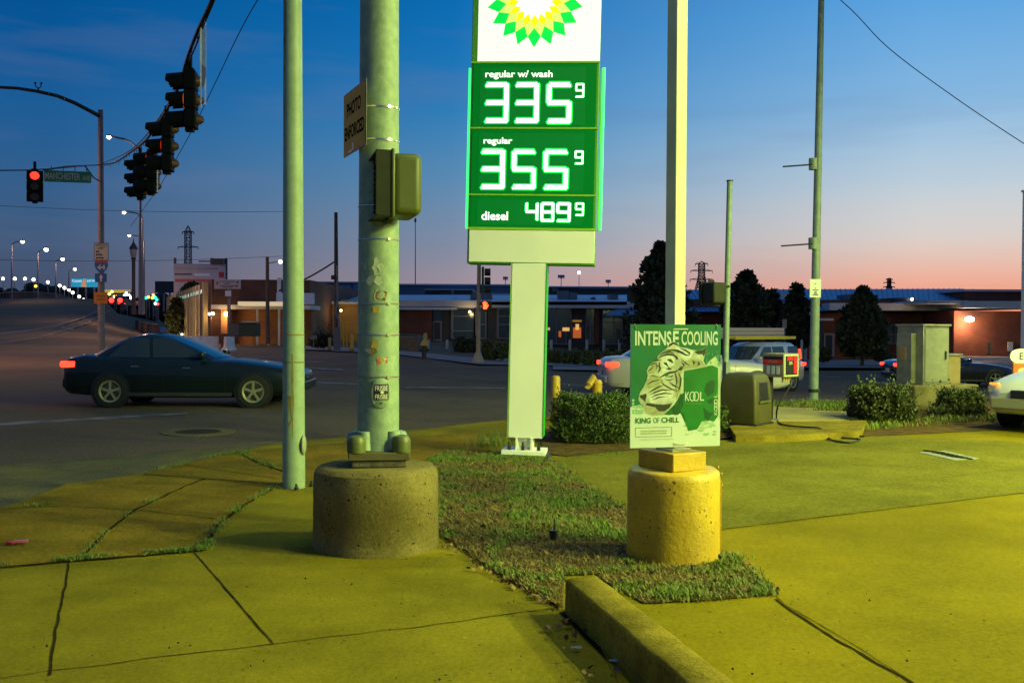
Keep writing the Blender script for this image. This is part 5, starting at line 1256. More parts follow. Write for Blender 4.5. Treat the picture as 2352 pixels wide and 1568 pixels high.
def rwin(u0, v0, u1, v1, mull, rail):
    w_ = rpart('window', u0, v0, u1, v1, RDp-.1, .1, mat('blind_glass', (.16, .19, .18), .3, c2=(.11, .135, .135), ns=.7)); m = MB()
    for u in [u0, u1]+mull: plane_box(m, u-1.4, v0, u+1.4, v1, RDp-.2, .12, FRM if u in (u0, u1) else BRICKR)
    for v in [v0, v1]+rail: plane_box(m, u0, v-.8, u1, v+.8, RDp-.21, .12, FRM)
    part(m, 'window_frame', w_)
rwin(2012, 745, 2086, 789, [2053], [768]); rwin(1928, 745, 1948, 790, [], []); rwin(2105, 745, 2150, 789, [2128], [768])
d_ = rpart('door', 1892, 765, 1917, 820, RDp-.15, .12, FRM); rpart('door_pane', 1897, 770, 1912, 815, RDp-.2, .05, mat('door_dark', (.03, .035, .035), .2), d_)
rpart('door_canopy', 1870, 731, 1915, 736, RDp-2.5, 2.5, FASC); rpart('entrance_recess', 1870, 740, 1890, 822, RDp-.08, .1, SHG)
rpart('wall_sign', 2339-24, 785, 2339-12, 806, RDp-6.15, .1, FASC); rpart('low_kerb', 2190, 820, 2420, 832, RDp-8, 1, FASC)
p = at(2227, 733, RDp-6.6); m = MB(); m.sphere(p, .3, glow('flood_white', (1, .88, .6), 28), 12, 8, (1.25, .6, .7)); part(m, 'wall_lamp', rb)
l = point('wall_light', p+Vector((-.3, -.35, -.35)), 380, (1, .62, .28), .2); bpy_par(l, rb)
m = MB(); m.sphere(at(2095, 687, RDp-.8), .12, FARL, 8, 6); part(m, 'roof_lamp', rb)
# entrance porch with small gabled blue roof behind the trees
m = MB(); pz_ = [at(1700, 716, RDp-8), at(1740, 690, RDp-8), at(1830, 690, RDp-8), at(1860, 716, RDp-8)]
m.add([p for p in pz_]+[p+Vector((0, 7, 0)) for p in pz_], [(0, 1, 2, 3), (4, 5, 6, 7)[::-1], (0, 1, 5, 4), (1, 2, 6, 5), (2, 3, 7, 6)], ROOFB); m.box((pz_[0]+pz_[3])/2+Vector((0, 3, -.15)), (pz_[3].x-pz_[0].x, 7, .25), FASC); part(m, 'porch_roof', rb)
for u in (1716, 1742, 1850): m = MB(); a = at(u, 718, RDp-7.5); b = at(u, 826, RDp-7.5); m.box((a+b)/2, (.2, .2, a.z-b.z), FASC); part(m, 'porch_post', rb)
# distant ridge on the right
m = MB(); rr = random.Random(8)
for i in range(300):
    u = rr.uniform(1480, 2420); p = at(u, rr.uniform(674, 690)-1*math.sin(u*.02), rr.uniform(420, 470)); m.sphere(p, rr.uniform(1.5, 3), TREED, 6, 4, (1.6, 1, .8))
tag(m.build('treeline', smooth=False), 'dark wood far behind the blue roof on the right', 'wood', kind='stuff')

# ------------------------------------------------------------------ foliage
LEAFT = mat('tree_leaf', (.030, .040, .012), .7, c2=(.065, .07, .022), ns=.8, sc=(.015, .02, .008), island=True)
LEAFH = mat('hedge_leaf', (.055, .10, .010), .6, c2=(.11, .17, .018), ns=2.5, sc=(.035, .06, .008), island=True)
LEAFS = mat('shrub_leaf', (.06, .085, .014), .7, c2=(.10, .12, .025), ns=2, sc=(.025, .03, .01), island=True)
BARK = mat('bark', (.06, .045, .03), .9, c2=(.04, .03, .02), ns=6, bump=.8)
def leaf(mb, p, d, s, m_, rr):
    d = d.normalized(); a = d.cross(Vector((rr.uniform(-1, 1), rr.uniform(-1, 1), rr.uniform(-1, 1))))
    if a.length < .05: a = Vector((1, 0, 0))
    a.normalize(); n_ = d.cross(a)
    w = s*.42
    mb.add([p, p+d*s*.45+a*w+n_*s*.08, p+d*s, p+d*s*.45-a*w+n_*s*.08], [(0, 1, 2, 3)], m_)
def crown(mb, base, H, rad, n, s, m_, rr, z0=0.12):
    """leaves grouped in clumps through a crown; rad(t) is the outline radius at height t"""
    clumps = []
    for i in range(max(30, n//26)):
        t = rr.uniform(z0, 1)**.95; a = rr.uniform(0, 2*PI); r = rad(t)*math.sqrt(rr.random())*rr.uniform(.75, 1.08)
        clumps.append((Vector((math.cos(a)*r, math.sin(a)*r, t*H)), max(.12, rad(t)*rr.uniform(.12, .34))))
    for i in range(n):
        c, cr = rr.choice(clumps); v = Vector((rr.gauss(0, 1), rr.gauss(0, 1), rr.gauss(0, 1))).normalized()
        p = c+v*cr*rr.random()**.4; leaf(mb, base+p, v+Vector((0, 0, .5)), s*rr.uniform(.6, 1.3), m_, rr)
def tree(u, vt, vb_, D, hw, label, seed, rad, n=5200, s=.34, z0=.1):
    rr = random.Random(seed); b = at(u, vb_, D); H = at(u, vt, D).z-b.z; Rw = hw/F*D
    r = thing('tree', b, label, 'tree', 'dark trees in front of the far buildings')
    m = MB(); m.tube([b-Vector((0, 0, .3)), b+Vector((.05, 0, H*.3)), b+Vector((-.05, 0, H*.6)), b+Vector((0, 0, H*.92))], [H*.025, H*.02, H*.012, H*.004], BARK, 8)
    for i in range(18):
        t = rr.uniform(.15, .85); a = rr.uniform(0, 6.28); q = rad(t)*Rw*.8; p = b+Vector((0, 0, t*H)); m.tube([p, p+Vector((math.cos(a)*q*.5, math.sin(a)*q*.5, q*.4)), p+Vector((math.cos(a)*q, math.sin(a)*q, q*.7))], [H*.008, H*.005, H*.002], BARK, 5)
    part(m, 'trunk', r)
    m = MB(); crown(m, b, H, lambda t: rad(t)*Rw, n, s, LEAFT, rr, z0); part(m, 'crown', r, smooth=False)
cone = lambda t: (1-t)**.75*1.05+.06*math.sin(t*25)+.03
egg = lambda t: max(.05, math.sin(PI*min(1, (t*.86+.1)))**.8*(1.05-.35*t))
pear = lambda t: max(.04, (math.sin(PI*min(1, t**.75))**.7))
tree(1516, 566, 805, 62, 88, 'tallest dark cone shaped tree behind the square light post', 21, cone, 9000, .36)
tree(1712, 630, 800, 66, 58, 'broad dark tree behind the van with the roof rack', 22, egg, 6500, .32)
tree(1828, 660, 815, 70, 38, 'narrow dark tree left of the pole with the small white sign', 23, egg, 4800, .32)
tree(1980, 666, 832, 60, 52, 'upright pear shaped dark tree standing alone in front of the brick wall', 24, pear, 7500, .27, .1)
tree(1770, 672, 805, 74, 40, 'low dark tree filling the gap behind the van', 25, egg, 3600, .34)
# dark trees left of brick building
tree(445, 655, 740, 110, 48, 'dark tree below the lattice pylon beside the brick building', 26, egg, 3600, .5)
tree(405, 690, 770, 100, 22, 'thin dark tree beside the footpath', 27, egg, 2200, .4)

def bush(u0, u1, vt, vb_, D, label, seed, n, s, m_, dep=1.0, name='bush', cat='bush', gp=None, spike=.3):
    rr = random.Random(seed); a = at(u0, vb_, D); b = at(u1, vb_, D); c = (a+b)/2; c.z = max(0, min(a.z, b.z)) if D < 20 else a.z
    rx = (b.x-a.x)/2*.84; H = at((u0+u1)/2, vt, D).z-c.z; c.y = D+dep/2
    r = thing(name, (c.x, c.y, c.z), label, cat, gp)
    m = MB()
    for i in range(26):
        x = rr.uniform(-.8, .8)*rx; y = rr.uniform(-.4, .4)*dep; m.tube([c+Vector((x*.5, y*.5, -.02)), c+Vector((x*.8, y*.8, H*.4)), c+Vector((x*1.05, y, H*rr.uniform(.6, .9)))], [.012, .009, .004], BARK, 5)
    part(m, 'stem', r)
    m = MB(); tw = []
    for i in range(n//7):
        a_ = rr.uniform(0, 2*PI); e = rr.uniform(-.12, 1)
        dirv = Vector((math.cos(a_)*math.sqrt(max(0, 1-e*e*.9)), math.sin(a_)*math.sqrt(max(0, 1-e*e*.9)), max(e, 0)))
        q = .82+.2*mnoise.noise(dirv*2.4+Vector((seed, 0, 0)))+.1*mnoise.noise(dirv*6+Vector((0, seed, 0)))
        # squarish plan, flattish top
        k = 1/max(.55, (abs(dirv.x)**4+abs(dirv.y)**4)**.25) if e < .9 else 1.4
        p = Vector((dirv.x*rx*min(1.25, k), dirv.y*dep*.5*min(1.25, k), (H*.9)*min(1, dirv.z*1.35+.04) if e > 0 else rr.uniform(.02, .35)*H))*q
        p.x *= rr.uniform(.72, 1); p.y *= rr.uniform(.72, 1); p.z *= rr.uniform(.86, 1)
        tw.append((p, dirv))
    for p, dv in tw:
        g = (dv+Vector((rr.uniform(-.5, .5), rr.uniform(-.5, .5), .7))).normalized(); L_ = s*rr.uniform(1.4, 3.2)
        if rr.random() < .05*spike*3 and dv.z > .3: L_ *= 2.4
        for k in range(7):
            t = k/6; v = Vector((rr.uniform(-1, 1), rr.uniform(-1, 1), rr.uniform(-.2, 1)))
            leaf(m, c+p+g*L_*t, g*.6+v, s*rr.uniform(.6, 1.25), m_, rr)
    part(m, 'foliage', r, smooth=False)
bush(1243, 1500, 893, 1032, 13.1, 'leafy green hedge bush between the price sign post and the poster', 31, 30000, .027, LEAFH, 1.2)
bush(1600, 1686, 940, 1000, 14.6, 'small green bush peeking out right of the poster', 32, 4500, .034, LEAFH, .9)
bush(1980, 2140, 890, 976, 16.0, 'wide green bush left of the concrete plinth on the right', 33, 12000, .05, LEAFS, 1.4)
bush(2192, 2286, 902, 966, 17.2, 'smaller dark green bush beside the white car on the right', 34, 6000, .05, LEAFS, 1.2)
bush(2150, 2192, 938, 972, 17.2, 'scraggly low bush against the concrete plinth', 35, 700, .04, LEAFS, .5)
gp = 'clipped shrubs along the far pavement'
for i, (u0, u1, vt, vb_) in enumerate(((1256, 1270, 808, 842), (1272, 1292, 806, 842), (1296, 1314, 806, 843), (1317, 1337, 805, 844), (1342, 1362, 806, 845), (1366, 1384, 808, 846), (1388, 1408, 806, 846), (1411, 1434, 806, 847))):
    bush(u0, u1, vt, vb_-4, 50, 'small round clipped shrub in the row right of the price sign post', 40+i, 700, .09, LEAFS, .9, 'shrub', 'shrub', gp, 0)
bush(1106, 1134, 783, 832, 47, 'pale green shrub left of the far pedestrian signal pole', 51, 1500, .1, LEAFS, 1, 'shrub', 'shrub'); bush(1140, 1166, 788, 826, 47, 'round yellowish shrub beside the price sign post', 52, 1500, .1, LEAFS, 1, 'shrub', 'shrub'); bush(1040, 1100, 780, 818, 60, 'dark low shrub under the far shop windows', 53, 1800, .14, LEAFT, 1, 'shrub', 'shrub')
bush(706, 760, 772, 800, 60, 'dark low shrub left of the utility pole', 54, 1500, .14, LEAFT, 1, 'shrub', 'shrub'); bush(1876, 1912, 806, 832, 60, 'dark low shrub at the door of the brick building', 55, 1200, .13, LEAFT, .8, 'shrub', 'shrub'); bush(2012, 2050, 808, 832, 60, 'low dark shrub right of the pear shaped tree', 56, 1200, .13, LEAFT, .8, 'shrub', 'shrub')

# ------------------------------------------------------------------ grass bed
def inside(p, poly):
    c = False; n = len(poly)
    for i in range(n):
        a, b = poly[i], poly[(i+1) % n]
        if (a.y > p.y) != (b.y > p.y) and p.x < (b.x-a.x)*(p.y-a.y)/(b.y-a.y)+a.x: c = not c
    return c
GP = [G(*q) for q in ((985, 1052), (1060, 1042), (1140, 1052), (1262, 1055), (1290, 1070), (1340, 1112), (1400, 1150), (1446, 1172), (1560, 1230), (1665, 1280), (1730, 1308), (1790, 1368), (1640, 1382), (1480, 1390), (1400, 1345), (1372, 1322), (1296, 1325), (1292, 1402), (1240, 1370), (1130, 1312), (1070, 1268), (1012, 1232), (990, 1160), (1000, 1100))]
m = MB(); m.poly([p+Vector((0, 0, .016)) for p in GP], DIRT); soil = struct(m, 'soil')
def in_round(p, c, r): return (p.x-c.x)**2+(p.y-c.y)**2 < r*r
GRS = mat('grass_blade', (.085, .165, .008), .7, c2=(.145, .22, .012), ns=2, sc=(.2, .165, .03), island=True, lo=.42, hi=.62)
STRAW = mat('dry_grass', (.2, .145, .03), .8, c2=(.28, .21, .04), ns=3, sc=(.11, .08, .02), island=True)
def blade(mb, p, h, rr, m_, w=.0035, lean=.6):
    a = rr.uniform(0, 2*PI); d = Vector((math.cos(a), math.sin(a), 0)); s = Vector((-d.y, d.x, 0))*w; l = rr.uniform(.1, lean)*h
    q = p+d*l*.35+Vector((0, 0, h*.6)); t = p+d*l+Vector((0, 0, h))
    mb.add([p-s, p+s, q+s*.8, q-s*.8, t], [(0, 1, 2, 3), (3, 2, 4)], m_)
rr = random.Random(77); m = MB(); ms = MB(); cnt = 0
x0, x1 = min(p.x for p in GP), max(p.x for p in GP); y0, y1 = min(p.y for p in GP), max(p.y for p in GP)
for i in range(130000):
    p = Vector((rr.uniform(x0, x1), y0+(y1-y0)*rr.random()**1.15, .016))
    if in_round(p, PC, .46) or in_round(p, YC, .33): continue
    if not inside(p+Vector((rr.gauss(0, .03), rr.gauss(0, .03), 0)), GP): continue
    d_ = mnoise.noise(p*1.5)+.55*mnoise.noise(p*4.2+Vector((5, 0, 0)))
    bare = max(ss(1-((p.x-.35)**2/.35+(p.y-6.9)**2/.22)), ss(1-((p.x-.85)**2/.35+(p.y-6.25)**2/.02))*.9, ss(1-((p.x+.3)**2/.05+(p.y-6.9)**2/1.0))*.6)
    d_ -= bare*.9
    if d_ > -.25+.36*rr.random(): blade(m, p, rr.uniform(.010, .030)*(1+1.3*max(0, d_)), rr, GRS, .0028, 1.6)
    elif rr.random() < .05: blade(m, p, rr.uniform(.01, .025), rr, GRS, .0028, 2)
    elif rr.random() < .28: blade(ms, p, rr.uniform(.008, .03), rr, STRAW, .003, 3.5)
tag(m.build('grass', smooth=False), 'green grass growing in the bed between the two round bases', 'grass', kind='stuff')
tag(ms.build('dry_grass', smooth=False), 'dry straw and thin grass on the bare soil of the bed', 'dry grass', kind='stuff')
# weeds in the joints
m = MB()
def weeds(pts, n, sp, h=(.006, .026), z=.012):
    P = [G(*q) for q in pts]
    for i in range(n):
        t = rr.random()*(len(P)-1); k = int(t); p = P[k].lerp(P[k+1], t-k)
        if mnoise.noise(p*3) < -.12: continue
        blade(m, Vector((p.x+rr.gauss(0, sp), p.y+rr.gauss(0, sp), z)), rr.uniform(*h), rr, GRS, .0028, 2.2)
weeds([(0, 1302), (150, 1288), (300, 1276), (470, 1262)], 2600, .03); weeds([(470, 1262), (495, 1215), (560, 1160), (640, 1112)], 1500, .035); weeds([(195, 1272), (250, 1215), (310, 1172), (360, 1145)], 700, .03)
weeds([(330, 1088), (440, 1060), (540, 1040), (560, 1040)], 1500, .05); weeds([(550, 1042), (600, 1062), (650, 1080)], 1200, .06); weeds([(0, 1170), (60, 1165), (120, 1160)], 300, .03)
weeds([(1000, 1045), (1060, 1040), (1140, 1052)], 1400, .08, (.015, .05)); weeds([(1100, 1028), (1140, 1022), (1160, 1028)], 250, .12, (.05, .22)); weeds([(1660, 1275), (1700, 1290), (1760, 1345)], 900, .05, (.01, .04))
weeds([(1255, 1055), (1330, 1052), (1440, 1040)], 700, .06)
tag(m.build('weeds', smooth=False), 'weeds growing in the joints of the old sidewalk', 'weeds', kind='stuff')
m = MB()
def grass_patch(pts, n, h, z=.02):
    P = [G(*q) for q in pts]; a0, a1 = min(p.x for p in P), max(p.x for p in P); b0, b1 = min(p.y for p in P), max(p.y for p in P)
    for i in range(n):
        p = Vector((rr.uniform(a0, a1), rr.uniform(b0, b1), z))
        if inside(p, P) and mnoise.noise(p*1.2) > -.25: blade(m, p, rr.uniform(*h), rr, GRS, .008, 1)
grass_patch([(1750, 935), (1850, 928), (1990, 932), (1990, 952), (1850, 948), (1700, 938)], 5000, (.05, .14)); grass_patch([(1860, 985), (1985, 972), (2290, 955), (2290, 972), (1990, 990), (1860, 997)], 6000, (.04, .1))
tag(m.build('grass', smooth=False), 'grass strips around the kerb and bushes on the right', 'grass', kind='stuff')
# dead leaves and bits of litter
LEAFD = mat('dead_leaf', (.16, .07, .02), .8, c2=(.26, .15, .04), ns=3, sc=(.08, .04, .015), island=True)
m = MB()
for i in range(900):
    p = Vector((rr.uniform(x0, x1), rr.uniform(y0, y1), .02))
    if not inside(p, GP) or in_round(p, PC, .47) or in_round(p, YC, .34): continue
    leaf(m, p+Vector((0, 0, rr.uniform(0, .03))), Vector((rr.uniform(-1, 1), rr.uniform(-1, 1), rr.uniform(-.1, .4))), rr.uniform(.015, .05), LEAFD, rr)
for i in range(150):
    t = rr.random(); p = G(lerp(1010, 1280, t)+rr.gauss(0, 14), lerp(1240, 1398, t)+rr.gauss(0, 8)); p.z = .014
    leaf(m, p, Vector((rr.uniform(-1, 1), rr.uniform(-1, 1), rr.uniform(0, .5))), rr.uniform(.015, .045), LEAFD, rr)
for i in range(150):
    p = G(rr.uniform(-20, 2352), rr.uniform(1240, 1568)); p.z = .012
    leaf(m, p, Vector((rr.uniform(-1, 1), rr.uniform(-1, 1), .1)), rr.uniform(.005, .018), mat('dark_bit', (.04, .025, .012), .9), rr)
for i in range(30):
    p = ka+(kb-ka)*rr.random()*.5-ks*rr.uniform(.02, .22)+Vector((0, 0, .025)); leaf(m, p, Vector((rr.uniform(-1, 1), rr.uniform(-1, 1), .15)), rr.uniform(.01, .05), LEAFD, rr)
tag(m.build('leaf_litter', smooth=False), 'dead leaves scattered over the grass bed and pavement', 'leaves', kind='stuff')
def scrap(u, v, s, c, label, name='paper_scrap', cat='litter'):
    p = G(u, v)+Vector((0, 0, .016)); m = MB(); k = MAT_ = mat('scrap_%d' % int(u), c, .6, c2=tuple(q*.6 for q in c), ns=60)
    n = 9; vs = [p+Vector((s*math.cos(2*PI*i/n)*rr.uniform(.6, 1.1), s*.6*math.sin(2*PI*i/n)*rr.uniform(.6, 1.1), rr.uniform(.0, s*.25))) for i in range(n)]+[p+Vector((0, 0, s*.3))]
    m.add(vs, [(i, (i+1) % n, n) for i in range(n)], MAT_); tag(m.build(name), label, cat)
scrap(1324, 1495, .035, (.4, .42, .4), 'crumpled grey leaf on the sidewalk left of the kerb'); scrap(1412, 1524, .03, (.55, .5, .4), 'pale scrap of paper at the foot of the kerb'); scrap(1068, 1470, .014, (.6, .4, .03), 'tiny yellow scrap on the sidewalk'); scrap(455, 1213, .03, (.12, .1, .06), 'small dark twig scrap on the old sidewalk')
m = MB(); p = G(47, 1252)+Vector((0, 0, .03)); m.box(p, (.1, .05, .02), mat('wrapper', (.25, .12, .2), .4, c2=(.5, .03, .03), ns=25), Matrix.Rotation(.3, 3, 'Z')); m.box(p+Vector((-.06, -.02, -.005)), (.06, .04, .02), mat('wrapper_red', (.45, .02, .02), .4), Matrix.Rotation(-.2, 3, 'Z')); tag(m.build('wrapper', bevel=.006), 'small red and purple wrapper lying on the old sidewalk at the left edge', 'litter')
# sprinkler stub in the grass
p = G(1271, 1246)
sp_ = thing('ground_spike', p, 'small black plastic spike light standing in the bare soil', 'ground light')
m = MB(); m.cyl(p, p+Vector((0, 0, .085)), .026, BLK, .03, n=14); m.cyl(p+Vector((0, 0, .085)), p+Vector((0, 0, .095)), .032, BLK, n=14); part(m, 'body', sp_); m = MB(); m.cyl(p+Vector((.004, 0, .09)), p+Vector((.008, 0, .18)), .006, BLK, .004, n=8); part(m, 'spike', sp_)
m = MB()   # soil under hedge
def soilp(pts): m.poly([G(*q)+Vector((0, 0, .014)) for q in pts], DIRT)
soilp(((1240, 1040), (1300, 1050), (1450, 1036), (1690, 1004), (1690, 985), (1250, 985))); soilp(((1690, 1012), (1990, 1004), (2420, 982), (3200, 965), (3200, 912), (2300, 910), (1900, 921), (1690, 930))); soilp(((1740, 942), (1990, 952), (1990, 928), (1700, 930)))
struct(m, 'planting_soil')
# ------------------------------------------------------------------ cars
def interp(tab, z):
    if z <= tab[0][0]: return tab[0][1:]
    for a, b in zip(tab[:-1], tab[1:]):
        if z <= b[0]:
            t = (z-a[0])/(b[0]-a[0]); return tuple(lerp(p, q, t) for p, q in zip(a[1:], b[1:]))
    return tab[-1][1:]
TAIL = glow('tail_lamp_lit', (1, .025, .01), 6); HEADL = glow('head_lamp_lit', (1, .85, .6), 3)
SEDAN = dict(st=[(-2.36, .80, .62, .38), (-2.31, .93, .76, .30), (-2.2, 1.0, .83, .26), (-1.9, 1.035, .87, .24), (-1.4, 1.01, .895, .2), (-.6, .97, .91, .19), (.4, .95, .91, .19), (1.05, .93, .905, .2), (1.6, .86, .885, .22), (2.0, .79, .84, .24), (2.25, .71, .74, .28), (2.36, .60, .58, .34)],
             lev=[(.90, .84, -2.02, .83), (1.0, .62, -1.86, .79), (1.15, .28, -1.62, .735), (1.3, -.07, -1.35, .67), (1.39, -.3, -1.12, .61), (1.435, -.47, -.95, .53), (1.455, -.65, -.8, .3)],
             win=(.985, 1.365), wx=[(-1.44, -.62, -1.08, -.68), (-.56, .46, -.62, -.3)], q=(), wheels=(-1.36, 1.42), wr=.325)
SUV = dict(st=[(-2.2, .95, .68, .40), (-2.15, 1.04, .80, .34), (-1.9, 1.08, .86, .3), (-1.0, 1.07, .89, .28), (0, 1.06, .895, .28), (.9, 1.04, .89, .28), (1.35, 1.0, .87, .3), (1.8, .95, .83, .32), (2.1, .86, .76, .36), (2.2, .7, .62, .4)],
           lev=[(1.03, 1.05, -2.12, .84), (1.15, .86, -2.08, .81), (1.4, .48, -1.98, .76), (1.58, .2, -1.88, .71), (1.66, 0, -1.75, .64), (1.69, -.2, -1.5, .35)],
           win=(1.12, 1.55), wx=[(-.95, -.22, -.92, -.26), (-.14, .72, -.18, .2)], q=[(-1.88, -1.08, -1.78, -1.22)], wheels=(-1.3, 1.32), wr=.34)
def car(spec, paint, label, cat='car', name='car', lit_tail=True, lit_head=False, arms=None, gp=None, rim=None, dull=None):
    root = thing(name, (0, 0, 0), label, cat, gp); st, lev = spec['st'], spec['lev']
    m = MB(); vs = []; sec = [(0, 1.0, .012), (.5, 1, .008), (.84, 1, -.012), (.955, 1, -.05), (1.0, 1, -.15)]
    k = 17
    for x, zt, w, zb_ in st:
        half = [(a*w, zt+c) for a, _, c in sec]+[(w*1.004, lerp(zt-.15, zb_, .35)), (w*.995, lerp(zt-.15, zb_, .7)), (w*.965, zb_+.05), (w*.85, zb_)]
        row = [(-y, z) for y, z in half[::-1]]+half[1:]
        vs += [Vector((x, y, z)) for y, z in row]
    n = len(st)
    fs = [(i*k+j, i*k+j+1, (i+1)*k+j+1, (i+1)*k+j) for i in range(n-1) for j in range(k-1)]+[(i*k+k-1, i*k, (i+1)*k, (i+1)*k+k-1) for i in range(n-1)]
    fs += [tuple(range(k)), tuple(range((n-1)*k, n*k))[::-1]]
    m.add(vs, fs, paint); body = part(m, 'body', root, ang=50)
    # greenhouse
    m = MB(); vs = []
    def ring(z):
        xf, xr, w = interp(lev, z)
        P = [(xf, .0), (xf-.015, .45*w), (xf-.07, .82*w), (xf-.2, .97*w), (lerp(xf, xr, .35), w), (lerp(xf, xr, .65), w), (xr+.22, .97*w), (xr+.06, .82*w), (xr+.01, .45*w), (xr, 0)]
        return [Vector((x, y, z)) for x, y in P]+[Vector((x, -y, z)) for x, y in P[-2:0:-1]]
    Z_ = [l[0] for l in lev]; kk = 18
    for z in Z_: vs += ring(z)
    m.add(vs, [(i*kk+j, i*kk+(j+1) % kk, (i+1)*kk+(j+1) % kk, (i+1)*kk+j) for i in range(len(Z_)-1) for j in range(kk)]+[tuple(range((len(Z_)-1)*kk, len(Z_)*kk))], paint)
    part(m, 'cabin', root, ang=50)
    def sidew(x0, x1, x2, x3, s):
        z0, z1 = spec['win']; m = MB(); N_ = 4; vs = []
        for i in range(N_+1):
            z = lerp(z0, z1, i/N_); w = interp(lev, z)[2]+.008
            a, b = lerp(x0, x2, i/N_), lerp(x1, x3, i/N_)
            for t in (0, .5, 1): vs.append(Vector((lerp(a, b, t), s*w, z)))
        m.add(vs, [(i*3+j, i*3+j+1, i*3+j+4, i*3+j+3) for i in range(N_) for j in range(2)], GLASS); return part(m, 'side_window', root)
    for s in (-1, 1):
        for q in list(spec['wx'])+list(spec['q']): sidew(*q, s)
    for nm, e in (('windscreen', 0), ('rear_window', 1)):
        z0, z1 = spec['win']; m = MB(); vs = []
        for i in range(5):
            z = lerp(z0, z1, i/4); l = interp(lev, z); xx = l[e]+(.012 if e == 0 else -.012); w = l[2]
            for y, dx in ((-.80, .062), (-.45, .012), (0, 0), (.45, .012), (.80, .062)): vs.append(Vector((xx-dx if e == 0 else xx+dx, y*w, z)))
        m.add(vs, [(i*5+j, i*5+j+1, i*5+j+6, i*5+j+5) for i in range(4) for j in range(4)], GLASS); part(m, nm, root)
    # wheels
    wr = spec['wr']
    for wx in spec['wheels']:
        w = interp(st, wx)[1]
        for s in (-1, 1):
            y = s*(w-.10); ax = Matrix.Rotation(-s*PI/2, 3, 'X')
            m = MB(); m.lathe([(0, .02), (wr+.055, .02), (wr+.055, .108), (wr+.02, .112), (0, .112)], (wx, y, wr+.01), BLK, 28, ax); part(m, 'wheel_arch', root)
            m = MB(); m.lathe([(wr*.66, -.06), (wr*.9, -.07), (wr, -.04), (wr, .1), (wr*.95, .13), (wr*.68, .135), (wr*.66, .12)], (wx, y, wr), RUBBER, 28, ax); wh = part(m, 'wheel', root)
            m = MB(); rm = rim or mat('alloy_rim', (.35, .34, .28), .35, .7)
            m.lathe([(wr*.56, .1), (wr*.67, .125), (wr*.67, .135), (wr*.6, .13), (wr*.56, .12)], (wx, y, wr), rm, 28, ax); m.lathe([(0, .132), (wr*.16, .13), (wr*.18, .11)], (wx, y, wr), rm, 14, ax)
            for q in range(5):
                a = q*2*PI/5+.3; c = Vector((wx, y+s*.118, wr))+Vector((math.cos(a), 0, math.sin(a)))*wr*.37
                m.box(c, (wr*.5, .02, wr*.15), rm, Matrix.Rotation(-a, 3, 'Y'))
            part(m, 'rim', wh)
    # trim
    hw = lambda x: interp(st, x)[1]; zt = lambda x: interp(st, x)[0]
    xr, xf = st[0][0], st[-1][0]
    for s in (-1, 1):
        m = MB(); m.box((xr+.15, s*(hw(xr+.13)-.12), zt(xr+.12)-.13), (.30, .34, .12), TAIL if lit_tail else mat('tail_lamp_dark', (.15, .005, .005), .3)); part(m, 'tail_light', root, bevel=.03)
        m = MB(); m.box((xf-.22, s*(hw(xf-.2)-.16), zt(xf-.2)-.11), (.26, .32, .13), HEADL if lit_head else mat('head_lamp_glass', (.5, .5, .45), .12, spec=.8)); part(m, 'headlight', root, bevel=.03)
        m = MB(); m.box((interp(lev, 1.0)[0]-.2, s*(interp(lev, 1.0)[2]+.13), spec['win'][0]+.05), (.12, .2, .13), paint); part(m, 'mirror', root, bevel=.03)
        m = MB()
        for hx in (-.88, .12): m.box((hx, s*(hw(hx)+.012), zt(hx)-.17), (.16, .025, .025), CHROME)
        part(m, 'door_handle', root)
        m = MB()
        for lx in (-.33, .86, -1.22): m.box((lx, s*(hw(lx)+.0015), lerp(zt(lx), .3, .5)-.06), (.008, .004, .55), BLK)
        m.box((-.1, s*(hw(0)+.0), .27), (2.2, .02, .07), mat('car_trim', (.03, .03, .03), .5)); part(m, 'door_seam', root)
    for bx in ((xr+.04, 0, .47), (xf-.05, 0, .43)): m = MB(); m.box(bx, (.15, 1.35, .2), dull or paint); part(m, 'bumper', root, bevel=.04)
    m = MB(); m.box((xr-.025, 0, .62 if spec is SEDAN else .72), (.02, .34, .16), mat('number_plate', (.5, .5, .45), .5)); part(m, 'number_plate', root)
    m = MB(); m.box((xf-.02, 0, zt(xf-.1)-.12), (.1, .7, .12), BLK); part(m, 'grille', root, bevel=.02)
    return root
def place(root, x, y, yaw, z=None):
    root.location = (x, y, (T(x, y)-.07 if z is None else z)); root.rotation_euler = (0, 0, yaw)
DKPAINT = mat('dark_car_paint', (.006, .012, .012), .3, .1, coat=.35, spec=.35)
c = car(SEDAN, DKPAINT, 'dark sedan with lit red tail lights crossing the road left of the slim pole', rim=mat('dull_rim', (.34, .33, .2), .45, .4)); place(c, -6.52, 20.4, R(1.5))
m = MB(); m.box((-1.62, 0, 1.115), (.05, .5, .035), TAIL); br_ = part(m, 'brake_light', c); br_.location = (0, 0, 0)
WPNT = mat('white_car_paint', (.5, .47, .42), .3, coat=.6)
c = car(SEDAN, WPNT, 'white sedan with a lit red tail light passing behind the poster', lit_head=False); place(c, 4.65, 25.6, R(4))
SILV = mat('silver_car_paint', (.52, .5, .52), .28, .3, coat=.8)
c = car(SUV, SILV, 'silver off-road car with ladders on its roof rack behind the air machine', name='suv', lit_tail=True)
m = MB()
for x in (-1.2, .1): m.box((x, 0, 1.76), (.05, 1.3, .05), BLK)
part(m, 'roof_rack', c)
m = MB(); ALU = mat('ladder_aluminium', (.62, .62, .5), .3, .7); LADY = mat('ladder_yellow', (.6, .45, .04), .5)
for y in (-.5, -.1):
    for z in (1.86, 2.0, 2.13):
        m.box((-.2, y, z), (4.1, .04, .115), ALU)
for i in range(12): m.box((-2.0+.33*i, -.3, 1.9), (.05, .42, .05), ALU)
part(m, 'ladder', c)
m = MB()
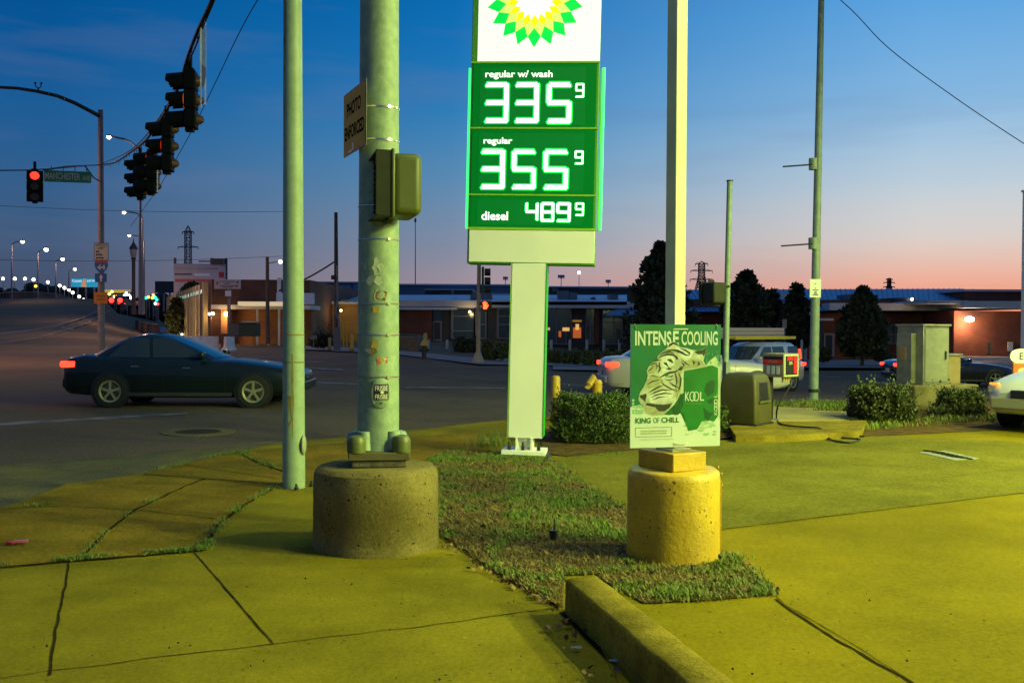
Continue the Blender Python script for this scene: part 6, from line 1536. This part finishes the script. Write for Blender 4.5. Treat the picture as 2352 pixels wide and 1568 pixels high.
for y in (.2, .6): m.box((-.1, y, 1.85), (3.6, .04, .1), LADY)
for i in range(10): m.box((-1.7+.35*i, .4, 1.85), (.04, .42, .04), LADY)
part(m, 'ladder', c)
m = MB(); m.box((.66, .905, .78), (.5, .006, .3), mat('door_sign_red', (.55, .02, .02), .5, emit=(1, .03, .02), es=.15)); m.box((.66, .906, .57), (.5, .006, .1), BLK); part(m, 'door_sign', c)
m = MB(); m.box((-2.045, .70, 1.27), (.05, .07, .36), TAIL, Matrix.Rotation(R(12), 3, 'Y')); part(m, 'tail_light', c)
pz0 = at(1722, 800, 34.5); place(c, pz0.x, 34.5, R(180+42))
c = car(SEDAN, mat('black_car_paint', (.012, .012, .014), .2, coat=1), 'black car half hidden behind the grey cabinet on the right', lit_head=False); place(c, at(2178, 800, 39).x, 39, R(0))
c = car(SEDAN, mat('cream_car_paint', (.62, .62, .5), .3, coat=.7), 'white car nosing in at the right edge of the forecourt', lit_tail=False, dull=mat('worn_bumper', (.35, .33, .2), .5)); place(c, 9.7, 16.15, R(-145), .006)
m = MB()
for s in (-1, 1): m.box((2.26, s*.66, .72), (.06, .13, .03), glow('amber_marker', (1, .35, .02), 1.2))
mk = part(m, 'marker_light', c); mk.location = (0, 0, 0)

# ------------------------------------------------------------------ waste bin and air machine on their concrete pads
m = MB()
m.slab([G(*q, .1) for q in ((1675, 978), (1750, 968), (1990, 965), (1978, 990), (1800, 1000), (1690, 1000))], .1, KERB)
struct(m, 'equipment_pad')
m = MB(); m.slab([G(*q, .05) for q in ((1560, 940), (1900, 918), (2080, 930), (2000, 962), (1700, 968))], .12, mat('yellowed_concrete', (.36, .29, .07), .85, c2=(.28, .22, .05), ns=1.5, bump=.3)); struct(m, 'island')
p = G(1712, 972, .1)
bn = thing('waste_bin', p, 'squat olive plastic waste bin with a hooded opening right of the poster', 'waste bin')
qb = Matrix.Rotation(R(-38), 3, 'Z')
def bp(x, y, z): return p+qb @ Vector((x, y, z))
m = MB(); prof = [(.30, 0), (.305, .02), (.30, .4), (.285, .62), (.26, .72), (.21, .78)]
vs = []
for r_, z in prof: vs += [bp(sx*r_, sy*r_, z) for sx, sy in ((-1, -1), (1, -1), (1, 1), (-1, 1))]
m.add(vs, [(i*4+j, i*4+(j+1) % 4, (i+1)*4+(j+1) % 4, (i+1)*4+j) for i in range(5) for j in range(4)]+[(20, 21, 22, 23)], mat('bin_olive', (.085, .075, .016), .55, c2=(.07, .062, .013), ns=6, bump=.1, bs=80)); bd = part(m, 'body', bn, bevel=.035, seg=4)
m = MB(); m.add([bp(.306, -.17, .36), bp(.306, .17, .36), bp(.284, .15, .64), bp(.284, -.15, .64)], [(0, 1, 2, 3)], BLK); m.box(bp(.305, 0, .35), (.05, .4, .03), OLIVE, qb); part(m, 'opening', bn)
m = MB(); m.box(bp(0, 0, .015), (.635, .635, .03), DKMETAL, qb); part(m, 'base_rim', bn)
p = G(1768, 964, .1)
am = thing('air_machine', p, 'cream air machine box with red labels on a black post', 'air machine')
m = MB(); D_ = p.y; zt_ = at(1768, 862, D_).z; m.cyl(p, Vector((p.x, p.y, zt_)), .05, BLK, n=16); m.box(p+Vector((0, 0, .01)), (.24, .24, .02), GREY); part(m, 'post', am)
c0 = at(1793, 838, D_); qa = Matrix.Rotation(R(40), 3, 'Z'); h = (at(0, 812, D_)-at(0, 866, D_)).z
CRM = mat('machine_cream', (.36, .3, .16), .5, c2=(.28, .23, .12), ns=6)
m = MB(); m.box(c0, (.40, .40, h), CRM, qa); bx_ = part(m, 'cabinet', am, bevel=.012)
fL = Fr(c0-qa @ Vector((.2, 0, 0)) , qa @ Vector((0, -1, 0))); fR = Fr(c0-qa @ Vector((0, .2, 0)), qa @ Vector((1, 0, 0)))
MR = mat('machine_red', (.50, .015, .02), .4, emit=(1, .02, .02), es=.12)
m = MB(); fbox(m, fL, -.18, .18, .02, .14, 0, .004, BLK); fbox(m, fL, -.17, .17, .03, .09, .004, .006, MR); text(m, fL, 'AIR', -.1, .1, .035, .085, .007, CRM, .02)
for x in (-.12, -.03, .06): fbox(m, fL, x, x+.06, -.14, -.01, 0, .004, WHT)
lb = part(m, 'label_panel', bx_)
m = MB(); fbox(m, fR, -.19, .19, -h/2+.02, h/2-.02, 0, .003, mat('machine_frame', (.45, .5, .25), .5)); fbox(m, fR, -.16, .16, -h/2+.04, h/2-.04, .003, .006, BLK); fbox(m, fR, .06, .15, -h/2+.06, h/2-.05, .006, .008, MR); fbox(m, fR, -.12, .04, .08, h/2-.05, .006, .008, MR); text(m, fR, '25', -.08, .02, .015, .065, .008, mat('machine_yellow', (.6, .5, .05), .5), .02); part(m, 'label_panel', bx_)
m = MB()
for i in range(4): q = c0+qa @ Vector((-.1+.06*i, -.12, -h/2-.03)); m.cyl(q+Vector((0, 0, .03)), q-Vector((0, 0, .05)), .025, CRM, n=8)
part(m, 'nozzle', am)
hs = [c0+qa @ Vector((.1, -.14, -h/2)), at(1812, 890, D_-.1), at(1788, 930, D_-.2), G(1784, 962, .11), G(1800, 975, .12), G(1850, 980, .12), G(1880, 982, .12), G(1900, 992, .03), G(1930, 1004, .025), G(1975, 1008, .025), G(1950, 1016, .025), G(1905, 1008, .03), G(1925, 998, .035), G(1985, 1002, .03)]
m = MB(); m.tube(smooth_pts(hs), .013, RUBBER, 8); tag(m.build('air_hose'), 'black air hose trailing from the cream air machine into a loop on the forecourt', 'hose')

# ------------------------------------------------------------------ poles on the right
p = G(1868, 926, .0); 
tp = thing('galvanised_pole', p, 'tall grey pole with a small white sign and bare bracket rods on the right', 'pole')
m = MB(); m.cyl(p, Vector((p.x+.09, p.y, 9.6)), .098, GALV, .055, n=24); part(m, 'shaft', tp)
for v, u0, u1 in ((380, 1798, 1866), (562, 1794, 1866)):
    m = MB(); m.tube([at(u1, v-2, 19.85), at(u0, v+3, 19.9)], .016, DKMETAL, 6); m.cyl(at(1868, v-16, p.y), at(1868, v+10, p.y), .1-.0045*at(0, v, p.y).z+.012, GALV, n=20); part(m, 'bracket_rod', tp)
m = MB(); z = at(1868, 897, p.y).z; m.cyl((p.x, p.y, z-.03), (p.x, p.y, z+.04), .104, DKMETAL, n=20); m.box((p.x+.09, p.y-.03, z), (.07, .07, .09), DKMETAL); part(m, 'clamp', tp)
a = at(1860, 683, p.y-.12); b = at(1887, 641, p.y-.12); f = Fr((a.x, p.y-.12, a.z), (1, .12, 0)); W_, H_ = b.x-a.x, b.z-a.z
m = MB(); fbox(m, f, 0, W_, 0, H_, -.004, 0, WPAINT); sp2 = part(m, 'sign_plate', tp)
m = MB()
for y, x0, x1 in ((.12, .25, .75), (.2, .35, .65), (.27, .4, .6), (.38, .25, .75), (.48, .45, .55), (.72, .44, .56)): fbox(m, f, W_*x0, W_*x1, H_*y, H_*(y+.045), 0, .003, SBK)
part(m, 'lettering', sp2)
p = G(1662, 972, .02); p = Vector((at(1664, 900, 17.4).x, 17.4, 0))
tp = thing('signal_pole', p, 'slim grey pole with a dark pedestrian signal seen from behind right of the poster', 'signal pole')
m = MB(); m.cyl(p, Vector((p.x+.06, p.y, at(1671, 417, 17.4).z)), .055, GALV, .048, n=18); m.cyl(Vector((p.x+.06, p.y, at(1671, 417, 17.4).z)), Vector((p.x+.06, p.y, at(1671, 414, 17.4).z)), .058, DKMETAL, n=18); part(m, 'shaft', tp)
c1 = at(1640, 673, 17.3); qh = Matrix.Rotation(R(25), 3, 'Z')
m = MB(); m.box(c1, (.27, .34, .36), SIGDK, qh); hb = part(m, 'signal_box', tp, bevel=.03)
m = MB(); m.box(c1+qh @ Vector((0, .2, 0)), (.31, .07, .40), SIGDK, qh); m.box(c1+Vector((-.05, 0, .2)), (.1, .06, .05), SIGDK); m.box(c1+Vector((.05, 0, -.2)), (.12, .06, .05), SIGDK); m.box(c1+Vector((.19, .05, .12)), (.18, .05, .04), SIGDK); part(m, 'frame', hb)
m = MB(); m.box(at(1671, 845, 17.3), (.07, .1, .22), GALV); part(m, 'push_button', tp)
# utility cabinets on a plinth
cx = at(2150, 900, 19.2).x; zc = at(2150, 885, 18.8).z
m = MB(); qc = Matrix.Rotation(R(20), 3, 'Z'); PLN = mat('plinth_concrete', (.2, .17, .07), .9, c2=(.11, .1, .035), ns=3, bump=.5, grime=.5)
def cp(x, y, z): return Vector((cx, 19.3, 0))+qc @ Vector((x, y, z))
m.box(cp(0, .25, zc/2), (1.55, 1.2, zc), PLN, qc); pln = m.build('plinth', bevel=.03); tag(pln, 'stained concrete plinth carrying the grey utility cabinets', 'plinth')
CAB = mat('cabinet_aluminium', (.34, .34, .26), .38, .5, c2=(.27, .27, .21), ns=6, grime=.25)
zt_ = at(2140, 748, 18.9).z
cb = thing('utility_cabinet', cp(-.1, 0, zc), 'tall weathered grey metal utility cabinet on the concrete plinth', 'cabinet')
m = MB(); m.box(cp(-.17, .12, (zc+zt_)/2), (.62, .70, zt_-zc), CAB, qc); m.box(cp(-.17, .12, zt_+.01), (.68, .76, .04), CAB, qc); bdy = part(m, 'body', cb, bevel=.008)
m = MB(); m.box(cp(-.17, -.236, (zc+zt_)/2), (.54, .012, (zt_-zc)*.9), mat('cabinet_door', (.37, .38, .27), .4, .4, c2=(.3, .31, .22), ns=8), qc); m.box(cp(.04, -.25, (zc+zt_)/2), (.03, .03, .16), DKMETAL, qc); part(m, 'door', cb)
m = MB(); m.box(cp(-.535, .16, lerp(zc, zt_, .44)), (.11, .40, (zt_-zc)*.86), CAB, qc); m.box(cp(-.595, .2, lerp(zc, zt_, .52)), (.012, .2, .25), mat('rusty_label', (.4, .18, .06), .6, c2=(.3, .25, .15), ns=30), qc); part(m, 'side_cabinet', cb, bevel=.006)
z2 = at(2225, 816, 19).z
cb = thing('utility_cabinet', cp(.5, 0, zc), 'lower tan metal cabinet beside the tall grey one', 'cabinet')
m = MB(); m.box(cp(.47, .3, (zc-.15+z2)/2), (.46, .5, z2-zc+.15), mat('cabinet_tan', (.3, .22, .11), .5, .2, c2=(.24, .17, .08), ns=6), qc); part(m, 'body', cb, bevel=.008); m = MB(); m.box(cp(.47, .3, z2), (.52, .56, .03), CAB, qc); part(m, 'lid', cb)
# white post and pump board at the right edge
p = Vector((at(2356, 900, 20.7).x+.04, 20.7, 0))
wp = thing('white_post', p, 'white square post cut by the right edge of the picture', 'post')
m = MB(); zz = at(2350, 440, 20.7).z; m.box(p+Vector((0, 0, zz/2)), (.22, .22, zz), WPAINT); part(m, 'shaft', wp, bevel=.01); m = MB(); m.box(p+Vector((0, 0, zz+.02)), (.26, .26, .04), WPAINT); part(m, 'cap', wp)
q0 = at(2346, 818, 20); f = Fr(q0, (1, 0, 0))
pb = thing('pump_board', Vector((q0.x, 20, .0)), 'orange board with an oval white topper at the right edge behind the white car', 'sign')
m = MB(); n = 32
def oval(cx_, cz_, rx, rz, c, mm, dep=.04):
    vs = [f.p(cx_+rx*math.copysign(abs(math.cos(2*PI*i/n))**.8, math.cos(2*PI*i/n)), cz_+rz*math.copysign(abs(math.sin(2*PI*i/n))**.8, math.sin(2*PI*i/n)), c) for i in range(n)]+[f.p(cx_+rx*math.copysign(abs(math.cos(2*PI*i/n))**.8, math.cos(2*PI*i/n)), cz_+rz*math.copysign(abs(math.sin(2*PI*i/n))**.8, math.sin(2*PI*i/n)), c-dep) for i in range(n)]
    m.add(vs, [tuple(range(n))[::-1], tuple(range(n, 2*n))]+[(i, (i+1) % n, n+(i+1) % n, n+i) for i in range(n)], mm)
oval(0.05, 0, .27, .15, .0, WPAINT); tpp = part(m, 'topper', pb)
m = MB(); text(m, f, 'E85', -.04, .23, -.075, .075, .003, SBK, .02); part(m, 'lettering', tpp)
m = MB(); ORG = mat('pump_orange', (.5, .12, .01), .45); m.box(f.p(.06, -.34, -.02), (.46, .06, .42), ORG); bdd = part(m, 'board', pb, bevel=.02); m = MB(); oval(.09, -.32, .17, .1, .014, mat('pump_cream', (.5, .42, .2), .5), .003); part(m, 'swirl', bdd)
m = MB(); m.box((q0.x+.04, 20, (q0.z-.44)/2), (.4, .3, q0.z-.5), WPAINT); part(m, 'pedestal', pb)

# ------------------------------------------------------------------ far pedestrian signal pole, hydrant, bollards, planters
b = at(1098, 832, 44); b.z = T(b.x, 44)-.05
tp = thing('signal_pole', b, 'pale far signal pole with a red hand signal left of the price sign post', 'signal pole')
TANP = mat('tan_pole', (.34, .26, .2), .6, c2=(.28, .21, .16), ns=5)
zt_ = at(1100, 560, 44).z
m = MB(); m.cyl(b, Vector((b.x+.03, 44, zt_)), .10, TANP, .08, n=14); m.cyl(b, b+Vector((0, 0, .5)), .3, TANP, .11, n=14); part(m, 'shaft', tp)
m = MB(); c1 = at(1109, 643, 43.9)
m.box(c1, (.10, .34, 1.15), SIGDK); hb = part(m, 'signal_housing', tp)
for v in (625, 645, 664):
    m = MB(); q = at(1113, v, 43.9); m.lathe([(.16, 0), (.165, .26), (.15, .26), (.14, 0)], q, SIGDK, 14, Matrix.Rotation(PI/2, 3, 'Y')); part(m, 'visor', hb)
m = MB(); q = at(1118, 702, 43.8); m.box(q, (.44, .3, .42), SIGDK); hb = part(m, 'walk_housing', tp, bevel=.02)
m = MB(); f = Fr(at(1114, 702, 43.6), (1, 0, 0)); HN = glow('red_hand', (1, .09, .02), 4)
fbox(m, f, -.08, .08, -.15, .06, .0, .01, HN)
for i, (x, h_) in enumerate(((-.075, .12), (-.025, .16), (.025, .15), (.075, .1))): fbox(m, f, x-.02, x+.02, .06, .06+h_*.8, 0, .01, HN)
m.box(f.p(.11, -.02, .005), (.05, .01, .13), HN, Matrix.Rotation(R(25), 3, 'Y')); part(m, 'hand_symbol', hb)
b = at(974, 824, 46); b.z = T(b.x, 46)-.02
hy = thing('fire_hydrant', b, 'fire hydrant with a yellow bonnet and dark barrel across the road', 'fire hydrant')
m = MB(); m.lathe([(.16, 0), (.16, .06), (.11, .08), (.11, .55), (.15, .57), (.15, .62)], b, DKMETAL, 16); m.cyl(b+Vector((-.22, 0, .42)), b+Vector((.22, 0, .42)), .07, DKMETAL, n=12); m.cyl(b+Vector((0, -.2, .4)), b+Vector((0, 0, .4)), .09, DKMETAL, n=12); part(m, 'barrel', hy)
m = MB(); m.lathe([(.17, .62), (.16, .7), (.1, .82), (.05, .86), (.05, .93), (0, .93)], b, YEL, 16); part(m, 'bonnet', hy)
def bollard(u, vt, vb_, D, r_, mm, label, gp=None):
    b = at(u, vb_, D); t = at(u, vt, D); root = thing('bollard', b, label, 'bollard', gp); h = t.z-b.z; m = MB()
    m.lathe([(r_, -.1), (r_, h-r_*.6), (r_*.85, h-r_*.2), (r_*.5, h), (0, h)], b, mm, 16); part(m, 'post', root); m = MB(); m.lathe([(r_*1.25, -.1), (r_*1.25, .03), (r_*1.02, .04)], b, CONC, 16); part(m, 'footing', root)
YEL2 = mat('yellow_bollard_paint', (.55, .34, .02), .5, c2=(.45, .27, .02), ns=5); TANB = mat('tan_bollard_paint', (.34, .24, .08), .6); WBOL = mat('pale_bollard_paint', (.36, .36, .34), .6)
bollard(1276, 862, 960, 16.6, .075, YEL2, 'yellow steel bollard standing just behind the hedge bush')
bollard(808, 768, 803, 58, .11, YEL2, 'yellow bollard right of the utility pole'); bollard(755+2, 775, 800, 60, .1, TANB, 'tan bollard left of the utility pole'); bollard(977, 765, 800, 50, .1, TANB, 'tan bollard behind the fire hydrant')
gp = 'pale bollards in front of the shop windows'
for u in (984, 1040-38+25, 1266, 1309, 1348, 1387, 1423): bollard(u, 780, 806, 66, .09, WBOL, 'pale bollard on the far pavement in front of the shop windows', gp)
gp = 'tan bollards by the brick wall on the right'
for u in (1964, 2062, 2272): bollard(u, 786, 812, 72, .1, TANB, 'tan bollard by the brick wall on the right', gp)
bollard(1800-39+80, 0+780, 826, 62, .08, WBOL, 'pale post by the door of the brick building')
# second yellow pipe post with an elbow
b = at(1370, 930, 16.8); 
yp = thing('vent_pipe', b, 'short yellow capped pipe with a bent elbow behind the hedge bush', 'pipe')
t_ = at(1372, 880, 16.8); m = MB(); m.cyl(b, t_, .085, YEL2, n=16); m.cyl(t_, t_+Vector((0, 0, .06)), .09, YEL2, .06, n=16); part(m, 'pipe', yp)
m = MB(); m.tube([t_+Vector((-.02, 0, -.02)), at(1362, 868, 16.8), at(1352, 884, 16.7), at(1348, 892, 16.7)], [.06, .075, .06, .05], YEL2, 10); part(m, 'elbow', yp)
# concrete planter wall
pw = thing('planter_wall', at(945, 810, 62), 'low weathered concrete planter wall right of the thick pole', 'wall')
m = MB(); plane_box(m, 900, 772, 962, 808, 62, 3, mat('planter_concrete', (.17, .12, .09), .9, c2=(.13, .09, .07), ns=1.5, grime=.4)); part(m, 'wall', pw, bevel=.06); m = MB(); plane_box(m, 904, 768, 958, 773, 62.4, 2.2, LEAFT); part(m, 'planting', pw)
m = MB(); plane_box(m, 1015, 785, 1050, 808, 70, .06, mat('ramp_panel', (.09, .09, .10), .7)); tag(m.build('ramp'), 'grey entrance ramp panel below the shop door', 'ramp')
# far signs
def small_sign(u0, v0, u1, v1, vb_, D, label, mm):
    a = at(u0, v1, D); b = at(u1, v0, D); root = thing('sign_post', at((u0+u1)/2, vb_, D), label, 'sign')
    m = MB(); m.box(((a.x+b.x)/2, D, (a.z+b.z)/2), (b.x-a.x, .04, b.z-a.z), mm); part(m, 'plate', root); m = MB(); p = at((u0+u1)/2, vb_, D); m.cyl(p, Vector((p.x, D+.05, b.z)), .04, GREY, n=8); part(m, 'post', root)
small_sign(1797, 733, 1807, 754, 826, 60, 'small pale double sign post in front of the narrow dark tree', mat('sign_pinkgrey', (.3, .22, .2), .6))
small_sign(690+22, 770, 728, 780, 800, 60, 'small blue grey sign post left of the utility pole', GREY)
# drain and manhole covers
m = MB(); p = G(455, 991, -.06); n = 28; m.lathe([(.34, -.01), (.34, .004), (0, .006)], p+Vector((0, 0, 0)), mat('cover_iron', (.05, .04, .03), .9, spec=.05, c2=(.03, .025, .02), ns=20), n); m.lathe([(.55, -.02), (.55, .002), (.36, .003)], p, APRON, n); tag(m.build('manhole_cover'), 'dark round manhole cover in the road left of the slim pole', 'manhole cover')
m = MB(); f0 = [G(*q, .016) for q in ((2110, 1038), (2170, 1034), (2250, 1052), (2190, 1056))]; m.slab(f0, .01, mat('grate_frame', (.3, .32, .24), .7, c2=(.12, .12, .07), ns=18)); 
for i in range(7): a = f0[0].lerp(f0[3], (i+.5)/7.5); b = f0[1].lerp(f0[2], (i+.5)/7.5); m.box((a.lerp(b, .5))+Vector((0, 0, .004)), (.05, (b-a).length*.6, .01), JOINT, Matrix.Rotation(.6, 3, 'Z'))
tag(m.build('drain_grate'), 'pale metal drain grate set in the forecourt on the right', 'drain')
